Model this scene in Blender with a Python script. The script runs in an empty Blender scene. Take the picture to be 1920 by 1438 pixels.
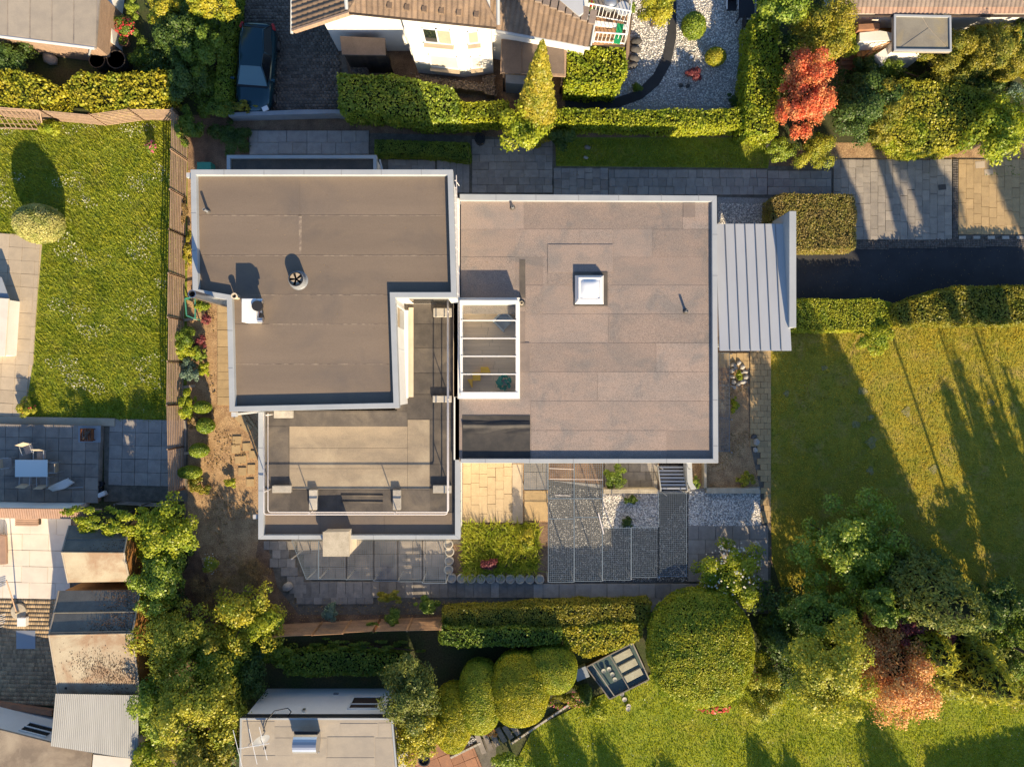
import bpy, math, random
import numpy as np
from mathutils import Vector, Matrix
rnd = random.Random(11)
rng = np.random.default_rng(11)
sc = bpy.context.scene
COL = sc.collection
# ---------------------------------------------------------------- camera, sky, sun, exposure
F = 1332.0      # focal length in photo pixels
CH = 37.0       # drone height above the garden
cam = bpy.data.cameras.new('camera')
cam.sensor_width = 36.0
cam.lens = 36.0 * F / 1920.0
cam.clip_end = 2000
cam.clip_start = 0.1
camo = bpy.data.objects.new('camera', cam)
camo.location = (0, 0, CH)
COL.objects.link(camo)
sc.camera = camo
SUN_EL = math.radians(25.0)
SX, SY = 0.326, -0.946
to_sun = Vector((math.cos(SUN_EL) * SX, math.cos(SUN_EL) * SY, math.sin(SUN_EL)))
world = bpy.data.worlds.new('World')
sc.world = world
world.use_nodes = True
wn = world.node_tree
sky = wn.nodes.new('ShaderNodeTexSky')
sky.sky_type = 'NISHITA'
sky.sun_disc = False
sky.sun_elevation = SUN_EL
sky.sun_rotation = math.atan2(SX, SY)
sky.air_density = 1.0
sky.dust_density = 0.6
sky.ozone_density = 5.0
bg = wn.nodes['Background']
bg.inputs['Strength'].default_value = 0.105
hs_ = wn.nodes.new('ShaderNodeHueSaturation')
hs_.inputs['Saturation'].default_value = 1.0
wn.links.new(sky.outputs[0], hs_.inputs['Color'])
wn.links.new(hs_.outputs[0], bg.inputs[0])
sl = bpy.data.lights.new('sun', 'SUN')
sl.energy = 5.0
sl.color = (1.0, 0.80, 0.53)
sl.angle = math.radians(0.5)
slo = bpy.data.objects.new('sun', sl)
slo.rotation_euler = to_sun.to_track_quat('Z', 'Y').to_euler()
slo.location = (10, -30, 60)
COL.objects.link(slo)
sc.view_settings.view_transform = 'Standard'
sc.view_settings.look = 'None'
sc.view_settings.gamma = 1.0
sc.view_settings.exposure = 0.95

# ---------------------------------------------------------------- helpers
def W(x, y, z=0.0):
    """a place in the survey photo at height z -> metres"""
    s = (CH - z) / F
    return ((x - 960) * s, (719 - y) * s, z)
def WP(pts, z=0.0):
    return [W(x, y, z)[:2] for x, y in pts]
def M(px, z=0.0):
    return px * (CH - z) / F

class B:
    """collects shapes, links them as ONE mesh object"""
    def __init__(s): s.v = []; s.f = []
    def add(s, vs, fs):
        o = len(s.v); s.v += [tuple(q) for q in vs]; s.f += [tuple(i + o for i in q) for q in fs]; return s
    def box(s, c, d, rot=0.0, tilt=None):
        hx, hy, hz = d[0] / 2, d[1] / 2, d[2] / 2
        ca, sa = math.cos(rot), math.sin(rot)
        vs = []
        for z in (-hz, hz):
            for x, y in ((-hx, -hy), (hx, -hy), (hx, hy), (-hx, hy)):
                p = Vector((x, y, z))
                if tilt: p = tilt @ p
                vs.append((c[0] + p.x * ca - p.y * sa, c[1] + p.x * sa + p.y * ca, c[2] + p.z))
        return s.add(vs, [(3, 2, 1, 0), (4, 5, 6, 7), (0, 1, 5, 4), (1, 2, 6, 5), (2, 3, 7, 6), (3, 0, 4, 7)])
    def prism(s, pts, z0, z1):
        n = len(pts)
        a = sum(pts[i][0] * pts[(i + 1) % n][1] - pts[(i + 1) % n][0] * pts[i][1] for i in range(n))
        if a < 0: pts = pts[::-1]
        f0 = z0 if callable(z0) else (lambda x, y: z0)
        f1 = z1 if callable(z1) else (lambda x, y: z1)
        vs = [(x, y, f0(x, y)) for x, y in pts] + [(x, y, f1(x, y)) for x, y in pts]
        fs = [tuple(range(n))[::-1], tuple(range(n, 2 * n))] + [(i, (i + 1) % n, n + (i + 1) % n, n + i) for i in range(n)]
        return s.add(vs, fs)
    def sheet(s, pts, z):
        n = len(pts)
        a = sum(pts[i][0] * pts[(i + 1) % n][1] - pts[(i + 1) % n][0] * pts[i][1] for i in range(n))
        if a < 0: pts = pts[::-1]
        return s.add([(x, y, z) for x, y in pts], [tuple(range(n))])
    def slab(s, pts3, t):
        """flat polygon in space, thickness t downwards along its normal"""
        P = [Vector(p) for p in pts3]
        n = (P[1] - P[0]).cross(P[2] - P[0]).normalized()
        if n.z < 0: P = P[::-1]; n = -n
        k = len(P)
        return s.add([p - n * t for p in P] + P,
                     [tuple(range(k))[::-1], tuple(range(k, 2 * k))] + [(i, (i + 1) % k, k + (i + 1) % k, k + i) for i in range(k)])
    def ring(s, pts, w, z0, z1):
        n = len(pts)
        a = sum(pts[i][0] * pts[(i + 1) % n][1] - pts[(i + 1) % n][0] * pts[i][1] for i in range(n))
        if a < 0: pts = pts[::-1]
        inn = inset(pts, w)
        vs = [(x, y, z0) for x, y in pts] + [(x, y, z1) for x, y in pts] + [(x, y, z0) for x, y in inn] + [(x, y, z1) for x, y in inn]
        fs = []
        for i in range(n):
            j = (i + 1) % n
            fs += [(i, j, n + j, n + i), (n + i, n + j, 3 * n + j, 3 * n + i), (3 * n + i, 3 * n + j, 2 * n + j, 2 * n + i), (2 * n + i, 2 * n + j, j, i)]
        return s.add(vs, fs)
    def tube(s, path, r, n=8, r1=None, cap=True):
        P = [Vector(p) for p in path]
        vs = []; fs = []; k = len(P)
        u = None
        for i, p in enumerate(P):
            t = (P[min(i + 1, k - 1)] - P[max(i - 1, 0)]).normalized()
            if u is None:
                u = t.orthogonal().normalized()
            else:
                u = (u - t * u.dot(t))
                u = u.normalized() if u.length > 1e-6 else t.orthogonal().normalized()
            w = t.cross(u)
            rr = r if r1 is None else r + (r1 - r) * i / max(1, k - 1)
            for j in range(n):
                a = 2 * math.pi * j / n
                vs.append(p + (u * math.cos(a) + w * math.sin(a)) * rr)
        for i in range(k - 1):
            for j in range(n):
                fs.append((i * n + j, i * n + (j + 1) % n, (i + 1) * n + (j + 1) % n, (i + 1) * n + j))
        if cap: fs += [tuple(range(n))[::-1], tuple(range((k - 1) * n, k * n))]
        return s.add(vs, fs)
    def lathe(s, prof, c, n=16, cap=True):
        vs = []; fs = []; k = len(prof)
        for r, z in prof:
            for j in range(n):
                a = 2 * math.pi * j / n
                vs.append((c[0] + r * math.cos(a), c[1] + r * math.sin(a), c[2] + z))
        for i in range(k - 1):
            for j in range(n):
                fs.append((i * n + j, i * n + (j + 1) % n, (i + 1) * n + (j + 1) % n, (i + 1) * n + j))
        if cap: fs += [tuple(range(n))[::-1], tuple(range((k - 1) * n, k * n))]
        return s.add(vs, fs)
    def build(s, name, mat, parent=None, smooth=False, bevel=0.0, **props):
        me = bpy.data.meshes.new(name)
        me.from_pydata(s.v, [], s.f)
        me.update()
        if smooth: me.polygons.foreach_set('use_smooth', [True] * len(me.polygons))
        o = link(name, me, mat, parent, **props)
        if bevel:
            m = o.modifiers.new('bevel', 'BEVEL'); m.width = bevel; m.segments = 2; m.limit_method = 'ANGLE'
        return o

def inset(pts, w):
    n = len(pts); out = []
    for i in range(n):
        p0 = Vector(pts[i - 1]); p1 = Vector(pts[i]); p2 = Vector(pts[(i + 1) % n])
        d1 = (p1 - p0).normalized(); d2 = (p2 - p1).normalized()
        n1 = Vector((-d1.y, d1.x)); n2 = Vector((-d2.y, d2.x))
        b = (n1 + n2); b = b / max(1e-6, b.dot(n1))
        out.append(tuple(p1 + b * w))
    return out

def link(name, me, mat=None, parent=None, **props):
    o = bpy.data.objects.new(name, me)
    COL.objects.link(o)
    if mat is not None and me is not None and len(me.materials) == 0: me.materials.append(mat)
    if parent is not None:
        o.parent = parent
        if parent.type == 'EMPTY': o.matrix_parent_inverse = Matrix.Translation(-Vector(parent.location))
    for k, v in props.items(): o[k] = v
    return o
def thing(name, label, cat, loc=(0, 0, 0), group=None):
    o = bpy.data.objects.new(name, None)
    o.empty_display_size = 0.2
    o.location = loc
    COL.objects.link(o)
    return tag(o, label, cat, group)
def tag(o, label, cat, group=None):
    o['label'] = label; o['category'] = cat
    if group: o['group'] = group
    return o
def struct(name, pts_px, z, mat):
    return B().sheet(WP(pts_px, z), z).build(name, mat, kind='structure')

def inpoly(X, Y, poly):
    r = np.zeros(len(X), bool); n = len(poly); j = n - 1
    for i in range(n):
        xi, yi = poly[i]; xj, yj = poly[j]
        if yi != yj:
            c = ((yi > Y) != (yj > Y)) & (X < (xj - xi) * (Y - yi) / (yj - yi) + xi)
            r ^= c
        j = i
    return r
def scatter(poly, n):
    xs = [p[0] for p in poly]; ys = [p[1] for p in poly]
    X = rng.uniform(min(xs), max(xs), n * 2 + 20); Y = rng.uniform(min(ys), max(ys), n * 2 + 20)
    k = inpoly(X, Y, poly)
    return X[k][:n], Y[k][:n]
def area(poly):
    n = len(poly)
    return abs(sum(poly[i][0] * poly[(i + 1) % n][1] - poly[(i + 1) % n][0] * poly[i][1] for i in range(n))) / 2
def fastmesh(name, V, K):
    """V: (n*K,3) vertices, faces of K consecutive vertices"""
    me = bpy.data.meshes.new(name)
    n = len(V) // K
    me.vertices.add(len(V)); me.vertices.foreach_set('co', np.ascontiguousarray(V, dtype=np.float32).ravel())
    me.loops.add(n * K); me.loops.foreach_set('vertex_index', np.arange(n * K, dtype=np.int32))
    me.polygons.add(n)
    me.polygons.foreach_set('loop_start', np.arange(0, n * K, K, dtype=np.int32))
    me.update(calc_edges=True)
    return me
def trimesh(name, V, T):
    me = bpy.data.meshes.new(name)
    me.vertices.add(len(V)); me.vertices.foreach_set('co', np.ascontiguousarray(V, dtype=np.float32).ravel())
    K = T.shape[1]
    me.loops.add(T.size); me.loops.foreach_set('vertex_index', T.astype(np.int32).ravel())
    me.polygons.add(len(T)); me.polygons.foreach_set('loop_start', np.arange(0, T.size, K, dtype=np.int32))
    me.update(calc_edges=True)
    return me
def unit(v): return v / np.maximum(1e-9, np.linalg.norm(v, axis=1, keepdims=True))
def randdir(n): return unit(rng.normal(size=(n, 3)))
def leaves(name, P, N, size, jit=0.6, ratio=0.42):
    n = len(P)
    N = unit(N + rng.normal(size=(n, 3)) * jit)
    T = unit(np.cross(N, randdir(n))); Bt = np.cross(N, T)
    s = (size * rng.uniform(0.65, 1.35, n))[:, None]
    V = np.empty((n, 4, 3))
    V[:, 0] = P - T * s * .5; V[:, 1] = P + Bt * s * ratio + N * s * .10; V[:, 2] = P + T * s * .5; V[:, 3] = P - Bt * s * ratio + N * s * .10
    return fastmesh(name, V.reshape(-1, 3), 4)
def noise3(P, s, seed=0.0):
    x, y, z = P[:, 0] * s + seed, P[:, 1] * s - seed * .7, P[:, 2] * s + seed * 1.3
    return (np.sin(x * 1.7 + np.sin(y * 2.1 + z)) + np.sin(y * 1.9 + np.sin(z * 1.6 - x) + 1.3) + np.sin(z * 2.3 + np.sin(x * 1.4 + y * .6) + 2.1)
            + .5 * np.sin(x * 4.1 + y * 3.3) + .5 * np.sin(y * 4.7 - z * 3.9)) / 4.0

# ---------------------------------------------------------------- materials
def nd(nt, t, **k):
    n = nt.nodes.new(t)
    for a, b in k.items():
        if a in n.inputs: n.inputs[a].default_value = b
        else: setattr(n, a, b)
    return n
def mix(nt, fac, a, b, mode='MIX'):
    n = nt.nodes.new('ShaderNodeMix'); n.data_type = 'RGBA'; n.blend_type = mode
    for i, v in ((0, fac), (6, a), (7, b)):
        if hasattr(v, 'links'): nt.links.new(v, n.inputs[i])
        elif i == 0: n.inputs[0].default_value = v
        else: n.inputs[i].default_value = (*v, 1) if len(v) == 3 else v
    return n.outputs[2]
def ramp(nt, sock, lo, hi):
    n = nt.nodes.new('ShaderNodeMapRange'); n.inputs[1].default_value = lo; n.inputs[2].default_value = hi
    nt.links.new(sock, n.inputs[0]); return n.outputs[0]
def vary(nt, col, sock, amt):
    """brighten / darken col by +-amt with sock 0..1"""
    m = nt.nodes.new('ShaderNodeMapRange'); m.inputs[3].default_value = 1 - amt; m.inputs[4].default_value = 1 + amt
    nt.links.new(sock, m.inputs[0])
    h = nt.nodes.new('ShaderNodeVectorMath'); h.operation = 'SCALE'
    nt.links.new(col, h.inputs[0]); nt.links.new(m.outputs[0], h.inputs['Scale'])
    return h.outputs[0]
def mat(name, col, col2=None, scale=1.2, rough=.85, fine=0.0, fscale=40, bump=0.0, bscale=40, rand=0.0, island=0.0, spec=.3, metal=0.0, lo=.4, hi=.62, streak=None, col3=None, scale3=.35, lo3=.5, hi3=.7):
    m = bpy.data.materials.new(name); m.use_nodes = True; nt = m.node_tree
    bs = nt.nodes['Principled BSDF']
    bs.inputs['Roughness'].default_value = rough; bs.inputs['Metallic'].default_value = metal
    bs.inputs['Specular IOR Level'].default_value = spec
    geo = nd(nt, 'ShaderNodeNewGeometry')
    pos = geo.outputs['Position']
    if streak:
        mp = nd(nt, 'ShaderNodeMapping'); mp.inputs['Scale'].default_value = streak; nt.links.new(pos, mp.inputs[0]); p2 = mp.outputs[0]
    else: p2 = pos
    rgb = nd(nt, 'ShaderNodeRGB'); rgb.outputs[0].default_value = (*col, 1); c = rgb.outputs[0]
    if col2 is not None:
        n = nd(nt, 'ShaderNodeTexNoise', Scale=scale, Detail=8.0, Roughness=.62); nt.links.new(p2, n.inputs['Vector'])
        c = mix(nt, ramp(nt, n.outputs[0], lo, hi), c, col2)
    if col3 is not None:
        n = nd(nt, 'ShaderNodeTexNoise', Scale=scale3, Detail=6.0, Roughness=.6, Distortion=.6); nt.links.new(pos, n.inputs['Vector'])
        c = mix(nt, ramp(nt, n.outputs[0], lo3, hi3), c, col3)
    if fine:
        n = nd(nt, 'ShaderNodeTexNoise', Scale=fscale, Detail=2.0, Roughness=.7); nt.links.new(pos, n.inputs['Vector'])
        c = vary(nt, c, ramp(nt, n.outputs[0], .3, .7), fine)
    if rand:
        oi = nd(nt, 'ShaderNodeObjectInfo'); c = vary(nt, c, oi.outputs['Random'], rand)
    if island:
        c = vary(nt, c, geo.outputs['Random Per Island'], island)
    nt.links.new(c, bs.inputs['Base Color'])
    if bump:
        n = nd(nt, 'ShaderNodeTexNoise', Scale=bscale, Detail=4.0); nt.links.new(pos, n.inputs['Vector'])
        b = nd(nt, 'ShaderNodeBump', Strength=bump, Distance=.02); nt.links.new(n.outputs[0], b.inputs['Height']); nt.links.new(b.outputs[0], bs.inputs['Normal'])
    return m
def leafmat(name, a, b, c=None, trans=.35, nscale=1.6, gloss=.02, amt=.22, k=1.75):
    a, b = [tuple(min(.8, x * k) for x in q) for q in (a, b)]
    if c is not None: c = tuple(min(.8, x * k) for x in c)
    m = bpy.data.materials.new(name); m.use_nodes = True; nt = m.node_tree
    nt.nodes.remove(nt.nodes['Principled BSDF'])
    geo = nd(nt, 'ShaderNodeNewGeometry')
    col = mix(nt, geo.outputs['Random Per Island'], a, b)
    if c is not None:
        n = nd(nt, 'ShaderNodeTexNoise', Scale=nscale, Detail=3.0); nt.links.new(geo.outputs['Position'], n.inputs['Vector'])
        col = mix(nt, ramp(nt, n.outputs[0], .45, .65), col, c)
    w = nd(nt, 'ShaderNodeTexWhiteNoise'); w.noise_dimensions = '1D'; nt.links.new(geo.outputs['Random Per Island'], w.inputs['W'])
    col = vary(nt, col, w.outputs['Value'], amt)
    d = nd(nt, 'ShaderNodeBsdfDiffuse'); t = nd(nt, 'ShaderNodeBsdfTranslucent'); g = nd(nt, 'ShaderNodeBsdfGlossy', Roughness=.45)
    nt.links.new(col, d.inputs[0]); nt.links.new(col, t.inputs[0]); g.inputs[0].default_value = (1, 1, 1, 1)
    m1 = nd(nt, 'ShaderNodeMixShader'); m1.inputs[0].default_value = trans; nt.links.new(d.outputs[0], m1.inputs[1]); nt.links.new(t.outputs[0], m1.inputs[2])
    m2 = nd(nt, 'ShaderNodeMixShader'); m2.inputs[0].default_value = gloss; nt.links.new(m1.outputs[0], m2.inputs[1]); nt.links.new(g.outputs[0], m2.inputs[2])
    nt.links.new(m2.outputs[0], nt.nodes['Material Output'].inputs[0])
    return m
def glassmat(name, tint=(.9, .95, .93), fac=.12, rough=.02):
    m = bpy.data.materials.new(name); m.use_nodes = True; nt = m.node_tree
    nt.nodes.remove(nt.nodes['Principled BSDF'])
    t = nd(nt, 'ShaderNodeBsdfTransparent'); t.inputs[0].default_value = (*tint, 1)
    g = nd(nt, 'ShaderNodeBsdfGlossy', Roughness=rough)
    x = nd(nt, 'ShaderNodeMixShader'); x.inputs[0].default_value = fac
    nt.links.new(t.outputs[0], x.inputs[1]); nt.links.new(g.outputs[0], x.inputs[2])
    nt.links.new(x.outputs[0], nt.nodes['Material Output'].inputs[0])
    return m

MT = dict(
    soil=mat('soil', (.23, .145, .09), (.14, .088, .056), 1.5, fine=.5, fscale=25, bump=.8, bscale=14, col3=(.27, .185, .11), scale3=.8),
    worn=mat('worn_turf', (.27, .235, .11), (.19, .19, .05), 9, fine=.5, fscale=25),
    sandsoil=mat('sandy_soil', (.44, .29, .15), (.30, .185, .095), 2.2, fine=.5, fscale=22, bump=.9, bscale=13),
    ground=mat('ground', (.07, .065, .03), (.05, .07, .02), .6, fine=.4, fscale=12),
    roof_brown=mat('brown_membrane', (.178, .138, .103), (.222, .17, .123), .45, rough=.75, fine=.10, fscale=30, rand=.08, col3=(.135, .113, .096), scale3=.22, streak=(.22, 1.3, 1), lo=.35, hi=.68),
    roof_dust=mat('dusty_seam', (.32, .255, .185), (.21, .162, .125), 5, lo=.42, hi=.55),
    roof_pink=mat('mineral_felt', (.312, .242, .198), (.262, .216, .185), 1.1, rough=.95, fine=.42, fscale=36, rand=.11, bump=.25, bscale=70, col3=(.225, .196, .175), scale3=.7, lo3=.52, hi3=.66, streak=(.6, 1.2, 1)),
    roof_felt_dark=mat('dark_felt', (.08, .07, .061), (.108, .093, .078), 2, rough=.85, fine=.2, fscale=50, rand=.14, col3=(.17, .14, .105), scale3=.6, lo3=.5, hi3=.75),
    felt_black=mat('black_felt', (.04, .038, .036), (.065, .058, .05), 1.5, rough=.7, fine=.2, rand=.2),
    roof_sand=mat('dusty_felt', (.33, .265, .185), (.25, .205, .15), .9, rough=.9, fine=.18, fscale=40, rand=.02, streak=(.6, 1.6, 1), col3=(.40, .33, .23), scale3=.5),
    cap=mat('white_metal_cap', (.40, .42, .425), (.36, .38, .39), .8, rough=.45, spec=.5),
    zinc=mat('zinc_grey', (.50, .51, .51), (.46, .47, .475), .7, rough=.4, spec=.5, streak=(1, .3, 1)),
    white=mat('white_render', (.80, .775, .72), (.74, .715, .66), .6, rough=.9, fine=.05, fscale=30),
    cream=mat('cream_wall', (.72, .60, .43), (.62, .52, .38), 1.3),
    whitepaint=mat('white_paint', (.78, .77, .74), rough=.4, spec=.5),
    pinkwhite=mat('white_steel', (.72, .66, .62), rough=.4, spec=.5),
    frame=mat('window_frame', (.75, .76, .74), rough=.35, spec=.5),
    concrete=mat('concrete', (.46, .42, .35), (.37, .34, .29), 3, fine=.25, fscale=50, bump=.3, bscale=40, rand=.1),
    concrete_warm=mat('warm_concrete', (.52, .45, .33), (.42, .36, .26), 2.5, fine=.2, fscale=45, bump=.3),
    slab=mat('grey_slab', (.335, .305, .27), (.275, .25, .225), 3, fine=.22, fscale=60, rand=.16, bump=.2),
    slab_dark=mat('dark_slab', (.30, .262, .222), (.225, .197, .17), 1.5, fine=.15, fscale=40, rand=.12, col3=(.14, .13, .125), scale3=.7),
    slab_beige=mat('beige_slab', (.47, .385, .275), (.42, .345, .25), 2.5, fine=.1, fscale=50, rand=.06),
    slab_sand=mat('sand_slab', (.44, .315, .16), (.38, .27, .14), 3, fine=.2, fscale=50, rand=.09, bump=.2),
    slab_terrace=mat('terrace_slab', (.50, .385, .235), (.45, .345, .21), 3, fine=.15, fscale=50, rand=.05, bump=.2),
    mesh=mat('mesh_steel', (.16, .20, .23), rough=.5, metal=.3),
    slab_white=mat('white_slab', (.74, .67, .56), (.68, .61, .51), 1.6, rough=.5, rand=.04),
    slab_drive=mat('driveway_slab', (.34, .30, .245), (.28, .25, .21), 2.5, fine=.2, fscale=50, rand=.12, bump=.2),
    slab_mixed=mat('mixed_slab', (.26, .235, .205), (.20, .185, .165), 3, fine=.3, fscale=60, rand=.28, bump=.2),
    joint=mat('joint_sand', (.17, .15, .12), (.11, .10, .08), 3, fine=.3),
    felt_patch=mat('felt_patch', (.25, .20, .17), (.21, .17, .145), 2, fine=.2, fscale=50),
    asphalt=mat('asphalt', (.05, .05, .052), (.038, .038, .04), 1.0, fine=.25, fscale=70, rough=.9, bump=.2),
    cobble=mat('cobble', (.155, .135, .115), (.115, .10, .088), 2, fine=.2, island=.3, rough=.8),
    brick_paver=mat('clay_paver', (.36, .27, .165), (.28, .21, .135), 1.5, fine=.2, island=.3),
    brick_sand=mat('sand_paver', (.46, .345, .19), (.40, .30, .17), 1.5, fine=.2, island=.15),
    gravel=mat('pale_gravel', (.36, .35, .33), island=.65, fine=.2, rough=.9),
    gravel_white=mat('white_gravel', (.74, .71, .66), island=.35, fine=.2, rough=.9),
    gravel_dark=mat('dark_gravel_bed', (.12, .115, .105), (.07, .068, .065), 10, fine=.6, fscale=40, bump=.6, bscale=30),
    gravel_bed=mat('gravel_bed', (.38, .36, .33), (.25, .24, .22), 14, fine=.6, fscale=45, bump=.6, bscale=30),
    stone=mat('stone', (.42, .39, .34), (.32, .30, .27), 4, rand=.3, fine=.2, bump=.4, bscale=20),
    stone_dark=mat('dark_stone', (.10, .095, .09), (.07, .067, .065), 4, rand=.2, bump=.3),
    gabion=mat('gabion_stone', (.22, .165, .12), (.12, .09, .07), 9, island=.5, fine=.4),
    wood=mat('weathered_wood', (.40, .275, .19), (.31, .215, .15), 3, fine=.25, fscale=30, rand=.14, streak=(3, .6, 3)),
    wood_b=mat('larch_wood', (.46, .27, .14), (.36, .21, .115), 3, fine=.2, fscale=30, rand=.14),
    wood_orange=mat('orange_wood', (.50, .24, .075), (.42, .20, .065), 2, fine=.12, rand=.1),
    wood_dark=mat('dark_wood', (.06, .042, .032), (.04, .03, .024), 3, rand=.2),
    brown_felt=mat('brown_felt', (.17, .13, .105), (.14, .11, .09), 2, fine=.25, fscale=50),
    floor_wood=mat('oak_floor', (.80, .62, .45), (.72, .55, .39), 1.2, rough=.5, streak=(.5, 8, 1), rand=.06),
    tile=mat('brown_roof_tile', (.235, .165, .11), (.18, .128, .09), 2.5, fine=.2, fscale=30, rand=.13),
    tile_grey=mat('grey_brown_roof_tile', (.29, .225, .175), (.23, .18, .145), 2.5, fine=.2, fscale=30, rand=.1),
    terracotta=mat('terracotta', (.36, .18, .10), (.29, .15, .09), 3, rand=.12, fine=.15),
    terracotta_tile=mat('rose_tile', (.42, .27, .19), (.35, .23, .165), 3, rand=.1, fine=.12),
    flatroof=mat('beige_flat_roof', (.39, .335, .26), (.34, .295, .235), 1.5, fine=.1, fscale=40, rand=.06, bump=.2, bscale=5),
    flatroof_old=mat('stained_flat_roof', (.30, .235, .165), (.21, .165, .12), .9, fine=.25, fscale=30, col3=(.38, .31, .22), scale3=.6),
    porch=mat('porch_felt', (.27, .245, .19), (.22, .20, .16), 1.3, fine=.15, rand=.05, col3=(.33, .27, .15), scale3=.8),
    shed_n=mat('shade_toned_roof_sheet', (.20, .185, .15), (.155, .145, .12), 1.4, fine=.2),  # shade of the north slope is put into this sheet colour
    shed_s=mat('beige_roof_sheet', (.42, .36, .255), (.36, .30, .21), 1.2, fine=.15, col3=(.30, .205, .13), scale3=.55, lo3=.46, hi3=.6),
    litter=mat('leaf_litter', (.10, .06, .035), island=.5),
    corrugated=mat('corrugated_sheet', (.34, .345, .34), (.29, .295, .29), 1.2, rough=.6, spec=.4, streak=(1, .2, 1)),
    steel=mat('stainless_steel', (.62, .61, .60), rough=.38, metal=1.0),
    steel_dull=mat('galvanised_steel', (.42, .44, .46), rough=.45, metal=.7, spec=.5),
    dark=mat('dark_plastic', (.025, .025, .028), rough=.5),
    black=mat('hollow_shade_black', (.008, .008, .01), rough=.9),  # darkness inside hollows, put into the colour
    grey=mat('grey_plastic', (.22, .23, .24), rough=.5),
    greypaint=mat('grey_blue_wall', (.30, .33, .36), (.26, .285, .31), 1.5, rough=.8),
    rust=mat('rusty_iron', (.28, .10, .035), (.14, .05, .02), 6),
    red=mat('red_plastic', (.5, .04, .04), rough=.4),
    green=mat('green_fabric', (.015, .30, .11), rough=.7),
    yellow=mat('yellow_foam', (.92, .55, .05), rough=.8),
    teal=mat('teal_foam', (.06, .28, .20), rough=.8),
    carblue=mat('car_paint', (.02, .065, .085), rough=.16, spec=.8, metal=.4),
    skyglass=mat('windscreen_glass', (.10, .19, .21), rough=.05, spec=.9),  # sky reflection put into the windscreen's base colour
    darkglass=mat('dark_glass', (.012, .016, .02), rough=.05, spec=1.0),
    glass=glassmat('roof_glass', (.97, .99, .98), .03),
    whiteglass=mat('white_dome', (.82, .84, .85), rough=.25, spec=.5),
    tableglass=mat('pale_glass_top', (.62, .70, .69), rough=.08, spec=.8),
    water=mat('cold_frame_base', (.06, .10, .085), (.10, .12, .10), 3),
    bark=mat('bark', (.10, .075, .055), (.06, .045, .035), 6, fine=.4),
    core=mat('shade_core', (.016, .022, .007), (.010, .013, .005), 4, rough=1),  # solid near-black cores added inside foliage to block light; shade put in colour
    lawn=mat('lawn_green', (.21, .245, .022), (.15, .20, .018), 2.5, fine=.45, fscale=28, bump=.6, bscale=25, col3=(.24, .225, .04), scale3=.9),
    lawn_fresh=mat('lawn_fresh', (.27, .30, .022), (.19, .245, .018), 2.5, fine=.45, fscale=28, bump=.6, bscale=25, col3=(.31, .29, .035), scale3=.7),
    lawn_dry=mat('lawn_dry', (.335, .275, .027), (.225, .225, .023), 1.6, fine=.45, fscale=28, bump=.6, bscale=25, col3=(.38, .28, .07), scale3=.7),
)
LM = dict(
    grass=leafmat('grass_blade', (.17, .20, .014), (.24, .235, .025), (.13, .165, .012), trans=.4, nscale=1.1, k=2.0),
    grass_fresh=leafmat('fresh_grass_blade', (.19, .215, .013), (.25, .245, .02), (.14, .18, .012), trans=.45, nscale=.9, k=2.3),
    grass_dry=leafmat('dry_grass_blade', (.20, .175, .017), (.27, .205, .03), (.13, .145, .015), trans=.35, nscale=.7, k=2.5),
    clover=leafmat('clover_flower', (.62, .60, .50), (.55, .55, .42), trans=.2, k=1.0),
    dandelion=leafmat('yellow_flower', (.70, .50, .03), (.6, .45, .05), trans=.2, k=1.0),
    laurel=leafmat('laurel', (.12, .165, .014), (.19, .22, .02), (.09, .14, .013), gloss=.03, k=2.1),
    bright=leafmat('bright_leaf', (.17, .20, .012), (.25, .255, .018), (.12, .165, .011), k=1.9),
    yellow=leafmat('yellow_leaf', (.24, .23, .018), (.32, .27, .022), (.16, .19, .016)),
    gold=leafmat('golden_leaf', (.215, .19, .016), (.28, .225, .025), (.14, .15, .015)),
    olive=leafmat('olive_leaf', (.15, .14, .015), (.21, .18, .02), (.095, .11, .012), k=1.9),
    dark=leafmat('dark_leaf', (.04, .072, .013), (.07, .105, .018), (.028, .055, .012), k=1.9),
    mid=leafmat('mid_leaf', (.08, .125, .014), (.13, .165, .018), (.055, .095, .012), k=2.0),
    conifer=leafmat('conifer_needle', (.075, .095, .016), (.14, .14, .024), (.045, .065, .013), trans=.25, k=2.0),
    sage=leafmat('sage_leaf', (.16, .165, .014), (.23, .205, .022), (.10, .12, .011), k=2.4),
    cream=leafmat('variegated_leaf', (.40, .36, .14), (.30, .30, .09), (.22, .24, .06)),
    red=leafmat('red_leaf', (.55, .085, .035), (.64, .19, .075), (.62, .30, .11), nscale=2.4, k=1.25, amt=.35),
    copper=leafmat('copper_leaf', (.50, .23, .08), (.58, .34, .13), (.36, .14, .05), nscale=2.2, k=1.7, amt=.3),
    plum=leafmat('plum_leaf', (.10, .022, .03), (.16, .045, .04), trans=.25),
    yew=leafmat('yew_needle', (.155, .15, .008), (.21, .185, .009), (.12, .13, .008), trans=.25, amt=.2, k=2.5),
    boxball=leafmat('clipped_leaf', (.13, .15, .011), (.20, .19, .014), (.10, .13, .010), trans=.3, k=2.5),
    brownhedge=leafmat('beech_leaf', (.13, .14, .018), (.23, .17, .05), (.19, .145, .045)),
    straw=leafmat('dry_stem', (.30, .21, .09), (.22, .15, .06), k=1.25),
    pinkflower=leafmat('pink_flower', (.62, .10, .18), (.55, .16, .24), trans=.2, k=1.0),
    redflower=leafmat('red_flower', (.62, .03, .05), (.6, .10, .08), trans=.2, k=1.0),
    white=leafmat('white_flower', (.72, .71, .62), (.65, .62, .5), trans=.2, k=1.0),
    blue=leafmat('blue_green_leaf', (.07, .115, .08), (.11, .15, .10), trans=.2),
)
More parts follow.
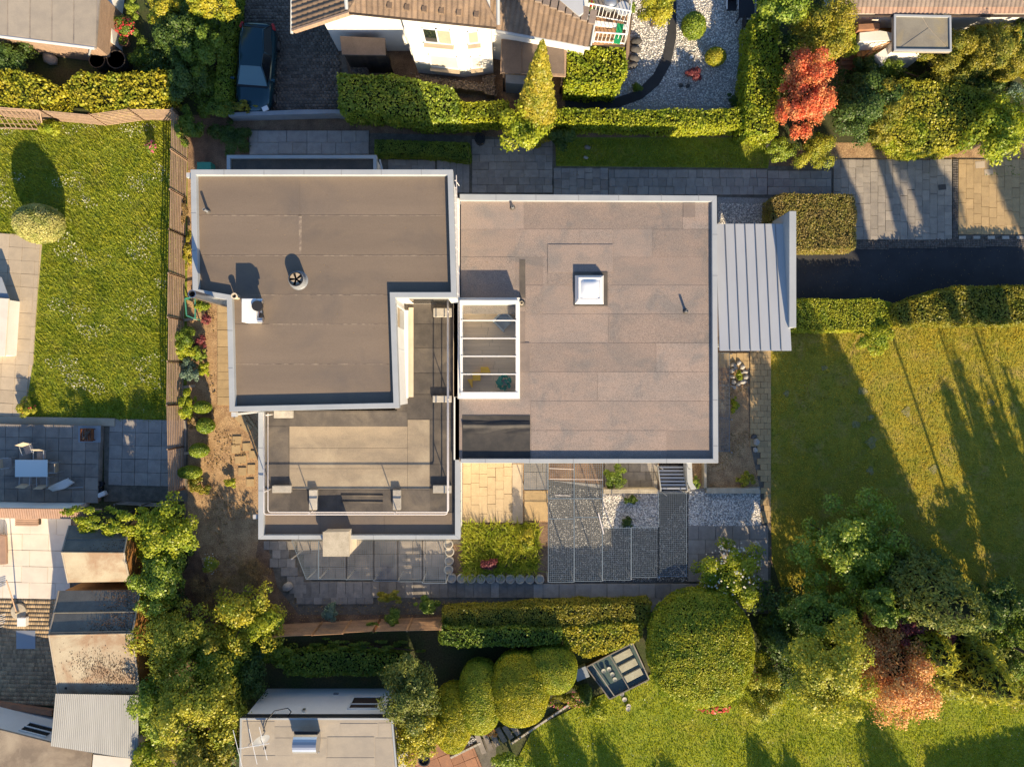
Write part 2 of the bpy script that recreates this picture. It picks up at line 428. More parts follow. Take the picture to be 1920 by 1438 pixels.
# ---------------------------------------------------------------- generators: plants, paving, fences
def crown_mesh(C, R, leaf, clumps=14, cr=.45, dens=1.5, jit=.6, ratio=.42, up=.78, lo=.32):
    R = (R[0] * 1.08, R[1] * 1.08, R[2]); clumps = int(clumps * 1.7) + 2; cr *= .76
    rx, ry, rz = R; mr = (rx * ry * rz) ** (1 / 3)
    d = randdir(clumps * 3); d = d[d[:, 2] > -.45][:clumps]
    c = d * np.array(R) * rng.uniform(lo, 1.02, (len(d), 1))
    r = mr * cr * rng.uniform(.65, 1.2, len(d))
    if clumps > 3:
        c = np.vstack([c, [[0, 0, rz * .1]]]); r = np.append(r, mr * .55)
    A = 4 * math.pi * (((rx * ry) ** 1.6 + (rx * rz) ** 1.6 + (ry * rz) ** 1.6) / 3) ** (1 / 1.6)
    n = int(A * dens * 1.08 / (ratio * leaf * leaf))
    w = r ** 2 / np.sum(r ** 2); idx = rng.choice(len(c), n, p=w)
    D = randdir(n); flip = (D[:, 2] < 0) & (rng.random(n) < up); D[flip, 2] *= -1
    sq = np.minimum(1.0, np.array(R) / max(R) * 1.2)
    P = c[idx] + D * r[idx][:, None] * sq * np.where(rng.random((n, 1)) < .14, rng.uniform(1.05, 1.38, (n, 1)), rng.uniform(.72, 1.06, (n, 1)))
    N = D + P / np.array(R) * .5 + np.array([0, 0, .35])
    return leaves('crown', P + np.array(C), N, leaf, jit, ratio), c + np.array(C), r
def core_blob(C, R, k=.72, seed=0):
    b = B(); n = 10; m = 6
    vs = []; fs = []
    for i in range(m + 1):
        th = math.pi * i / m
        for j in range(n):
            a = 2 * math.pi * j / n; q = k * (1 + .10 * math.sin(3 * a + i + seed))
            vs.append((C[0] + R[0] * q * math.sin(th) * math.cos(a), C[1] + R[1] * q * math.sin(th) * math.sin(a), C[2] + R[2] * q * math.cos(th)))
    for i in range(m):
        for j in range(n):
            fs.append((i * n + j, (i + 1) * n + j, (i + 1) * n + (j + 1) % n, i * n + (j + 1) % n))
    return b.add(vs, fs)
def trunk(b, base, top, r, limbs=(), n=7):
    base = Vector(base); top = Vector(top)
    mid = base.lerp(top, .5) + Vector((rnd.uniform(-.08, .08), rnd.uniform(-.08, .08), 0))
    b.tube([base, mid, top], r, n, r1=r * .45)
    for l in limbs:
        l = Vector(l); s = base.lerp(top, rnd.uniform(.45, .9))
        b.tube([s, s.lerp(l, .5) + Vector((0, 0, .06)), l], r * .4, 5, r1=r * .12)
    return b
def tree(name, label, cat, px, py, zc, rx, ry, rz, lm, leaf=.13, clumps=16, cr=.42, dens=1.4, group=None, jit=.6, ratio=.42, core=.5, flowers=None, z0=0.0, tr=None):
    """crown centred on photo place (px,py) at height zc; rx,ry in photo pixels, rz in metres"""
    leaf *= .8; C = W(px, py, zc); R = (M(rx, zc), M(ry, zc), rz)
    t = thing(name, label, cat, (C[0], C[1], z0), group)
    me, c, r = crown_mesh(C, R, leaf, clumps, cr, dens, jit, ratio)
    link('crown', me, LM[lm], t)
    b = B(); trunk(b, (C[0], C[1], z0), (C[0], C[1], C[2] + .1 * rz), tr or max(.03, .045 * (R[0] + R[1])), [tuple(x) for x in c[:6]])
    b.build('trunk', MT['bark'], t)
    if core: core_blob(C, R, core, px).build('shade_core', MT['core'], t, smooth=True)
    if flowers:
        fl, nf, fs = flowers
        D = randdir(nf); D[:, 2] = np.abs(D[:, 2])
        P = np.array(C) + D * np.array(R) * rng.uniform(.8, 1.02, (nf, 1))
        link('blossom', leaves('blossom', P, D + np.array([0, 0, 1.]), fs, .4, .5), LM[fl], t, kind='stuff')
    return t
def clipped(name, label, cat, px, py, zc, rx, ry, rz, lm, leaf=.06, p=2.0, rough=.03, dens=1.5, group=None, base=True, lean=(0, 0), jit=.5):
    """a clipped, smooth-skinned bush: superellipsoid reaching down to the ground"""
    C = np.array(W(px, py, zc)); R = np.array((M(rx, zc), M(ry, zc), rz))
    t = thing(name, label, cat, (C[0], C[1], 0), group)
    A = 4 * math.pi * (((R[0] * R[1]) ** 1.6 + (R[0] * R[2]) ** 1.6 + (R[1] * R[2]) ** 1.6) / 3) ** (1 / 1.6)
    n = int(A * dens * 1.1 / (.42 * leaf * leaf))
    D = randdir(n); D[(D[:, 2] < -.2) & (rng.random(n) < .6), 2] *= -1
    k = (np.abs(D) ** p).sum(1) ** (-1 / p)
    Q = D * k[:, None]
    P = Q * R
    P *= (1 + rough * noise3(P, 2.2, px * .01) + rng.normal(size=n) * leaf * .25 / R.mean())[:, None]
    N = unit(np.sign(D) * np.abs(Q) ** (p - 1) / R)
    P = P + C; P[:, 0] += lean[0] * (P[:, 2] - C[2]); P[:, 1] += lean[1] * (P[:, 2] - C[2])
    keep = P[:, 2] > .02
    link('foliage', leaves('foliage', P[keep], N[keep], leaf, jit), LM[lm], t)
    nn = 20; mm = 12; vs = []; fs = []
    for i in range(mm + 1):
        th = math.pi * i / mm
        for j in range(nn):
            a = 2 * math.pi * j / nn
            d = np.array((math.sin(th) * math.cos(a), math.sin(th) * math.sin(a), math.cos(th)))
            q = d * (np.abs(d) ** p).sum() ** (-1 / p) * R * .95
            vs.append((C[0] + q[0] + lean[0] * q[2], C[1] + q[1] + lean[1] * q[2], max(.01, C[2] + q[2])))
    for i in range(mm):
        for j in range(nn): fs.append((i * nn + j, (i + 1) * nn + j, (i + 1) * nn + (j + 1) % nn, i * nn + (j + 1) % nn))
    b = B().add(vs, fs)
    b.build('shade_core', MT['core'], t, smooth=True)
    return t
def hedge(name, label, poly_px, z, lm, leaf=.09, dens=1.25, rough=.10, group=None, jit=.65, z0=0.0, cat='hedge', nscale=1.3, slope=None):
    """clipped hedge: poly_px is its top outline as seen in the photo at height z"""
    poly = WP(poly_px, z); n = len(poly)
    a = sum(poly[i][0] * poly[(i + 1) % n][1] - poly[(i + 1) % n][0] * poly[i][1] for i in range(n))
    if a < 0: poly = poly[::-1]
    cx = sum(p[0] for p in poly) / n; cy = sum(p[1] for p in poly) / n
    t = thing(name, label, cat, (cx, cy, z0), group)
    la = .42 * leaf * leaf
    X, Y = scatter(poly, int(area(poly) * 1.3 * dens / la))
    Z = np.full(len(X), z)
    P = [np.stack([X, Y, Z], 1)]; N = [np.tile([0, 0, 1.0], (len(X), 1))]
    for i in range(n):
        p = np.array(poly[i]); q = np.array(poly[(i + 1) % n]); L = np.linalg.norm(q - p)
        m = int(L * (z - z0) * 1.1 * dens / la)
        u = rng.random(m)[:, None]; h = z0 + (z - z0) * rng.random(m) ** .8
        xy = p + (q - p) * u; nn = np.array([(q - p)[1], -(q - p)[0]]) / max(L, 1e-6)
        bulge = .05 * np.sin((h - z0) / (z - z0) * math.pi)[:, None]
        xy = xy + nn * bulge
        P.append(np.column_stack([xy, h])); N.append(np.tile([nn[0], nn[1], .25], (m, 1)))
    P = np.vstack(P); N = np.vstack(N)
    rough *= .75
    nz = noise3(P, nscale, z + cx) + .6 * noise3(P, nscale * 2.7, cy)
    P = P + N * (rough * nz)[:, None] + rng.normal(size=P.shape) * leaf * .35
    keep = P[:, 2] > z0 + .02
    link('foliage', leaves('foliage', P[keep], N[keep], leaf, jit), LM[lm], t)
    B().prism(inset(poly, min(.12, rough + .05)), z0, z - .07 - rough * .6).build('shade_core', MT['core'], t)
    return t
def conifer(name, label, px, py, h, r, lm, leaf=.12, dens=1.2, power=.9, rows=14, spike=.22, group=None, ratio=.25, cat='tree', jit=.5, droop=0.0, z0=0.0):
    """conical tree, foot at photo place (px,py) on the ground, height h, foot radius r (metres)"""
    x, y, _ = W(px, py, z0)
    t = thing(name, label, cat, (x, y, z0), group)
    A = math.pi * r * math.hypot(r, h)
    n = int(A * dens * 1.8 / (ratio * leaf * leaf))
    T = 1 - np.sqrt(rng.random(n)); a = rng.uniform(0, 2 * math.pi, n)
    lay = np.abs(np.sin(T * rows * math.pi + np.sin(a * 3) * .8)); br = .5 + .5 * np.sin(a * (7 + (T * rows).astype(int) % 5) + (T * rows).astype(int) * 2.4)
    rad = r * (1 - T) ** power * (1 - spike + spike * (.6 * lay + .7 * br)) * rng.uniform(.75, 1.03, n)
    Z = z0 + .15 + T * (h - .15) - droop * rad
    P = np.stack([x + np.cos(a) * rad, y + np.sin(a) * rad, Z], 1)
    N = np.stack([np.cos(a), np.sin(a), np.full(n, .8)], 1)
    link('crown', leaves('crown', P, N, leaf, jit, ratio), LM[lm], t)
    B().tube([(x, y, z0), (x, y, z0 + h * .9)], max(.05, r * .09), 7, r1=.02).build('trunk', MT['bark'], t)
    B().lathe([(r * .72, .3), (r * .72 * (.62) ** power, h * .38), (r * .62 * (.3) ** power, h * .7), (.02, h * .95)], (x, y, z0), 12).build('shade_core', MT['core'], t, smooth=True)
    return t
def grass(name, poly_px, z, lm, per_m2, h=.09, w=.022, parent=None, lean=.5, holes=()):
    poly = WP(poly_px, z); n = int(area(poly) * per_m2)
    X, Y = scatter(poly, n)
    for hp in holes:
        k = ~inpoly(X, Y, WP(hp, z)); X = X[k]; Y = Y[k]
    n = len(X)
    P = np.stack([X, Y, np.full(n, z)], 1)
    a = rng.uniform(0, 2 * math.pi, n); d = np.stack([np.cos(a), np.sin(a), np.zeros(n)], 1)
    hh = h * rng.uniform(.5, 1.4, n) * (1 + .4 * noise3(P, 1.1, 3.))
    ww = w * rng.uniform(.7, 1.4, n)
    s = np.stack([-d[:, 1], d[:, 0], np.zeros(n)], 1)
    V = np.empty((n, 3, 3))
    V[:, 0] = P - s * ww[:, None]; V[:, 1] = P + s * ww[:, None]
    V[:, 2] = P + d * (hh * lean * rng.uniform(.3, 1.6, n))[:, None] + np.array([0, 0, 1.0]) * hh[:, None]
    return link(name, fastmesh(name, V.reshape(-1, 3), 3), LM[lm], parent, kind='stuff', label='short grass blades of the ' + name.replace('_', ' '), category='grass')
def dots(name, poly_px, z, lm, n, size, label, cat, patch=0.0, zr=.05):
    X, Y = scatter(WP(poly_px, z), n)
    P = np.stack([X, Y, z + rng.uniform(0, zr, len(X))], 1)
    if patch: P = P[noise3(P, 1.0, 5.0) > patch]
    return link(name, leaves(name, P, np.tile([0, 0, 1.0], (len(P), 1)), size, .5, .5), LM[lm], None, kind='stuff', label=label, category=cat)
OCT = np.array([(1, 0, 0), (-1, 0, 0), (0, 1, 0), (0, -1, 0), (0, 0, 1), (0, 0, -1)], float)
OCF = np.array([(0, 2, 4), (2, 1, 4), (1, 3, 4), (3, 0, 4), (2, 0, 5), (1, 2, 5), (3, 1, 5), (0, 3, 5)])
def pebbles(name, poly_px, z, per_m2, size, mt, label, holes=(), cat='gravel', parent=None):
    poly = WP(poly_px, z); X, Y = scatter(poly, int(area(poly) * per_m2))
    for hp in holes:
        k = ~inpoly(X, Y, WP(hp, z)); X = X[k]; Y = Y[k]
    n = len(X)
    S = size * rng.uniform(.5, 1.5, (n, 1, 1)) * rng.uniform(.7, 1.2, (n, 1, 3)) * np.array([1, 1, .6])
    a = rng.uniform(0, 6.28, n); ca, sa = np.cos(a), np.sin(a)
    V = OCT[None] * S; x = V[:, :, 0] * ca[:, None] - V[:, :, 1] * sa[:, None]; y = V[:, :, 0] * sa[:, None] + V[:, :, 1] * ca[:, None]
    V = np.stack([x + X[:, None], y + Y[:, None], V[:, :, 2] + z + size * .2], 2)
    T = (OCF[None] + (np.arange(n) * 6)[:, None, None]).reshape(-1, 3)
    o = link(name, trimesh(name, V.reshape(-1, 3), T), MT[mt], parent, kind='stuff')
    if parent is None: tag(o, label, cat)
    return o
CUBEV = np.array([(-1, -1, -1), (1, -1, -1), (1, 1, -1), (-1, 1, -1), (-.985, -.985, 1), (.985, -.985, 1), (.985, .985, 1), (-.985, .985, 1)], float) * .5
CUBEF = np.array([(4, 5, 6, 7), (0, 1, 5, 4), (1, 2, 6, 5), (2, 3, 7, 6), (3, 0, 4, 7)])
SLAB = bpy.data.meshes.new('paving_slab')
SLAB.from_pydata([tuple(v) for v in CUBEV], [], [tuple(f) for f in CUBEF])
SLABS = {}
def slabmesh(mt, name='paving_slab'):
    k = (mt, name)
    if k not in SLABS:
        m = SLAB.copy(); m.name = name; m.materials.append(MT[mt]); SLABS[k] = m
    return SLABS[k]
def slab_at(parent, x, y, z, sx, sy, sz, rot, mt, name='paving_slab', tilt=0.0):
    o = bpy.data.objects.new(name, slabmesh(mt, name))
    o.location = (x, y, z - sz / 2); o.scale = (sx, sy, sz); o.rotation_euler = (rnd.gauss(0, tilt), rnd.gauss(0, tilt), rot)
    o.parent = parent
    if parent.type == 'EMPTY': o.matrix_parent_inverse = Matrix.Translation(-Vector(parent.location))
    COL.objects.link(o)
    return o
def pavers(parent, poly_px, z, px_w, px_h, mt, gap=.007, bond=.5, rot=0.0, th=.05, jit=.004, name='paving_slab', colbond=False, tilt=.004, zr=.004, lens=None):
    """lay slabs of px_w x px_h photo pixels over the polygon, one object each"""
    poly = WP(poly_px, z); w = M(px_w, z); h = M(px_h, z)
    cx = sum(p[0] for p in poly) / len(poly); cy = sum(p[1] for p in poly) / len(poly)
    ca, sa = math.cos(rot), math.sin(rot)
    loc = [((x - cx) * ca + (y - cy) * sa, -(x - cx) * sa + (y - cy) * ca) for x, y in poly]
    x0 = min(p[0] for p in loc); x1 = max(p[0] for p in loc); y0 = min(p[1] for p in loc); y1 = max(p[1] for p in loc)
    cnt = 0
    if not colbond:
        ni = int((x1 - x0) / w) + 2; nj = max(1, round((y1 - y0) / h)); hh = (y1 - y0) / nj
        cells = []
        for j in range(nj):
            off = -(bond * w) * (j % 2)
            x = x0 + off
            while x < x1 - .02:
                l = w if lens is None else w * rnd.choice(lens)
                a = max(x, x0); b_ = min(x + l, x1); x += l
                if b_ - a > .05: cells.append(((a + b_) / 2, y0 + (j + .5) * hh, b_ - a, hh))
    else:
        ni = max(1, round((x1 - x0) / w)); ww = (x1 - x0) / ni
        cells = []
        for i in range(ni):
            y = y0 - bond * h * (i % 2) - (0 if lens is None else rnd.random() * h)
            while y < y1 - .02:
                l = h if lens is None else h * rnd.choice(lens)
                a = max(y, y0); b_ = min(y + l, y1); y += l
                if b_ - a > .05: cells.append((x0 + (i + .5) * ww, (a + b_) / 2, ww, b_ - a))
    for (lx, ly, sw, sh) in cells:
        if not inpoly(np.array([lx]), np.array([ly]), loc)[0]: continue
        X = cx + lx * ca - ly * sa; Y = cy + lx * sa + ly * ca
        slab_at(parent, X + rnd.gauss(0, jit), Y + rnd.gauss(0, jit), z + th + rnd.uniform(0, zr), sw - gap, sh - gap, th + .03, rot + rnd.gauss(0, .004), mt, name, tilt)
        cnt += 1
    return cnt
def cobbles(name, poly_px, z, w, h, mt, parent=None, rot=0.0, th=.05, gap=.012, bond=.5):
    """pavers too small to tell apart: real boxes, joined"""
    poly = WP(poly_px, z)
    cx = sum(p[0] for p in poly) / len(poly); cy = sum(p[1] for p in poly) / len(poly)
    R = max(math.hypot(x - cx, y - cy) for x, y in poly)
    I, J = np.meshgrid(np.arange(-int(R / w) - 1, int(R / w) + 2), np.arange(-int(R / h) - 1, int(R / h) + 2))
    I = I.ravel(); J = J.ravel()
    lx = (I + bond * (J % 2)) * w; ly = J * h
    X = cx + lx * math.cos(rot) - ly * math.sin(rot); Y = cy + lx * math.sin(rot) + ly * math.cos(rot)
    k = inpoly(X, Y, poly); X = X[k]; Y = Y[k]; n = len(X)
    V = CUBEV[None] * np.array([w - gap, h - gap, th])
    V = np.repeat(V, n, 0); a = rot + rng.normal(0, .015, n)
    x = V[:, :, 0] * np.cos(a)[:, None] - V[:, :, 1] * np.sin(a)[:, None] + X[:, None]
    y = V[:, :, 0] * np.sin(a)[:, None] + V[:, :, 1] * np.cos(a)[:, None] + Y[:, None]
    zz = V[:, :, 2] + z + th / 2 + rng.uniform(-.004, .004, (n, 1))
    V = np.stack([x, y, zz], 2)
    T = (CUBEF[None] + (np.arange(n) * 8)[:, None, None]).reshape(-1, 4)
    return link(name, trimesh(name, V.reshape(-1, 3), T), MT[mt], parent, kind='stuff')
def bar(parent, name, a, b_, sx, sy, mt):
    """a straight board from a to b as a shared-mesh part: section sx (sideways) x sy (up)"""
    a = Vector(a); b_ = Vector(b_); d = b_ - a
    o = bpy.data.objects.new(name, slabmesh(mt, name))
    q = d.to_track_quat('X', 'Z'); o.rotation_mode = 'QUATERNION'; o.rotation_quaternion = q
    o.location = (a + b_) / 2; o.scale = (d.length, sx, sy); o.parent = parent
    if parent.type == 'EMPTY': o.matrix_parent_inverse = Matrix.Translation(-Vector(parent.location))
    COL.objects.link(o)
    return o
def fence(name, label, pts, h, mt, slats=9, panel=2.1, dips=None, group=None, gapf=.5, posts=True, thick=.022):
    """pts: ground points (metres). Horizontal slats on posts, panel by panel."""
    t = thing(name, label, 'fence', (pts[0][0], pts[0][1], 0), group)
    for (x0, y0), (x1, y1) in zip(pts[:-1], pts[1:]):
        L = math.hypot(x1 - x0, y1 - y0); n = max(1, round(L / panel))
        for i in range(n):
            a = (x0 + (x1 - x0) * i / n, y0 + (y1 - y0) * i / n); b_ = (x0 + (x1 - x0) * (i + 1) / n, y0 + (y1 - y0) * (i + 1) / n)
            dx, dy = (x1 - x0) / L * .04, (y1 - y0) / L * .04
            ha = h + rnd.uniform(-.04, .04); hb = ha + rnd.uniform(-.03, .03)
            if dips and i in dips: hb += dips[i]
            lx, ly = rnd.uniform(-.03, .03), rnd.uniform(-.03, .03)
            for s in range(slats):
                fr = (s + .6) / slats
                bar(t, 'slat', (a[0] + dx + lx * fr, a[1] + dy + ly * fr, ha * fr), (b_[0] - dx + lx * fr, b_[1] - dy + ly * fr, hb * fr), thick, h / slats * gapf, mt)
            if posts: bar(t, 'post', (a[0], a[1], 0), (a[0], a[1], h + .05), .08, .08, mt)
        if posts: bar(t, 'post', (x1, y1, 0), (x1, y1, h + .05), .08, .08, mt)
    return t
def tiles(parent, O, U, V, nu, nv, mt, keep=None, name='roof_tile', lift=.03):
    """roof tiles: O corner, U/V one-tile steps along eave and up slope; each tile a part"""
    O = Vector(O); U = Vector(U); V = Vector(V)
    N = U.cross(V).normalized()
    if N.z < 0: N = -N
    k = ('tile', mt)
    if k not in SLABS:
        vs = []; fs = []; prof = [(0, .0), (.18, .30), (.36, .42), (.55, .30), (.72, .05), (.86, -.02), (1.02, 0)]
        for v, dz in ((0.0, .35), (1.06, 0.0)):
            for x, z in prof: vs.append((x, v, z + dz))
        for x, z in prof: vs.append((x, 0, z - .25))
        m = len(prof)
        for i in range(m - 1):
            fs.append((i, i + 1, m + i + 1, m + i)); fs.append((2 * m + i, 2 * m + i + 1, i + 1, i))
        me = bpy.data.meshes.new(name); me.from_pydata(vs, [], fs); me.materials.append(MT[mt]); SLABS[k] = me
    u = U.length; v = V.length
    for j in range(nv):
        for i in range(nu):
            c = O + U * (i + .5) + V * (j + .5)
            if keep and not keep(c, i, j): continue
            o = bpy.data.objects.new(name, SLABS[k])
            p = O + U * i + V * j + N * lift
            hz = .09
            mtx = Matrix(((U.x, V.x, N.x * hz, p.x), (U.y, V.y, N.y * hz, p.y), (U.z, V.z, N.z * hz, p.z), (0, 0, 0, 1)))
            o.parent = parent
            if parent.type == 'EMPTY': o.matrix_parent_inverse = Matrix.Translation(-Vector(parent.location))
            o.matrix_basis = mtx
            COL.objects.link(o)
def wires(b, quad, nu, nv, w=.006):
    """wire mesh between four 3-D corners"""
    P = [Vector(p) for p in quad]
    N = (P[1] - P[0]).cross(P[3] - P[0]).normalized() * w
    for k in range(nu + 1):
        t = k / nu; a = P[0].lerp(P[1], t); c = P[3].lerp(P[2], t); s = (P[1] - P[0]).normalized() * w
        b.add([a - s, a + s, c + s, c - s, a - s + N, a + s + N, c + s + N, c - s + N], [(0, 1, 2, 3), (7, 6, 5, 4), (1, 5, 6, 2), (0, 3, 7, 4)])
    for k in range(nv + 1):
        t = k / nv; a = P[0].lerp(P[3], t); c = P[1].lerp(P[2], t); s = (P[3] - P[0]).normalized() * w
        b.add([a - s, a + s, c + s, c - s, a - s - N, a + s - N, c + s - N, c - s - N], [(0, 3, 2, 1), (4, 5, 6, 7), (1, 2, 6, 5), (0, 4, 7, 3)])
    return b
# ---------------------------------------------------------------- ground, lawns, paths
B().sheet([(-300, -300), (300, -300), (300, 300), (-300, 300)], -.02).build('ground', MT['ground'], kind='structure')
# garden soil of the main plot
struct('garden_soil', [(345, 215), (470, 215), (1560, 215), (1560, 380), (1350, 380), (1350, 640), (1445, 640), (1450, 1150), (870, 1175), (520, 1175), (345, 1130)], 0.0, MT['soil'])
struct('sandy_bed', [(340, 320), (486, 320), (486, 1000), (470, 1110), (400, 1110), (352, 980), (345, 700)], .006, MT['sandsoil'])
struct('side_bed', [(1345, 660), (1412, 660), (1412, 830), (1425, 915), (1290, 918), (1290, 860), (1345, 860)], .006, MT['sandsoil'])
# left neighbour lawn
LAWN_L = [(-60, 222), (352, 216), (350, 800), (40, 790), (58, 680), (66, 560), (76, 445), (0, 436), (-60, 434)]
lawn_left = struct('lawn', LAWN_L, .012, MT['lawn'])
grass('daisy_lawn_grass', [(-60, 224), (346, 218), (344, 790), (47, 786), (65, 680), (74, 560), (82, 448), (0, 436), (-60, 434)], .014, 'grass', 420, .13, .02)
dots('clover_flowers', [(0, 240), (345, 228), (340, 780), (70, 775), (80, 560), (100, 445), (0, 430)], .08, 'clover', 8500, .055, 'white clover heads scattered over the left lawn', 'flowers', patch=.08)
dots('dandelion_flowers', [(150, 380), (320, 380), (320, 520), (150, 520)], .08, 'dandelion', 160, .05, 'yellow flowers dotted across the left lawn', 'flowers', patch=.1)
# beige terrace of the left neighbour
ter = struct('terrace', [(-40, 433), (80, 445), (70, 560), (63, 670), (46, 782), (-40, 780)], .016, MT['slab_beige'])
pavers(ter, [(-30, 436), (77, 446), (67, 560), (60, 670), (44, 778), (-30, 778)], .02, 25, 25, 'slab_beige', gap=.003, bond=0, rot=math.radians(-3.5), tilt=.001)
# dark raised patio of the left neighbour
PZ = .35
pat = B().prism(WP([(-40, 797), (188, 798), (183, 941), (-40, 937)], PZ), 0, PZ - .05).build('patio', MT['slab_dark'], kind='structure')
pavers(pat, [(-38, 797), (188, 798), (183, 941), (-38, 939)], PZ - .05, 25, 25, 'slab_dark', gap=.01, bond=0, rot=math.radians(-1), tilt=.001)
lp = struct('lower_patio', [(195, 790), (352, 786), (352, 940), (195, 940)], .016, MT['joint'])
pavers(lp, [(207, 790), (348, 788), (348, 911), (204, 909)], .02, 24.5, 24.5, 'slab', gap=.01, bond=0, rot=math.radians(-1.2), tilt=.001)
kerb = B().box((W(70, 789, .1)[0], W(70, 789, .1)[1], .06), (M(290), .40, .14), math.radians(-1)).build('kerb', MT['slab_beige'], kind='structure')
# courtyard lower left
ct = struct('courtyard', [(-40, 950), (150, 950), (160, 1100), (118, 1135), (112, 1320), (-40, 1320)], .012, MT['joint'])
pavers(ct, [(-40, 972), (120, 972), (132, 1120), (-40, 1120)], .016, 49, 32, 'slab_white', gap=.006, bond=.3, rot=math.radians(-1), tilt=.0)
cobbles('clay_paving', [(-40, 1124), (112, 1124), (112, 1326), (-40, 1312)], .016, .115, .22, 'brick_paver', ct, rot=math.radians(-1))
# car drive
cd = struct('car_drive', [(440, -40), (640, -40), (640, 60), (655, 150), (640, 215), (430, 215), (430, 100)], .012, MT['joint'])
cobbles('cobble_paving', [(442, -40), (630, -40), (628, 60), (640, 130), (636, 212), (432, 212)], .016, .2, .17, 'cobble', cd)
# path along the back (north) of the main house
np_ = struct('path', [(465, 243), (700, 250), (880, 255), (1040, 262), (1042, 312), (1560, 312), (1560, 380), (1345, 385), (1200, 400), (860, 400), (860, 330), (470, 330)], .01, MT['joint'])
pavers(np_, [(885, 262), (1036, 268), (1036, 362), (885, 362)], .014, 21, 15, 'slab', bond=.5, lens=(1, 1, .66, 1.33))
pavers(np_, [(1038, 316), (1140, 316), (1140, 370), (1038, 370)], .014, 15, 18, 'slab', bond=.5, colbond=True, lens=(1, 1, .7))
pavers(np_, [(1141, 319), (1438, 321), (1438, 362), (1141, 366)], .014, 16, 14, 'slab', bond=.5, lens=(1, 1, .66, 1.33))
pavers(np_, [(1439, 321), (1558, 321), (1558, 366), (1439, 366)], .014, 20, 15, 'slab', bond=.5)
pavers(np_, [(468, 246), (692, 252), (692, 284), (478, 290)], .014, 54, 20, 'slab', bond=.4, lens=(1, .7, .5))
pavers(np_, [(728, 300), (816, 302), (816, 322), (728, 320)], .014, 22, 11, 'slab', bond=.5)
for i in range(5):   # steps down past the house corner
    st = B().box((W(826 + i * 12, 330)[0], W(0, 330)[1], .10 - .02 * i), (M(12) - .012, M(64), .2 - .04 * i)).build('stair_step', MT['slab'], np_)
struct('back_lawn', [(1042, 258), (1400, 258), (1450, 262), (1440, 316), (1042, 312)], .014, MT['lawn'])
grass('back_lawn_grass', [(1044, 262), (1440, 262), (1438, 316), (1044, 310)], .016, 'grass', 380, .10, .018)
# paved forecourt on the right
dr = struct('forecourt', [(1550, 268), (1990, 268), (1990, 475), (1550, 475)], .008, MT['joint'])
pavers(dr, [(1562, 300), (1784, 300), (1784, 450), (1562, 450)], .014, 14, 19, 'slab_drive', colbond=True, lens=(1, 1, .65, 1.3), bond=.4)
pavers(dr, [(1796, 300), (1925, 302), (1925, 440), (1796, 440)], .014, 14, 19, 'slab_sand', colbond=True, lens=(1, 1, 1.4), bond=.4, gap=.006)
cobbles('edging_cobbles', [(1604, 452), (1990, 444), (1990, 461), (1604, 468)], .014, .09, .09, 'cobble', dr, rot=math.radians(-1), bond=0)
cobbles('edging_cobbles', [(1785, 300), (1796, 300), (1796, 450), (1785, 450)], .014, .09, .09, 'cobble', dr, bond=0)
for i in range(5):
    slab_at(dr, *W(1803 + 27 * i, 446)[:2], .075, .36, .16, .07, 0, 'concrete', 'marker_block')
for (x, y, s, m) in ((1836, 310, .5, 'slab_beige'), (1852, 324, .45, 'slab_beige'), (1765, 352, .4, 'stone_dark')):
    slab_at(dr, *W(x, y)[:2], .078, s, s * .7, .07, .1, m)
struct('driveway', [(1430, 470), (1604, 467), (1990, 460), (1990, 600), (1430, 600)], .014, MT['asphalt'])
struct('drive_soil', [(1550, 268), (1990, 268), (1990, 300), (1840, 306), (1560, 300)], .012, MT['sandsoil'])
dots('drive_debris', [(1495, 475), (1920, 468), (1920, 555), (1495, 560)], .018, 'straw', 260, .035, 'leaf scraps scattered on the dark driveway', 'leaf litter', zr=.005)
dots('joint_weeds', [(1562, 296), (1920, 298), (1920, 330), (1800, 330), (1562, 312)], .06, 'mid', 420, .06, 'weeds creeping from the bushes over the forecourt edge', 'weeds', patch=.1)
dots('path_litter', [(885, 262), (1036, 268), (1040, 316), (1438, 320), (1438, 360), (885, 358)], .075, 'straw', 200, .04, 'leaf scraps on the shaded back path', 'leaf litter', zr=.006)
# right lawn
LAWN_R = [(1445, 600), (2010, 585), (2010, 1150), (1480, 1150), (1447, 1050), (1443, 800)]
struct('lawn', LAWN_R, .008, MT['lawn_dry'])
grass('garden_lawn_grass', LAWN_R, .01, 'grass_dry', 330, .07, .018)
dots('bare_patches', [(1480, 700), (1700, 700), (1900, 800), (1900, 1000), (1560, 1000)], .06, 'straw', 260, .07, 'small dry tufts on the shaded right lawn', 'grass', patch=.2)
for (x, y, r) in ((1616, 733, .32), (1632, 783, .22), (1604, 796, .3), (1634, 830, .36), (1632, 882, .26), (1700, 772, .3), (1474, 738, .2), (1750, 880, .28), (1856, 754, .25), (1545, 690, .2)):
    c = W(x, y); n = 15; r *= .75; ph = rnd.random() * 6
    B().sheet([(c[0] + r * (1 + .3 * math.sin(3 * a_ + ph) + rnd.uniform(-.15, .15)) * math.cos(a_), c[1] + r * (1 + .3 * math.sin(2 * a_ + ph)) * math.sin(a_)) for a_ in [2 * math.pi * k / n for k in range(n)]], .03).build('worn_patch', MT['worn'], kind='structure')
# bottom lawn
LAWN_B = [(930, 1500), (1000, 1365), (1110, 1310), (1230, 1260), (1440, 1290), (1700, 1290), (2010, 1250), (2010, 1530), (930, 1530)]
struct('lawn', LAWN_B, .01, MT['lawn_fresh'])
grass('bottom_lawn_grass', LAWN_B, .012, 'grass_fresh', 400, .085, .018)
dots('daisies', LAWN_B, .07, 'clover', 900, .045, 'tiny white daisies dotted over the bottom lawn', 'flowers', patch=-.1)
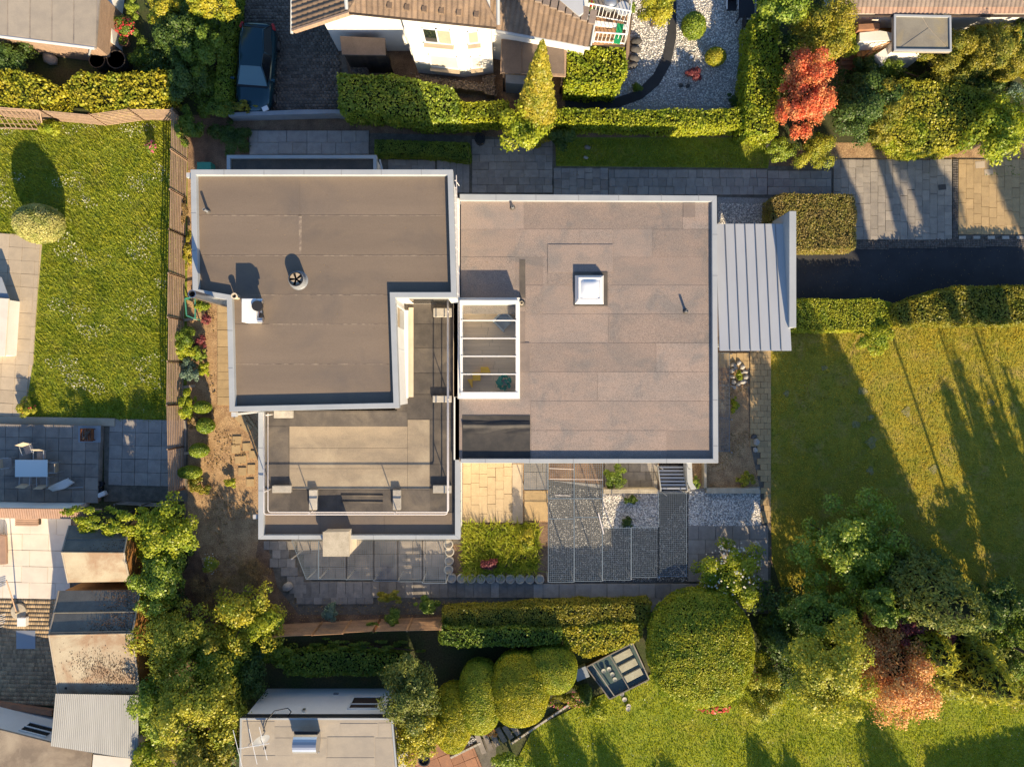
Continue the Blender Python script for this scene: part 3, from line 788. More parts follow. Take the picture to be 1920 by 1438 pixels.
# paths on the south and east side
sp = struct('path', [(500, 1012), (870, 1012), (870, 1060), (1030, 1080), (1290, 1080), (1290, 985), (1428, 985), (1428, 930), (1406, 830), (1400, 655), (1445, 640), (1445, 1150), (560, 1152), (520, 1100)], .012, MT['joint'])
pavers(sp, [(552, 1090), (1000, 1093), (1000, 1120), (552, 1116)], .016, 16, 22, 'slab_mixed', bond=.0, gap=.01)
pavers(sp, [(556, 1112), (700, 1112), (700, 1132), (556, 1128)], .012, 16, 16, 'slab_mixed', bond=.0, gap=.01)
pavers(sp, [(1000, 1094), (1430, 1094), (1430, 1146), (1000, 1122)], .016, 30, 24, 'slab', bond=.4, gap=.01)
pavers(sp, [(495, 1014), (545, 1014), (560, 1080), (575, 1110), (545, 1112), (530, 1080), (511, 1050)], .016, 16, 16, 'slab_mixed', bond=.3, gap=.01)
pavers(sp, [(1406, 655), (1445, 650), (1443, 980), (1428, 980), (1424, 840), (1406, 830)], .016, 13, 11, 'slab_sand', bond=.5, gap=.01)
pavers(sp, [(1348, 662), (1404, 662), (1404, 690), (1348, 690)], .016, 13, 12, 'slab_sand', bond=.5, gap=.01)
pavers(sp, [(1290, 992), (1440, 985), (1440, 1090), (1290, 1090)], .014, 32, 30, 'slab', bond=.4, gap=.012)
# left strip path of sandy slabs
lp2 = struct('side_path', [(404, 570), (434, 570), (436, 770), (484, 830), (484, 960), (440, 960), (404, 790)], .008, MT['sandsoil'])
pavers(lp2, [(408, 572), (436, 572), (436, 760), (408, 760)], .012, 28, 16, 'slab_sand', bond=0, gap=.008)
for k, (x, y, w, h, r) in enumerate(((452, 785, .55, .42, -.7), (463, 800, .5, .42, -.7), (445, 825, .45, .4, 0), (443, 842, .46, .45, 0), (463, 838, .42, .42, .05), (474, 852, .35, .4, 0), (452, 862, .6, .4, .04), (472, 880, .4, .5, 0), (455, 884, .42, .42, 0), (470, 905, .4, .4, 0))):
    slab_at(lp2, *W(x, y)[:2], .06, w, h, .06, r, 'slab_sand', tilt=.006)
for k in range(5):
    slab_at(lp2, *W(458 + 8 * k, 772 + 11 * k)[:2], .07, .42, .12, .07, -.93, 'slab_sand', 'edging_stone')
# sunny terrace south of the house
st = struct('sunny_terrace', [(866, 850), (1030, 850), (1030, 980), (866, 980)], .016, MT['sandsoil'])
pavers(st, [(868, 852), (960, 852), (960, 979), (868, 979)], .02, 16, 24, 'slab_terrace', colbond=True, lens=(1, 1.4, .7), gap=.004)
slab_at(st, *W(970.5, 925)[:2], .075, M(20), M(112), .06, 0, 'slab_beige', 'long_slab')
pavers(st, [(983, 919), (1027, 919), (1027, 976), (983, 976)], .02, 44, 57, 'slab_sand')
pavers(st, [(983, 852), (1029, 852), (1029, 918), (983, 918)], .02, 23, 33, 'slab_mixed')
struct('grass_bed', [(866, 979), (1028, 979), (1028, 1092), (840, 1092), (840, 1020), (866, 1020)], .02, MT['soil'])
grass('tall_bed_grass', [(868, 981), (1012, 981), (1006, 1075), (866, 1078)], .022, 'grass', 300, .34, .03, lean=.9)
# gravel beds
struct('gravel_bed', [(1028, 900), (1236, 918), (1425, 912), (1428, 990), (1290, 1000), (1290, 1092), (1028, 1092)], .02, MT['gravel_bed'])
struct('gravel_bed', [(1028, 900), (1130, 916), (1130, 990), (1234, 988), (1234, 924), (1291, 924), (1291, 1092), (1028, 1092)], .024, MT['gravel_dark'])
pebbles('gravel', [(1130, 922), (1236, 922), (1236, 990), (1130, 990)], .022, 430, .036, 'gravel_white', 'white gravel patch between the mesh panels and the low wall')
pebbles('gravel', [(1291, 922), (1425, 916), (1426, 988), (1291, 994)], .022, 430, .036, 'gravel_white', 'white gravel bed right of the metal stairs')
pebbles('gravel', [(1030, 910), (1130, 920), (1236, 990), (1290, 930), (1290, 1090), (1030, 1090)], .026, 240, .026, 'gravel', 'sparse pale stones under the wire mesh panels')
struct('gravel_garden', [(1080, 185), (1080, 100), (1180, 90), (1190, -40), (1420, -40), (1412, 215), (1080, 215)], .012, MT['gravel_bed'])
CURVE = [(1252, -40), (1268, -40), (1268, 70), (1258, 120), (1235, 160), (1205, 185), (1160, 202), (1060, 205), (1060, 188), (1150, 186), (1195, 170), (1225, 140), (1243, 105), (1252, 60)]
pebbles('gravel', [(1092, 170), (1165, 160), (1182, 60), (1195, -30), (1408, -30), (1402, 200), (1092, 200)], .014, 250, .036, 'gravel_white', 'pale gravel garden beside the white house', holes=[CURVE])
B().prism(WP(CURVE, .05), 0, .05).build('garden_path', MT['asphalt'], kind='structure')
gb = struct('gravel_bed', [(1345, 370), (1440, 372), (1440, 420), (1345, 420)], .02, MT['gravel_bed'])
pebbles('gravel', [(1347, 382), (1432, 382), (1432, 420), (1347, 420)], .022, 330, .03, 'gravel_white', 'pale gravel strip beside the entrance canopy')
# shaded back garden behind lower fence
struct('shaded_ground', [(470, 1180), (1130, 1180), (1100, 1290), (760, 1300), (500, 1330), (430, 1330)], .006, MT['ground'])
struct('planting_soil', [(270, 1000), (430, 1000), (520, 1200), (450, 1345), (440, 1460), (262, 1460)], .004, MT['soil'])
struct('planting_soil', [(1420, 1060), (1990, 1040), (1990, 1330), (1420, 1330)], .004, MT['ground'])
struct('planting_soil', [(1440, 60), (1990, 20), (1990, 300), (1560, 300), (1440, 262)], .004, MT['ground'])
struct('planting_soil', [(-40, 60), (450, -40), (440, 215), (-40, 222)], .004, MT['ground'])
struct('entry_path', [(1545, 130), (1590, 125), (1575, 180), (1545, 220), (1530, 200)], .014, MT['sandsoil'])
struct('rear_yard', [(620, 20), (950, 60), (1080, 60), (1090, 200), (900, 215), (640, 150)], .006, MT['soil'])
tp = struct('terracotta_patio', [(750, 1395), (880, 1380), (930, 1390), (930, 1470), (740, 1470)], .012, MT['joint'])
pavers(tp, [(756, 1418), (880, 1385), (905, 1440), (770, 1470)], .016, 22, 22, 'terracotta', bond=0, rot=math.radians(22))
# ---------------------------------------------------------------- main flat-roofed house
hs = thing('flat_roofed_house', 'large flat-roofed house with brown and pinkish roof decks and white metal parapets', 'house', (0, 0, 0))
ZU, ZR, ZT = 5.95, 3.25, 2.9            # roof decks: upper block, right block, roof terrace
UP = [(357, 318), (849, 318), (856, 558), (741, 558), (748, 765), (430, 772), (425, 562), (361, 551)]
upper = WP(UP, 6.2)
def ccw(p):
    a = sum(p[i][0] * p[(i + 1) % len(p)][1] - p[(i + 1) % len(p)][0] * p[i][1] for i in range(len(p)))
    return p if a > 0 else p[::-1]
upper = ccw(upper)
wall_u = B().prism(inset(upper, .10), 0, ZU - .06).build('wall', MT['white'], hs, label='white rendered walls of the two-storey block')
roof_u = B().prism(inset(upper, .14), ZU - .06, ZU).build('roof', MT['roof_brown'], hs, label='brown membrane roof of the two-storey block')
B().ring(upper, .235, ZU - .16, 6.2).build('parapet', MT['cap'], hs, bevel=.012)
rows = [(332, 404), (404, 479), (479, 553)]
rows2 = [(553, 608), (608, 683), (683, 757)]
for i, (a, b_) in enumerate(rows):
    for (xa, xb) in ((371, 562), (562, 843)) if i < 2 else ((371, 843),):
        B().prism(WP([(xa, a), (xb, a), (xb + (3 if xb > 800 else 0), b_ - 1), (xa + 1, b_ - 1)], ZU), ZU + .002, ZU + .008).build('roofing_sheet', MT['roof_brown'], roof_u)
for i, (a, b_) in enumerate(rows2):
    B().prism(WP([(437 + i, a), (728 + i, a), (730 + i, b_ - 1), (438 + i, b_ - 1)], ZU), ZU + .002, ZU + .008).build('roofing_sheet', MT['roof_brown'], roof_u)
for (xa, xb, y) in ((380, 836, 404.5), (380, 838, 479.5), (505, 728, 608), (442, 725, 683), (470, 720, 553.5)):
    b = B(); n = 26
    for k in range(n):
        x0 = xa + (xb - xa) * k / n; x1 = xa + (xb - xa) * (k + 1) / n
        w = rnd.uniform(.8, 2.2)
        b.sheet(WP([(x0, y - w / 2), (x1, y - w / 2), (x1, y + w / 2), (x0, y + w / 2)], ZU), ZU + .0095)
    b.build('seam', MT['roof_dust'], roof_u)
b = B(); b.sheet(WP([(560, 404), (566, 404), (565, 477), (561, 477)], ZU), ZU + .0095); b.build('seam', MT['roof_dust'], roof_u)

# right block with the glazed courtyard notch
RP = [(862, 364), (1344, 367), (1347, 868), (858.5, 868), (858.5, 743), (971, 743), (971, 563), (862, 563)]
right = ccw(WP(RP, 3.45))
RO = ccw(WP([(845, 364), (1344, 367), (1347, 868), (845, 868)], 3.45))
rw = B(); rw.ring(inset(RO, .12), .3, 0, ZR - .1); rw.build('wall', MT['white'], hs, label='white walls of the single-storey block')
roof_r = B().prism(inset(right, .05), ZR - .12, ZR).build('roof', MT['roof_pink'], hs, label='pinkish mineral felt roof of the single-storey block')
par = B()
def strip(b, pts, w, z0, z1):
    for (p, q) in zip(pts[:-1], pts[1:]):
        p = Vector(p); q = Vector(q); d = (q - p).normalized(); n = Vector((-d.y, d.x)) * w
        b.prism([tuple(p), tuple(q), tuple(q + n), tuple(p + n)], z0, z1)
    return b
def parapet_run(pts_px, z, w, z0):
    P = WP(pts_px, z)
    for p, q in zip(P[:-1], P[1:]):
        strip(B(), [p, q], w, z0, z).build('parapet', MT['cap'], hs, bevel=.012)
pr = WP([(862, 364), (1344, 367), (1347, 868), (864, 868)], 3.45)
def quad_run(p, q, p2, q2, z0, z1):
    B().prism([p, q, q2, p2], z0, z1).build('parapet', MT['cap'], hs, bevel=.012)
RI = WP([(862, 376), (1335, 378), (1337, 860), (864, 860)], 3.45)
quad_run(pr[0], pr[1], RI[0], RI[1], ZR - .2, 3.45); quad_run(pr[1], pr[2], RI[1], RI[2], ZR - .2, 3.45); quad_run(pr[2], pr[3], RI[2], RI[3], ZR - .2, 3.45)
# felt sheets of the right roof: (x0, x1, y0, y1)
SH = []
ys = [377, 430, 482, 535, 589, 643, 697, 752, 807, 862]
for i in range(len(ys) - 1):
    y0, y1 = ys[i], ys[i + 1]
    cuts = {0: [864, 982, 1280, 1336], 1: [864, 966, 1087, 1150, 1223, 1336], 2: [864, 966, 1018, 1026, 1148, 1336], 3: [864, 985, 1018, 1140, 1336], 4: [972, 985, 1018, 1140, 1336],
            5: [972, 984, 1230, 1336], 6: [972, 993, 1120, 1336], 7: [972, 996, 1336], 8: [996, 1250, 1336]}[i]
    for xa, xb in zip(cuts[:-1], cuts[1:]): SH.append((xa, xb, y0, y1))
SH.append((866, 994, 745, 776))
for k, (xa, xb, y0, y1) in enumerate(SH):
    z = ZR + .003 + .004 * ((k * 7) % 3)
    B().prism(WP([(xa + .3, y0 + .3), (xb - .3, y0 + .3), (xb - .3, y1 - .3), (xa + .3, y1 - .3)], ZR), ZR + .001, z).build('roofing_sheet', MT['roof_pink'], roof_r)
for kk, (xa, xb, y0, y1, m) in enumerate(((974, 985, 487, 559, 'roof_felt_dark'), (972, 984, 585, 643, 'felt_patch'), (867, 920, 779, 861, 'felt_black'), (920, 994, 779, 861, 'felt_black'),
                            (1281, 1303, 381, 408, 'felt_patch'), (1064, 1145, 501, 512, 'felt_patch'), (1027, 1149, 459, 511, 'roof_pink'), (972, 993, 643, 697, 'felt_patch'))):
    B().prism(WP([(xa, y0), (xb, y0), (xb, y1), (xa, y1)], ZR), ZR + .002, ZR + .014 + .003 * kk).build('roofing_patch', MT[m], roof_r)
# loose felt fold near the terrace
b = B(); n = 14; P0 = W(868, 790, ZR); P1 = W(994, 812, ZR)
vs = []; fs = []
for i in range(n + 1):
    u = i / n; yy = P0[1] + (P1[1] - P0[1]) * u; zz = ZR + .03 + .09 * math.exp(-((u - .3) / .18) ** 2)
    for j in range(9):
        x = P0[0] + (P1[0] - P0[0]) * j / 8; vs.append((x, yy, zz + .02 * math.sin(j * 1.1 + i * .5)))
for i in range(n):
    for j in range(8): fs.append((i * 9 + j, i * 9 + j + 1, (i + 1) * 9 + j + 1, (i + 1) * 9 + j))
b.add(vs, fs); b.build('loose_felt', MT['felt_black'], roof_r, smooth=True)

# roof terrace block
TP = ccw(WP([(484, 768), (484, 1011), (863, 1011), (863, 560), (741, 560), (741, 768)], 3.15))
B().prism(inset(TP, .12), 0, ZT - .08).build('wall', MT['white'], hs, label='white walls below the roof terrace')
roof_t = B().prism(inset(TP, .06), ZT - .08, ZT).build('roof', MT['roof_felt_dark'], hs, label='roof terrace deck with dusty felt sheets')
def tq(a, b_, c, d):
    P = WP([a, b_, c, d], 3.15); B().prism(P, ZT - .25, 3.15).build('parapet', MT['cap'], hs, bevel=.012)
tq((484, 772), (494, 772), (494, 1003), (484, 1011)); tq((484, 1011), (494, 1003), (853, 1003), (863, 1011)); tq((853, 1003), (863, 1011), (864, 744), (853, 744))
B().prism(WP([(850, 562), (859.5, 562), (859.5, 744), (850, 744)], 3.15), ZT - .1, 3.15).build('kerb_board', MT['cream'], hs)
B().prism(WP([(858.5, 562), (865, 562), (865, 744), (858.5, 744)], 3.4), ZR - .2, 3.4).build('gutter', MT['slab_dark'], hs)
TS = [(496, 541, 800, 845), (496, 541, 845, 900), (496, 541, 900, 960), (544, 640, 772, 800), (640, 763, 772, 800), (763, 851, 740, 786), (763, 851, 700, 739), (763, 851, 653, 699), (763, 851, 608, 652), (763, 851, 566, 607),
      (806, 851, 787, 870), (806, 851, 871, 960), (544, 632, 918, 960), (632, 718, 918, 960), (718, 806, 918, 960), (741, 762, 600, 768)]
for (xa, xb, y0, y1) in TS:
    B().prism(WP([(xa, y0), (xb, y0), (xb, y1), (xa, y1)], ZT), ZT + .001, ZT + .008 + rnd.uniform(0, .006)).build('roofing_sheet', MT['roof_felt_dark'], roof_t)
for (xa, xb, y0, y1) in ((543, 764, 799.5, 840), (543, 764, 840.5, 878), (543, 764, 878.5, 917), (764.5, 805.5, 787, 917), (494.5, 600, 961, 1003), (600.5, 720, 961, 1003), (720.5, 852.5, 961, 1003)):
    B().prism(WP([(xa, y0), (xb, y0), (xb, y1), (xa, y1)], ZT), ZT + .001, ZT + .016).build('roofing_sheet', MT['roof_sand'] if y0 < 950 else MT['roof_brown'], roof_t)
b = B()
for k in range(2):
    y = 928 + k * 12; b.tube([W(640, y, ZT + .01), W(718, y + 1, ZT + .01)], .05, 6)
b.build('felt_roll', MT['roof_felt_dark'], roof_t, smooth=True)

# back bay with its own low roof
BP = ccw(WP([(425, 291), (706, 291), (706, 330), (425, 330)], 3.0))
B().prism(inset(BP, .08), 0, 2.75).build('wall', MT['white'], hs, label='white wall of the back bay')
B().prism(inset(BP, .1), 2.75, 2.85).build('roof', MT['roof_felt_dark'], hs, label='dark flat roof of the back bay')
B().ring(BP, .16, 2.7, 3.0).build('parapet', MT['cap'], hs, bevel=.01)
B().tube([W(712, 300, 2.9), W(716, 316, 2.9), W(716, 322, .2)], .05, 8).build('downpipe', MT['cap'], hs)

# glazed walls of the upper block facing the roof terrace
def wpart(name, c, d, m, **k): return B().box(c, d).build(name, MT[m], hs, **k)
XE = upper_e = W(741, 560, 6.2)[0] - .10            # x of the inner east wall plane
y0 = W(0, 560, 6.2)[1] - .2; y1 = W(0, 760, 6.2)[1] + .25
yl = lambda t: y0 + (y1 - y0) * t
for (a, b_, kind) in ((.0, .47, 'glass'), (.52, .62, 'glass'), (.62, .95, 'door')):
    z0, z1 = ZT + .35, ZU - .45
    wpart('window', (XE + .015, (yl(a) + yl(b_)) / 2, (z0 + z1) / 2), (.05, abs(yl(b_) - yl(a)), z1 - z0), 'darkglass' if kind == 'glass' else 'yellow')
    wn_ = B()
    for yy in (yl(a), yl(b_)): wn_.box((XE + .03, yy, (z0 + z1) / 2), (.10, .07, z1 - z0 + .1))
    for zz in (z0, z1): wn_.box((XE + .03, (yl(a) + yl(b_)) / 2, zz), (.10, abs(yl(b_) - yl(a)) - .07, .07))
    wn_.build('window_frame', MT['frame'], hs)
wpart('window_sill', (XE + .12, (y0 + y1) / 2, ZT + .32), (.24, abs(y1 - y0), .05), 'whitepaint')
wpart('terrace_kerb', (XE + .33, (y0 + y1) / 2 + .1, ZT + .06), (.22, abs(y1 - y0) + .1, .12), 'cream')
wpart('terrace_kerb', ((W(741, 560, 6.2)[0] + W(851, 560, ZT)[0]) / 2 + .3, W(0, 566, ZT)[1] + .12, ZT + .07), (M(90, ZT), .18, .14), 'cream')
YS = W(0, 558, 6.2)[1] + .10
wpart('window', ((W(752, 0, 6)[0] + W(845, 0, 6)[0]) / 2, YS - .015, ZT + 1.2), (M(70, ZT), .05, 1.6), 'darkglass')
for k in range(13):      # parapet clips along the notch
    p = W(740.5, 572 + k * 15.4, 6.2); slab_at(hs, p[0], p[1], 6.17, .05, .09, .1, 0, 'grey', 'parapet_clip', 0)
b = B()
for k in range(16):
    p = W(852, 335 + k * 14, 6.2); b.box((p[0] + .03, p[1], 5.9), (.09, .03, .03))
    if k % 3 == 0: b.tube([(p[0] + .02, p[1], 5.9), (p[0] + .16, p[1] - .12, 5.5)], .015, 5)
b.tube([(W(852, 325, 6.2)[0] + .06, W(0, 325, 6.2)[1], 5.9), (W(857, 556, 6.2)[0] + .06, W(0, 556, 6.2)[1], 5.9)], .018, 6)
b.build('cable_rail', MT['pinkwhite'], hs)
for k in range(14):
    p = W(863.5, 750 + k * 19, 3.1); slab_at(hs, p[0], p[1], 3.07, .05, .07, .1, 0, 'grey', 'parapet_clip', 0)
for (x, y, d) in ((356, 330, -1), (440, 777, 1), (480, 968, 1)):
    z = 5.9 if y < 800 else 2.7
    p = W(x, y, z)
    bb = B(); bb.box((p[0], p[1], z), (.2, .2, .24)); bb.tube([(p[0], p[1], z), (p[0], p[1], .1)], .05, 8); bb.build('rainwater_hopper', MT['zinc'], hs)

# sunroom below the glass roof: real room with floor, walls and things
sx0, sx1 = W(863, 0, 3.45)[0], W(970, 0, 3.45)[0]; sy0, sy1 = W(0, 743, 3.45)[1], W(0, 563, 3.45)[1]
room = B(); zf = 1.5
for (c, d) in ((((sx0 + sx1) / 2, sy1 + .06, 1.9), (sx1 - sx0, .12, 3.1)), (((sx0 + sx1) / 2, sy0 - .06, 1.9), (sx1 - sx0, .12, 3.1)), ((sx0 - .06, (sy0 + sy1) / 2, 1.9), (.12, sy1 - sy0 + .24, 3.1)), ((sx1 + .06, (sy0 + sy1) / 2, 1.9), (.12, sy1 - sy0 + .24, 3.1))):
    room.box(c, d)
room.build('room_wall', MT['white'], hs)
fl = B().box(((sx0 + sx1) / 2, (sy0 + sy1) / 2, zf - .05), (sx1 - sx0 - .004, sy1 - sy0 - .004, .06)).build('room_floor', MT['joint'], hs)
nf = 24
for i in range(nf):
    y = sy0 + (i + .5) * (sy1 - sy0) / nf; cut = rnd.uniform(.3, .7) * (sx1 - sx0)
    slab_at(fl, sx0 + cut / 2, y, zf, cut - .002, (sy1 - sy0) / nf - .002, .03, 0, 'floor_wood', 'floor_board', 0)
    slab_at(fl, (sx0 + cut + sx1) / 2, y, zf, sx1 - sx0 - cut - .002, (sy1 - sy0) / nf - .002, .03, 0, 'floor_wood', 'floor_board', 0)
ZG0, ZG1 = 3.5, 3.95      # glass roof: south low, north high
gr = thing('glass_roof', 'glazed pitched roof with white glazing bars over the sunroom', 'skylight', ((sx0 + sx1) / 2, (sy0 + sy1) / 2, ZR))
def gz(y): return ZG0 + (ZG1 - ZG0) * (y - sy0) / (sy1 - sy0)
bx = lambda name, c, d, m: B().box(c, d).build(name, MT[m], gr, bevel=.008)
ry = []
yA, yB = W(0, 742, ZG0)[1], W(0, 567, ZG1)[1]; xA, xB = W(863, 0, 3.7)[0], W(971, 0, 3.7)[0]
def zz(y): return ZG0 + (ZG1 - ZG0) * (y - yA) / (yB - yA)
for x in (xA + .05, xB - .05):
    bb = B(); bb.prism([(x - .05, yA), (x + .05, yA), (x + .05, yB), (x - .05, yB)], ZR + .01, lambda X, Y: zz(Y)); bb.build('side_frame', MT['whitepaint'], gr)
B().box(((xA + xB) / 2, yA + .08, (ZR + ZG0) / 2 + .02), (xB - xA + .02, .2, ZG0 - ZR + .06)).build('bottom_frame', MT['whitepaint'], gr, bevel=.01)
B().box(((xA + xB) / 2, yB + .02, (ZR + ZG1) / 2 + .02), (xB - xA + .02, .16, ZG1 - ZR + .08)).build('top_frame', MT['whitepaint'], gr, bevel=.01)
for k, yp in enumerate((583, 601, 634.5, 668, 701.5, 732)):
    if 0 < k < 5:
        z = zz(W(0, yp, 3.7)[1]); p = W(0, yp, z)[1]
        bx('glazing_bar', ((xA + xB) / 2, p, z + .01), (xB - xA - .1, .05, .07), 'whitepaint')
edges = [yA + .18] + [W(0, yp, 3.7)[1] for yp in (701.5, 668, 634.5, 601)] + [yB - .06]
for a, b_ in zip(edges[:-1], edges[1:]):
    B().slab([(xA + .1, a + .03, zz(a + .03)), (xB - .1, a + .03, zz(a + .03)), (xB - .1, b_ - .03, zz(b_ - .03)), (xA + .1, b_ - .03, zz(b_ - .03))], .012).build('pane', MT['glass'], gr)
# things inside the sunroom
def zp(x, y, z): return W(x, y, z)
ch = thing('armchair', 'pale grey square armchair turned cornerwise under the glass roof', 'chair', zp(945, 602, zf))
c = zp(945, 602, zf + .4); r = math.radians(45)
for nm, off, d, z in (('seat', (0, 0), (.62, .62, .3), .55), ('arm', (.36, 0), (.1, .72, .5), .62), ('arm', (-.36, 0), (.1, .72, .5), .62), ('backrest', (0, .36), (.82, .1, .75), .72)):
    B().box((c[0] + off[0] * math.cos(r) - off[1] * math.sin(r), c[1] + off[0] * math.sin(r) + off[1] * math.cos(r), z + zf - .35), d, r).build(nm, MT['zinc'], ch, bevel=.02)
ys_ = thing('foam_steps', 'bright yellow foam play blocks on the sunroom floor', 'play blocks', zp(895, 710, zf))
for (pts, z) in (([(901, 688), (915, 688), (920, 699), (901, 699)], zf + .4), ([(886, 699), (901, 699), (901, 714), (886, 714)], zf + .25), ([(876, 711), (886, 711), (886, 726), (884, 726)], zf + .2)):
    B().prism(WP(pts, z), zf, z).build('block', MT['yellow'], ys_, bevel=.01)
po = thing('potted_plant', 'small teal potted plant on the sunroom floor', 'plant', zp(945, 717, zf))
b = B(); c = zp(945, 717, zf + .15)
B().lathe([(.12, 0), (.16, .3), (.14, .3), (.0, .26)], (c[0], c[1], zf), 12).build('pot', MT['grey'], po)
P = np.array([c]) + randdir(60) * np.array([.32, .32, .2]) + np.array([0, 0, .25])
link('leaves', leaves('leaves', P, np.tile([0, 0, 1.], (60, 1)), .2, .5), MT['teal'], po)

# entrance canopy: sloped standing-seam roof with a white side fin
cy0, cy1 = W(0, 657, 3.5)[1], W(0, 420, 2.7)[1]
cx0 = W(1336, 0, 3.46)[0] + .33; cx1 = W(1484, 657, 3.5)[0]
cz = lambda y: 3.5 - (3.5 - 2.7) * (y - cy0) / (cy1 - cy0)
cp = thing('entrance_canopy', 'pale grey standing-seam metal canopy with a white side fin beside the driveway', 'canopy', (13, 5, 0))
nseam = 7
croof = B().prism([(cx0, cy0), (cx1, cy0), (cx1, cy1), (cx0, cy1)], lambda x, y: cz(y) - .12, lambda x, y: cz(y)).build('roof', MT['zinc'], cp)
for k in range(nseam):
    xa = cx0 + (cx1 - cx0) * k / nseam; xb = cx0 + (cx1 - cx0) * (k + 1) / nseam
    B().prism([(xa + .012, cy0 - .02), (xb - .012, cy0 - .02), (xb - .012, cy1), (xa + .012, cy1)], lambda x, y: cz(y) + .002, lambda x, y: cz(y) + .008).build('metal_sheet', MT['zinc'], croof)
for k in range(1, nseam):
    xa = cx0 + (cx1 - cx0) * k / nseam
    B().prism([(xa - .012, cy0 - .02), (xa + .012, cy0 - .02), (xa + .012, cy1), (xa - .012, cy1)], lambda x, y: cz(y) + .001, lambda x, y: cz(y) + .05).build('seam', MT['grey'], croof)
fx0, fx1 = W(1480, 0, 3.5)[0], W(1493, 0, 3.5)[0]; fy0, fy1 = W(0, 614, 3.5)[1], W(0, 396, 3.5)[1]
B().prism([(fx0, fy0), (fx1, fy0), (fx1, fy1), (fx0, fy1)], 0, 3.5).build('side_fin', MT['cap'], cp, bevel=.01)
for x, y in ((cx1 - .3, cy0 + .3), (cx0 + .3, cy0 + .3)):
    B().box((x, y, 1.65), (.14, .14, 3.3)).build('post', MT['cap'], cp)
# chimney outside the terrace
chm = thing('chimney', 'square beige concrete chimney at the front edge of the roof terrace', 'chimney', W(630, 1020, 0))
CPX = WP([(605, 997), (654, 996), (655, 1043), (605, 1043)], 3.7)
B().prism(inset(ccw(CPX), .03), 0, 3.6).build('shaft', MT['cream'], chm)
B().prism(CPX, 3.6, 3.7).build('cap', MT['concrete_warm'], chm, bevel=.012)
# skylight dome
sk = thing('roof_skylight', 'square white roof skylight with pale dome in the pinkish roof', 'skylight', W(1105, 541, ZR))
o_ = WP([(1075, 509), (1137, 509), (1138, 574), (1075, 574)], ZR + .15)
B().prism(WP([(1076, 510), (1139, 510), (1139, 574), (1076, 574)], ZR), ZR + .02, ZR + .05).build('flashing', MT['roof_felt_dark'], sk)
c0 = Vector((*W(1106, 542, ZR + .3)[:2], 0)); hw = M(24, ZR)
vs = [(c0.x + s * hw * k, c0.y + t_ * hw * k, z) for k, z in ((1.12, ZR + .05), (.95, ZR + .3)) for s, t_ in ((-1, -1), (1, -1), (1, 1), (-1, 1))]
B().add(vs, [(0, 1, 5, 4), (1, 2, 6, 5), (2, 3, 7, 6), (3, 0, 4, 7), (4, 5, 6, 7)]).build('kerb', MT['whitepaint'], sk)
sq = [(c0.x + s * hw * .9, c0.y + t_ * hw * .9) for s, t_ in ((-1, -1), (1, -1), (1, 1), (-1, 1))]
B().ring(sq, .1, ZR + .3, ZR + .37).build('frame', MT['whitepaint'], sk, bevel=.015)
vs = []; fs = []
for i in range(9):
    for j in range(9):
        u, v = i / 4 - 1, j / 4 - 1
        vs.append((c0.x + u * hw * .78, c0.y + v * hw * .78, ZR + .32 + .14 * (1 - u ** 4) * (1 - v ** 4)))
for i in range(8):
    for j in range(8): fs.append((i * 9 + j, (i + 1) * 9 + j, (i + 1) * 9 + j + 1, i * 9 + j + 1))
B().add(vs, fs).build('dome', MT['whiteglass'], sk, smooth=True)
# vents on the roofs
def vent(px, py, zb, h, r, label, name='vent_pipe', m='grey'):
    x, y, _ = W(px, py, zb)
    t = thing(name, label, 'vent', (x, y, zb))
    B().lathe([(r, 0), (r, h), (r * .7, h), (r * .7, h - .15)], (x, y, zb), 12).build('pipe', MT[m], t, smooth=False)
    B().lathe([(r * 2.2, 0), (r * 1.6, .04), (r * 1.05, .09)], (x, y, zb), 14).build('collar', MT['roof_felt_dark'], t)
    return t
vent(390, 397, ZU + .01, .42, .06, 'small dark vent pipe in the corner of the brown roof')
vent(961, 390, ZR + .01, .30, .06, 'small dark vent pipe near the back edge of the pinkish roof')
vent(1285, 584, ZR + .01, .38, .06, 'small dark vent pipe right of the roof skylight')
vent(978, 569, ZR + .01, .25, .09, 'short pale vent stub at the glass roof corner', m='concrete_warm')
x, y, _ = W(560, 526, ZU)
t = thing('roof_fan', 'round roof ventilator with cross-shaped cowl on the brown roof', 'vent', (x, y, ZU))
B().lathe([(.42, 0), (.36, .05), (.34, .38), (.3, .40), (.3, .22)], (x, y, ZU + .01), 24).build('housing', MT['grey'], t)
B().lathe([(.295, .23), (.0, .235)], (x, y, ZU + .01), 24).build('well', MT['black'], t)
for k in range(5):
    a = k * 2 * math.pi / 5
    B().add([(x + .06 * math.cos(a), y + .06 * math.sin(a), ZU + .37)] + [(x + .29 * math.cos(a + d), y + .29 * math.sin(a + d), ZU + .37) for d in (-.42, -.2, 0, .2, .42)], [(0, 1, 2, 3, 4, 5)]).build('cowl_blade', MT['slab_beige'], t)
B().lathe([(.33, .0), (.30, .07), (.27, .07), (.27, 0)], (x, y, ZU + .37), 24, False).build('rim', MT['dark'], t)
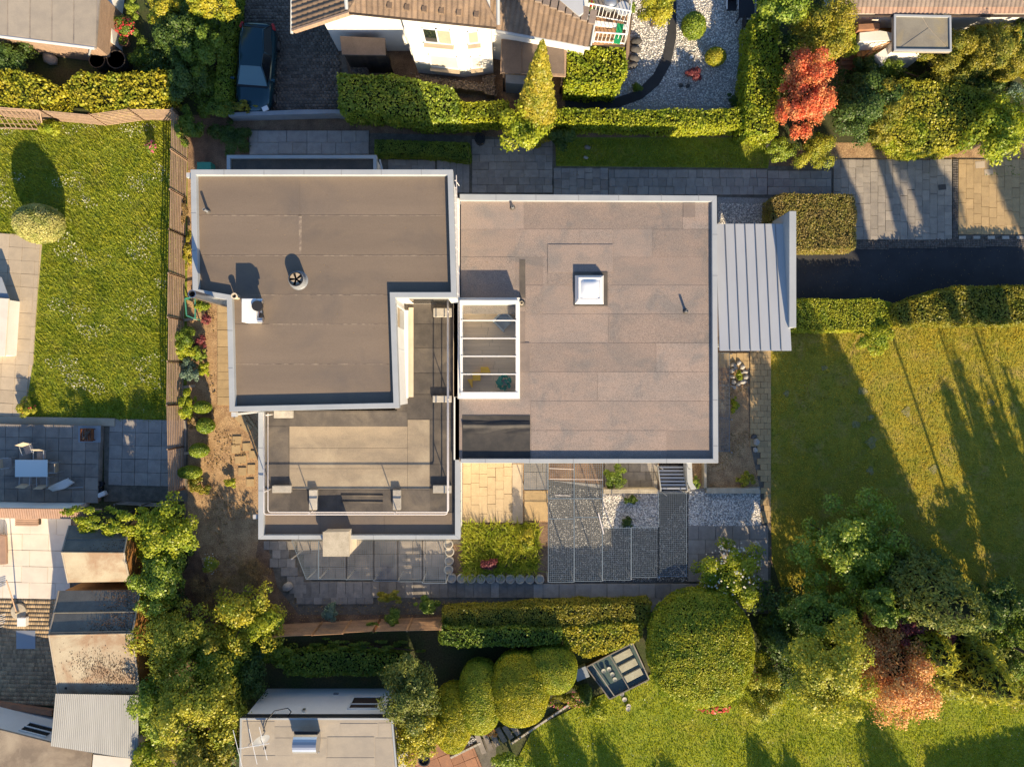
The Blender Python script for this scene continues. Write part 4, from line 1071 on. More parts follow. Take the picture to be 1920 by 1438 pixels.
# tall flue pipe at the side wall
fx, fy, _ = W(395, 561, 6.2)
t = thing('flue_pipe', 'tall stainless flue pipe standing in the notch of the side wall', 'flue', (fx, fy, 0))
for k in range(5):
    z0 = k * 1.6; z1 = min(8.15, z0 + 1.6)
    bb = B(); bb.lathe([(.165, 0), (.175, .05), (.165, .1), (.165, z1 - z0)] + ([(.13, z1 - z0), (.13, z1 - z0 - .4)] if k == 4 else []), (fx, fy, z0), 18); bb.build('pipe_section', MT['steel'], t, smooth=False)
B().lathe([(.13, 0), (.001, .001)], (fx, fy, 7.77), 16).build('opening', MT['black'], t)
B().box((fx + .35, fy + .04, 5.6), (.7, .05, .08)).build('bracket', MT['steel'], t)
x, y, _ = W(442, 556, 6.2)
t = thing('clay_flue', 'small round clay flue with ring cap beside the roof parapet', 'flue', (x, y, ZU))
B().lathe([(.11, 0), (.11, .4), (.075, .4), (.075, .2)], (x, y, ZU), 14).build('pipe', MT['concrete_warm'], t)
B().lathe([(.135, .36), (.135, .43), (.09, .43)], (x, y, ZU), 14, False).build('ring', MT['cream'], t)
# outdoor unit (heat pump)
ax, ay = W(471, 583, 6.5)[:2]
t = thing('air_conditioner', 'white outdoor air-conditioning unit with two fans on the brown roof', 'air conditioner', (ax, ay, ZU))
B().box((ax, ay, ZU + .45), (.62, 1.0, .76)).build('casing', MT['whitepaint'], t, bevel=.02)
for s in (-.27, .27):
    B().box((ax, ay + s * 1.4, ZU + .04), (.7, .08, .07)).build('foot', MT['dark'], t)
    o = B(); o.tube([(ax + .31, ay + s * .85 - .05, ZU + .45 + s * .5), (ax + .36, ay + s * .85 - .05, ZU + .6 + s)], .22, 20); o.build('fan', MT['dark'], t)
    o = B(); o.tube([(ax + .31, ay + s * 1.5, ZU + .65), (ax + .55, ay + s * 1.5, ZU + .65)], .12, 12); o.build('pipe_cap', MT['steel'], t)
B().box((ax + .315, ay, ZU + .45), (.01, .8, .05)).build('red_stripe', MT['red'], t)
# ladder-like hose and cable
# railing of the roof terrace
xl, xr = W(499, 0, 3.7)[0], W(840, 0, 3.7)[0]; yb = W(0, 962, 3.7)[1]; yl_, yr_ = W(0, 775, 3.7)[1], W(0, 563, 3.7)[1]
rl = thing('roof_railing', 'white tubular two-rail railing around the roof terrace', 'railing', (xl, yb, ZT))
for z in (3.45, 4.02):
    path = [(xl, yl_, z), (xl, yb + .12, z), (xl + .04, yb + .03, z), (xl + .12, yb, z), (xr - .12, yb, z), (xr - .04, yb + .03, z), (xr, yb + .12, z), (xr, yr_, z)]
    B().tube(path, .026, 8).build('rail', MT['pinkwhite'], rl, smooth=True)
BLK = [(531, 777, .9, .34, xl + .1, None), (528, 917, .9, .34, xl, None), (587, 937, .38, .95, None, yb), (744, 937, .38, .95, None, yb), (829, 917, .88, .36, xr, None), (829, 748, .9, .32, xr, None), (830, 586, .9, .42, xr, None)]
BL = ['pale concrete ballast block at the far left start of the railing', 'pale concrete ballast block on the left side of the terrace', 'upright-laid concrete ballast block left of the chimney shadow',
      'upright-laid concrete ballast block right of the chimney shadow', 'pale concrete ballast block in the lower right terrace corner', 'pale concrete ballast block halfway along the right railing', 'pale concrete ballast block at the upper end of the right railing']
for (bxp, byp, w, h, rx_, ry_), lab in zip(BLK, BL):
    x, y, _ = W(bxp, byp, ZT + .2)
    bk = B().box((x, y, ZT + .115), (w, h, .22)).build('ballast_block', MT['concrete'], bevel=.02)
    tag(bk, lab, 'concrete block', 'ballast blocks of the roof railing')
    px_ = rx_ if rx_ is not None else x; py_ = ry_ if ry_ is not None else y
    B().tube([(px_, py_, ZT + .23 if abs(px_ - x) < w / 2 + .05 and abs(py_ - y) < h / 2 + .1 else ZT + .02), (px_, py_, 4.02)], .024, 8).build('post', MT['pinkwhite'], rl, smooth=True)

# joints of the metal parapet caps
def cap_joint(px, py, z, sx, sy): slab_at(hs, *W(px, py, z)[:2], z + .006, sx, sy, .02, 0, 'grey', 'cap_joint', 0)
for x in (420, 495, 570, 640, 715, 790): cap_joint(x, 323, 6.2, .018, .24)
for x in (930, 1005, 1085, 1160, 1240, 1310): cap_joint(x, 370.5, 3.45, .018, .32)
for x in (910, 993, 1075, 1160, 1250): cap_joint(x, 864, 3.45, .018, .21)
for y in (440, 517, 750, 836): cap_joint(1341, y, 3.45, .24, .018)
for y in (400, 470): cap_joint(362.5, y, 6.2, .24, .018)
for y in (620, 690): cap_joint(431, y, 6.2, .24, .018)
for y in (840, 920): cap_joint(489, y, 3.15, .27, .018)
for x in (560, 700, 780): cap_joint(x, 1007, 3.15, .018, .21)
dots('roof_litter', [(372, 335), (842, 335), (846, 545), (728, 548), (735, 745), (440, 750), (432, 560), (372, 540)], ZU + .012, 'straw', 120, .03, 'tiny leaf scraps on the brown roof', 'leaf litter', zr=.004)
dots('roof_litter', [(870, 380), (1332, 382), (1334, 856), (980, 856), (980, 560), (870, 500)], ZR + .03, 'straw', 160, .03, 'tiny leaf scraps on the pinkish roof', 'leaf litter', zr=.004)
# ---------------------------------------------------------------- neighbouring buildings
def onplane(px, py, O, N):
    """where the sight line of a photo place meets a roof plane"""
    D = Vector(((px - 960) / F, (719 - py) / F, -1.0)); C = Vector((0, 0, CH)); N = Vector(N)
    return C + D * ((Vector(O) - C).dot(N) / D.dot(N))
# ---- white tiled house at the top
wh = thing('white_house', 'white rendered house with brown tiled roofs and angular bay above the hedge', 'house', (-4, 17, 0))
b = B(); sl_ = .55
zr = lambda x: 2.9 + sl_ * (x + 10.5)
XW0, XW1 = -9.03, -4.6
b.add([(XW0, 17.3, 0), (XW1, 17.3, 0), (XW1, 17.3, zr(XW1) - .1), (XW0, 17.3, zr(XW0) - .1), (XW0, 26, 0), (XW1, 26, 0), (XW1, 26, zr(XW1) - .1), (XW0, 26, zr(XW0) - .1)],
      [(0, 1, 2, 3), (1, 5, 6, 2), (5, 4, 7, 6), (4, 0, 3, 7), (3, 2, 6, 7)])
b.build('wall', MT['white'], wh)
A_, B_, C_ = W(784, 137), W(870, 145), W(925, 138)
B().prism([A_[:2], B_[:2], C_[:2], (C_[0], 21), (A_[0], 21)], 0, 5.75).build('bay_wall', MT['white'], wh)
B().prism([(C_[0] - .02, 16.9), (3.5, 16.1), (3.5, 24), (C_[0] - .02, 24)], 0, 4.4).build('side_wall', MT['white'], wh)
lr = B().slab([(-10.5, 16.95, zr(-10.5)), (-5.2, 16.95, zr(-5.2)), (-5.2, 26, zr(-5.2)), (-10.5, 26, zr(-10.5))], .14).build('roof', MT['wood_dark'], wh, label='left brown tiled roof slope')
tiles(lr, (-10.5, 16.97, zr(-10.5)), (0, .27, 0), (.30, 0, .30 * sl_), 6, 14, 'tile')
B().slab([(-10.56, 16.86, zr(-10.56) + .1), (-5.9, 16.86, zr(-5.9) + .1), (-5.9, 16.96, zr(-5.9) + .1), (-10.56, 16.96, zr(-10.56) + .1)], .26).build('verge_board', MT['wood'], wh)
B().tube([(-10.58, 16.8, 2.86), (-10.58, 26, 2.86)], .075, 8).build('gutter', MT['cap'], wh, smooth=True)
# hipped roof over the bay
L = Vector(W(655, 20, 5.8)); R = Vector(W(930, 48, 5.8)); ud = (R - L).normalized(); vd = Vector((-ud.y, ud.x, .62)).normalized(); Nn = ud.cross(vd)
P4 = [L, R, R + vd * 4 - ud * 2.6, L + vd * 4 + ud * 2.6]
br = B().slab(P4, .14).build('roof', MT['wood_dark'], wh, label='middle brown tiled roof slope over the bay')
nt_ = int((R - L).length / .245)
def keepbay(c, i, j):
    d = c - L; u = d.dot(ud); v = d.dot(vd); return .6 * v - .02 < u < (R - L).length - .6 * v + .02
tiles(br, L - vd * .06, ud * ((R - L).length / nt_), vd * .34, nt_, 4, 'tile', keepbay)
B().tube([L - vd * .1, R - vd * .1], .07, 8).build('gutter', MT['wood_dark'], wh, smooth=True)
for q, s in ((L, 1), (R, -1)):
    o = B(); o.tube([q, q + vd * 4 + ud * 2.6 * s], .10, 8); o.build('hip_ridge', MT['tile'], wh)
    o = B(); o.tube([q + Vector((0, 0, .05)) - ud * .1 * s, q - ud * .1 * s + Vector((0, 1.4, .75))], .085, 8); o.build('gutter', MT['cap'], wh)
for k in range(6):
    c = L + ud * (1.8 + k * .76) + vd * (.34 + .0 * (k % 2)) + Nn * .1
    B().box(tuple(c), (.2, .24, .12), math.atan2(ud.y, ud.x)).build('snow_guard', MT['tile'], wh)
# right wing roof
R1 = Vector(W(934, 53, 4.6)); R2 = Vector(W(1107, 86, 4.6)); u2 = (R2 - R1).normalized(); v2 = Vector((-u2.y, u2.x, .58)).normalized(); N2 = u2.cross(v2)
pts = [R1, R2] + [onplane(px, py, R1, N2) for px, py in ((1113, 42), (985, -10), (940, -30), (900, -30))]
rr = B().slab(pts, .14).build('roof', MT['wood_dark'], wh, label='right brown tiled roof slope')
nn2 = int((R2 - R1).length / .25)
hl = onplane(1113, 42, R1, N2); hl2 = onplane(985, -10, R1, N2)
def keepr(c, i, j):
    # left of the hip line
    return ((hl2 - hl).cross(c - hl)).z > -.05
tiles(rr, R1 - v2 * .06 - u2 * .6, u2 * ((R2 - R1).length / nn2), v2 * .32, nn2 + 2, 11, 'tile', keepr)
B().tube([R1 - v2 * .12 - u2 * .1, R2 - v2 * .12], .085, 8).build('gutter', MT['zinc'], wh, smooth=True)
B().tube([R2 + u2 * .02, hl + u2 * .06], .05, 6).build('verge_trim', MT['cap'], wh)
n = 9
for k in range(n):
    c = hl.lerp(hl2, (k + .5) / n) + Vector((.12, .12, .08)); B().box(tuple(c), (.3, .62, .12), math.atan2(u2.y, u2.x)).build('ridge_tile', MT['tile_grey'], wh)
B().prism(WP([(1012, -30), (1092, -30), (1094, 24), (1086, 30)], 5.4), 3, 5.4).build('dormer', MT['zinc'], wh)
# windows of the bay
def wallwin(A, Bp, u0, u1, z0, z1, parent, glass='darkglass', split=True, out=.0):
    A = Vector((A[0], A[1], 0)); Bp = Vector((Bp[0], Bp[1], 0)); d = (Bp - A); L_ = d.length; d.normalize(); nrm = Vector((d.y, -d.x, 0)); a = math.atan2(d.y, d.x)
    c = A + d * L_ * (u0 + u1) / 2; w = L_ * (u1 - u0)
    o = B().box((c.x + nrm.x * .012, c.y + nrm.y * .012, (z0 + z1) / 2), (w, .04, z1 - z0), a).build('window', MT[glass], parent)
    f = B()
    for s in (-.5, .5) + ((0.0,) if split else ()):
        p = c + d * w * s; f.box((p.x + nrm.x * .03, p.y + nrm.y * .03, (z0 + z1) / 2), (.08, .08, z1 - z0 + .08), a)
    for z in (z0, z1): f.box((c.x + nrm.x * .03, c.y + nrm.y * .03, z), (w, .085, .08), a)
    f.build('window_frame', MT['frame'], o)
    B().box((c.x + nrm.x * .12, c.y + nrm.y * .12, z0 - .08), (w + .12, .26, .05), a).build('window_sill', MT['slab_beige'], o)
    return c, d, nrm, w
c, d, nrm, w = wallwin(A_, B_, .34, .88, 3.6, 4.9, wh)
B().box((c.x + d.x * w * .25 + nrm.x * .036, c.y + d.y * w * .25 + nrm.y * .036, 4.25), (w * .42, .02, 1.15), math.atan2(d.y, d.x)).build('roller_shutter', MT['slab_beige'], wh)
wallwin(A_, B_, .34, .92, 1.0, 2.3, wh, 'slab_white', False)
wallwin(B_, C_, .30, .62, 3.6, 4.7, wh, 'slab_beige', False)
wallwin(B_, C_, .30, .62, 1.0, 2.2, wh, 'slab_white', False)
for z in (.5, 2.4): B().box((A_[0] - .12, A_[1] + .5, z + .6), (.14, .14, 1.4)).build('downpipe', MT['whitepaint'], wh)
# balcony with white railing
bz = 2.7
bal = thing('balcony', 'balcony with brown deck and white baluster railing beside the tiled roof', 'balcony', W(1140, 40))
BPX = [(1110, -30), (1186, -30), (1172, 86), (1108, 82)]
bd = B().prism(WP(BPX, bz), bz - .2, bz - .03).build('floor', MT['wood_dark'], bal)
pavers(bd, [(1112, -20), (1182, -20), (1171, 84), (1110, 80)], bz - .03, 60, 4.2, 'wood_b', gap=.01, bond=0, th=.03, name='deck_board', tilt=0)
def railing(parent, pts, h, nb, mt='whitepaint'):
    for p, q in zip(pts[:-1], pts[1:]):
        p = Vector(p); q = Vector(q)
        B().tube([p + Vector((0, 0, h)), q + Vector((0, 0, h))], .035, 6).build('rail', MT[mt], parent)
        B().tube([p + Vector((0, 0, .12)), q + Vector((0, 0, .12))], .03, 6).build('rail', MT[mt], parent)
        m = max(2, int((q - p).length * nb))
        for k in range(m + 1):
            c = p.lerp(q, k / m); B().tube([c, c + Vector((0, 0, h))], .017 if 0 < k < m else .04, 5).build('baluster', MT[mt], parent)
railing(bal, [W(1112, 80, bz), W(1170, 84, bz), W(1183, -15, bz)], 1.0, 5.5)
railing(bal, [W(1100, 30, bz + .3), W(1176, 44, bz + .3)], 1.1, 6)
B().box(W(1138, 47, bz + .4), (2.0, .16, .2), -.12).build('beam', MT['whitepaint'], bal)
B().box(W(1160, 64, bz + .5), (.3, .95, .06), -.2).build('green_cushion', MT['green'], bal)
B().prism(WP([(1098, -30), (1184, -30), (1178, 22), (1098, 18)], bz + .25), bz, bz + .25).build('upper_floor', MT['slab_dark'], bal)
g = thing('barbecue', 'grey covered kettle barbecue on the balcony', 'barbecue', W(1143, 12, bz + .25))
x, y, _ = W(1143, 12, bz + 1.0)
B().lathe([(.12, .6), (.3, .75), (.34, .95), (.25, 1.15), (.05, 1.22)], (x, y, bz + .25), 14).build('bowl', MT['steel_dull'], g, smooth=True)
for s in (-1, 1): B().box((x + s * .22, y, bz + .6), (.04, .04, .7)).build('leg', MT['dark'], g)
t = thing('round_table', 'small pale round table beside the barbecue on the balcony', 'table', W(1168, 18, bz + .25))
x, y, _ = W(1168, 18, bz + .9)
B().lathe([(.34, .68), (.34, .72), (.0, .72)], (x, y, bz + .25), 18).build('top', MT['zinc'], t); B().tube([(x, y, bz + .25), (x, y, bz + .94)], .04, 8).build('leg', MT['grey'], t)
tree('flower_pot', 'red and white flowers in a pot on the balcony', 'plant', 1106, 10, bz + .6, 7, 8, .22, 'mid', .1, 6, flowers=('redflower', 40, .1), core=0, z0=bz)
tree('potted_plant', 'leafy potted plant in the balcony corner by the railing', 'plant', 1186, 14, bz + .7, 7, 9, .3, 'mid', .1, 6, core=0, z0=bz)
# flat brown pergola roof
pg = thing('flat_shed_roof', 'brown flat-roofed lean-to with panel joints beside the golden conifer', 'lean-to', W(1000, 110))
PGP = [(940, 73), (1063, 80), (1061, 143), (938, 137)]
B().prism(WP(PGP, 2.4), 2.25, 2.36).build('roof', MT['wood'], pg)
for a, b_ in ((941, 978), (979, 1018), (1019, 1058)):
    B().prism(WP([(a, 75), (b_, 77), (b_, 139), (a, 136)], 2.4), 2.36, 2.38 + rnd.uniform(0, .01)).build('roof_panel', MT['brown_felt'], pg)
for x, y in ((944, 134), (1056, 138), (1058, 84), (946, 78)):
    p = W(x, y, 2.3); B().box((p[0], p[1], 1.12), (.1, .1, 2.24)).build('post', MT['wood_dark'], pg)
B().prism(WP([(948, 140), (1004, 144), (1004, 160), (948, 156)], 1.2), 0, 1.2).build('rain_tank', MT['greypaint'], pg)
# brown shed in front of the white house
sd = thing('garden_shed', 'small brown felt-roofed garden shed against the white house', 'shed', W(690, 100))
SP = WP([(637, 68), (722, 72), (723, 104), (641, 103)], 2.25)
B().prism(inset(ccw(SP), .1), 0, 2.14).build('wall', MT['wood_dark'], sd)
b = B(); b.prism(SP, 2.15, 2.25); b.build('roof', MT['brown_felt'], sd, bevel=.01)
x0_, y0_ = SP[3][0] + .1, SP[3][1] + .095
for k in range(14): bar(sd, 'board', (x0_ + .03 + k * .152, y0_ - .012, .05), (x0_ + .03 + k * .152, y0_ - .012, 2.1), .02, .12, 'wood_dark')
# gabion walls
for (pts, z, lab) in (([(650, 100), (690, 108), (690, 150), (662, 148)], .7, 'brown stone-filled gabion block below the small shed'), ([(770, 138), (915, 158), (918, 174), (800, 160)], .6, 'long low stone-filled gabion wall in front of the bay'),
                      ([(905, 145), (928, 140), (930, 180), (908, 178)], .6, 'stone-filled gabion block at the right end of the bay')):
    t = thing('gabion', lab, 'gabion', W(*pts[0]), 'gabions')
    B().prism(inset(ccw(WP(pts, z)), .05), 0, z - .05).build('basket', MT['gabion'], t)
    pebbles('stones', pts, z - .05, 260, .05, 'gabion', '', parent=t)
# ---- top-right house
th = thing('neighbour_house', 'white house with grey-brown tiled eave and flat porch roof at the top right', 'house', (20, 18, 0))
ye = W(0, 26, 2.8)[1]; xw = W(1579, 0, 2.8)[0]
B().prism([(xw + .35, ye + .3), (34, ye + .3), (34, 28), (xw + .35, 28)], 0, 2.7).build('wall', MT['white'], th)
tr_ = B().slab([(xw, ye, 2.8), (34, ye, 2.8), (34, 26, 2.8 + .4 * (26 - ye)), (xw, 26, 2.8 + .4 * (26 - ye))], .16).build('roof', MT['wood_dark'], th)
tiles(tr_, (xw, ye + .25, 2.9), (.215, 0, 0), (0, .36, .144), 54, 3, 'tile_grey')
tiles(tr_, (xw, ye - .02, 2.8), (.215, 0, 0), (0, .3, .12), 54, 1, 'terracotta_tile', lift=.02)
B().tube([(xw, ye - .08, 2.74), (34, ye - .08, 2.74)], .07, 8).build('gutter', MT['wood_dark'], th)
PP = [(1676, 28), (1783, 30), (1784, 97), (1676, 96)]
pp = ccw(WP(PP, 2.9))
B().prism(inset(pp, .5), 0, 2.7).build('porch_wall', MT['white'], th)
B().prism(pp, 2.7, 2.84).build('porch_roof', MT['flatroof'], th)
B().ring(pp, .09, 2.8, 2.93).build('porch_gutter', MT['cap'], th)
for k, q in enumerate(([(1680, 32), (1728, 32), (1740, 52), (1682, 92)], [(1730, 32), (1779, 32), (1779, 92), (1742, 52)], [(1741, 53), (1778, 93), (1684, 93)])):
    B().prism(WP(q, 2.86), 2.841, 2.855 + .003 * k).build('roof_sheet', MT['porch'], th)
dk = B().prism(WP([(1606, 50), (1674, 48), (1674, 108), (1612, 108)], .9), 0, .82).build('deck', MT['wood_orange'], th)
for k in range(9): slab_at(dk, *W(1608 + k * 7.6 + 3, 80, .9)[:2], .9, M(7, .9), M(54, .9), .07, 0, 'wood_orange', 'deck_board', 0)
B().prism(WP([(1612, 62), (1650, 58), (1672, 62), (1672, 76), (1612, 78)], 1.9), .9, 1.9).build('deck_wall', MT['white'], th)
B().prism(WP([(1610, 46), (1650, 44), (1650, 54), (1610, 56)], 2.1), .9, 2.1).build('planter_box', MT['terracotta'], th)
railing(th, [W(1622, 106, .9), W(1662, 92, .9)], .95, 6, 'wood_b')
B().prism(WP([(1640, 104), (1668, 86), (1674, 92), (1656, 122)], 1.4), 0, 1.4).build('stair_wall', MT['white'], th)
for k in range(4): B().box((*W(1594 - k * 2, 108 + k * 7)[:2], .3 - .07 * k), (1.0, .28, .6 - .14 * k)).build('stair_step', MT['terracotta'], th)
# ---- outbuilding top left
ob = thing('outbuilding', 'grey-beige flat-roofed outbuilding in the top left corner', 'outbuilding', W(90, 40))
OP = ccw(WP([(-60, 60), (178, 90), (188, -40), (-60, -40)], 2.7))
B().prism(inset(OP, .35), 0, 2.55).build('wall', MT['wood'], ob)
orf = B().prism(OP, 2.55, 2.66).build('roof', MT['slab_dark'], ob)
for a, b_ in ((-25, 14), (15, 56), (57, 97), (98, 138), (139, 181)):
    f = lambda x: 67 + (x) * .122
    B().prism(WP([(a, -40), (b_, -40), (b_ - .3 - 2, f(b_) - 3), (a, f(a) - 3)], 2.7), 2.661, 2.675 + rnd.uniform(0, .008)).build('roof_sheet', MT['flatroof'], orf)
B().tube([(OP[0][0], OP[0][1], 2.62) if False else (*W(-60, 61, 2.6)[:2], 2.6), (*W(178, 91, 2.6)[:2], 2.6)], .08, 8).build('gutter', MT['zinc'], ob)
B().tube([(*W(170, 92, 2.6)[:2], 2.6), (*W(166, 108, .2)[:2], .2)], .05, 8).build('downpipe', MT['zinc'], ob)
gw = B().prism(WP([(196, -40), (218, -40), (208, 40), (212, 82), (190, 70)], .9), 0, .9).build('garden_wall', MT['white']); tag(gw, 'low white garden wall beside the top left outbuilding', 'wall')
# ---- white building at the left edge
wb = thing('white_annexe', 'white flat building corner with dark window at the left edge', 'building', W(0, 600))
WB = ccw(WP([(-90, 553), (16, 560), (9, 668), (-90, 672)], 1.0))
B().prism(inset(WB, .06), 0, .9).build('wall', MT['white'], wb); B().prism(WB, .9, 1.0).build('roof', MT['slab_white'], wb, bevel=.01)
B().prism(WP([(-20, 514), (2, 520), (16, 559), (-20, 556)], .9), .8, .86).build('awning', MT['greypaint'], wb)
# ---- wall with tiled coping, lower left
wl = thing('tiled_wall', 'white garden wall with rose tiled coping between patio and courtyard', 'wall', W(60, 940))
B().prism(WP([(-60, 938), (168, 941), (168, 948), (-60, 946)], 0), 0, 2.1).build('wall', MT['white'], wl)
b = B(); pts = WP([(-60, 951), (166, 954), (166, 973), (-60, 971)], 2.15)
for k in range(58):
    x = pts[0][0] + k * .115; yy = pts[0][1] + (pts[1][1] - pts[0][1]) * k / 58
    b.tube([(x, yy, 2.24), (x, yy - .5, 2.12)], .06, 6)
b.build('coping_tiles', MT['terracotta_tile'], wl, kind='stuff')
B().prism(WP([(-60, 952), (166, 955), (166, 971), (-60, 969)], 2.1), 2.1, 2.16).build('coping', MT['terracotta_tile'], wl)
rc = thing('lounger', 'brown garden lounger at the left edge of the white-tiled court', 'lounger', W(2, 1020))
B().prism(WP([(-20, 1000), (10, 1004), (12, 1058), (-20, 1060)], .45), .3, .45).build('cushion', MT['terracotta_tile'], rc, bevel=.03)
for x, y in ((8, 1006), (9, 1055)): B().box((*W(x, y)[:2], .15), (.05, .05, .3)).build('leg', MT['wood_dark'], rc)
bn = thing('storage_bench', 'brown slatted bench against the tiled wall in the white-tiled court', 'bench', W(49, 980))
for k in range(4): B().prism(WP([(28, 972 + k * 3.6), (71, 972 + k * 3.6), (70, 975 + k * 3.6), (28, 975 + k * 3.6)], .5), .42, .5).build('seat_slat', MT['terracotta_tile'], bn)
B().prism(WP([(30, 973), (69, 973), (69, 985), (30, 985)], .42), 0, .42).build('box', MT['wood_dark'], bn)
# ---- two gabled garages lower left
def gable(name, label, NW, NE, RWp, REp, SW, SE, ze, zr_, seams):
    t = thing(name, label, 'garage', W(*SW, 0))
    P = [Vector(W(*NW, ze)), Vector(W(*NE, ze)), Vector(W(*REp, zr_)), Vector(W(*RWp, zr_)), Vector(W(*SE, ze)), Vector(W(*SW, ze))]
    c = sum(P, Vector()) / 6
    f = [(p.x * .96 + c.x * .04, p.y * .96 + c.y * .04) for p in P]
    nw, ne, re, rw_, se, sw = f
    b = B(); zz_ = ze - .15; zq = zr_ - .15
    b.add([(*nw, 0), (*ne, 0), (*se, 0), (*sw, 0), (*nw, zz_), (*ne, zz_), (*se, zz_), (*sw, zz_), (*re, zq), (*rw_, zq)],
          [(1, 0, 4, 5), (3, 2, 6, 7), (2, 1, 5, 8, 6), (0, 3, 7, 9, 4), (4, 9, 8, 5), (9, 7, 6, 8)])
    b.build('wall', MT['wood_orange'], t)
    B().slab([P[0], P[1], P[2], P[3]], .07).build('roof', MT['shed_n'], t, label='north roof slope with its shade put into the dark grey')
    B().slab([P[3], P[2], P[4], P[5]], .07).build('roof', MT['shed_s'], t, label='beige stained south roof slope')
    for k in seams:
        a = P[0].lerp(P[3], k); b_ = P[1].lerp(P[2], k); B().tube([a + Vector((0, 0, .02)), b_ + Vector((0, 0, .02))], .035, 6).build('roof_batten', MT['shed_n'], t)
    B().tube([P[3] + Vector((0, 0, .02)), P[2] + Vector((0, 0, .02))], .04, 6).build('ridge', MT['shed_s'], t)
    for q in ((1, 2, 4), (0, 3, 5)): B().tube([P[k] for k in q], .045, 6).build('verge_trim', MT['flatroof'], t)
    return P
P = gable('garage', 'gabled garage with dark north slope and leaf-strewn beige south slope', (110, 1107), (263, 1106), (92, 1190), (248, 1187), (110, 1300), (262, 1300), 2.3, 3.0, (.5, .95))
def litter(P, q, n, name, label, blobs):
    V = []
    for _ in range(n):
        u, v = blobs[rnd.randrange(len(blobs))]; u = min(.99, max(.01, rnd.gauss(u, .16))); v = min(.98, max(.02, rnd.gauss(v, .14)))
        a = P[q[0]].lerp(P[q[1]], u); b_ = P[q[3]].lerp(P[q[2]], u); V.append(a.lerp(b_, v) + Vector((0, 0, .02)))
    o = link(name, leaves(name, np.array([tuple(v) for v in V]), np.tile([0, 0, 1.], (n, 1)), .045, .3, .5), MT['litter'], None, kind='stuff'); tag(o, label, 'leaf litter')
litter(P, (0, 1, 2, 3), 1500, 'leaf_litter', 'dead leaves on the dark north slope of the garage', [(.85, .15), (.95, .4), (.7, .85), (.9, .8)])
litter(P, (3, 2, 4, 5), 1300, 'leaf_litter', 'brown leaves and moss on the beige south slope of the garage', [(.6, .6), (.75, .7), (.45, .5), (.85, .65)])
P = gable('garage', 'smaller gabled garage half under bright green vine', (130, 985), (242, 984), (116, 1035), (232, 1036), (128, 1092), (243, 1090), 2.2, 2.9, (.5, .92))
litter(P, (0, 1, 2, 3), 260, 'leaf_litter', 'dead leaves on the roof under the vine', [(.97, .3), (.95, .7), (.6, .95), (.9, .95)])
# corrugated carport
cc = thing('corrugated_carport', 'carport with pale grey corrugated sheet roof', 'carport', W(180, 1360))
Q = [Vector(W(104, 1300, 2.65)), Vector(W(260, 1303, 2.65)), Vector(W(259, 1424, 2.5)), Vector(W(95, 1398, 2.5))]
vs = []; fs = []; nw_ = 44; per = 6; mcol = nw_ * per
for j in range(2):
    for i in range(mcol + 1):
        u = i / mcol; p = Q[0].lerp(Q[1], u) if j == 0 else Q[3].lerp(Q[2], u)
        vs.append((p.x, p.y, p.z + .028 * math.sin(i / per * 2 * math.pi)))
for i in range(mcol): fs.append((i, mcol + 1 + i, mcol + 2 + i, i + 1))
B().add(vs, fs).build('roof', MT['corrugated'], cc, smooth=True)
for q in Q: B().box((q.x * .985, q.y * .99, 1.2), (.1, .1, 2.4)).build('post', MT['wood_dark'], cc)
B().prism(WP([(112, 1293), (262, 1293), (262, 1300), (112, 1300)], 2.2), 0, 2.2).build('wall', MT['greypaint'], cc)
# lower-left house
lh = thing('lower_house', 'white house with weathered flat roof and small window in the lower left corner', 'house', W(60, 1400))
LP = ccw(WP([(-80, 1347), (172, 1411), (166, 1480), (-80, 1480)], 2.2))
B().prism(inset(LP, .12), 0, 2.1).build('wall', MT['white'], lh); lro = B().prism(LP, 2.1, 2.2).build('roof', MT['flatroof_old'], lh, bevel=.015)
a_, b_2 = Vector((*W(-80, 1347, 2.2)[:2], 0)), Vector((*W(172, 1411, 2.2)[:2], 0)); dd = (b_2 - a_).normalized(); nn_ = Vector((-dd.y, dd.x, 0))
cw = a_ + dd * 3.5 - nn_ * .10
B().box((cw.x, cw.y, 1.35), (1.3, .06, .8), math.atan2(dd.y, dd.x)).build('window', MT['darkglass'], lh)
f = B()
for z in (.95, 1.35, 1.75): f.box((cw.x + nn_.x * .03, cw.y + nn_.y * .03, z), (1.4, .06, .07), math.atan2(dd.y, dd.x))
f.build('window_frame', MT['frame'], lh)
B().prism(WP([(-60, 1307), (97, 1332), (97, 1342), (-60, 1318)], .25), 0, .25).build('brick_kerb', MT['terracotta'], lh)
an = B().prism(WP([(175, 1414), (248, 1422), (246, 1470), (170, 1470)], 2.2), 0, 2.2).build('white_annexe', MT['slab_white']); tag(an, 'plain white flat-topped annexe below the corrugated carport', 'building')
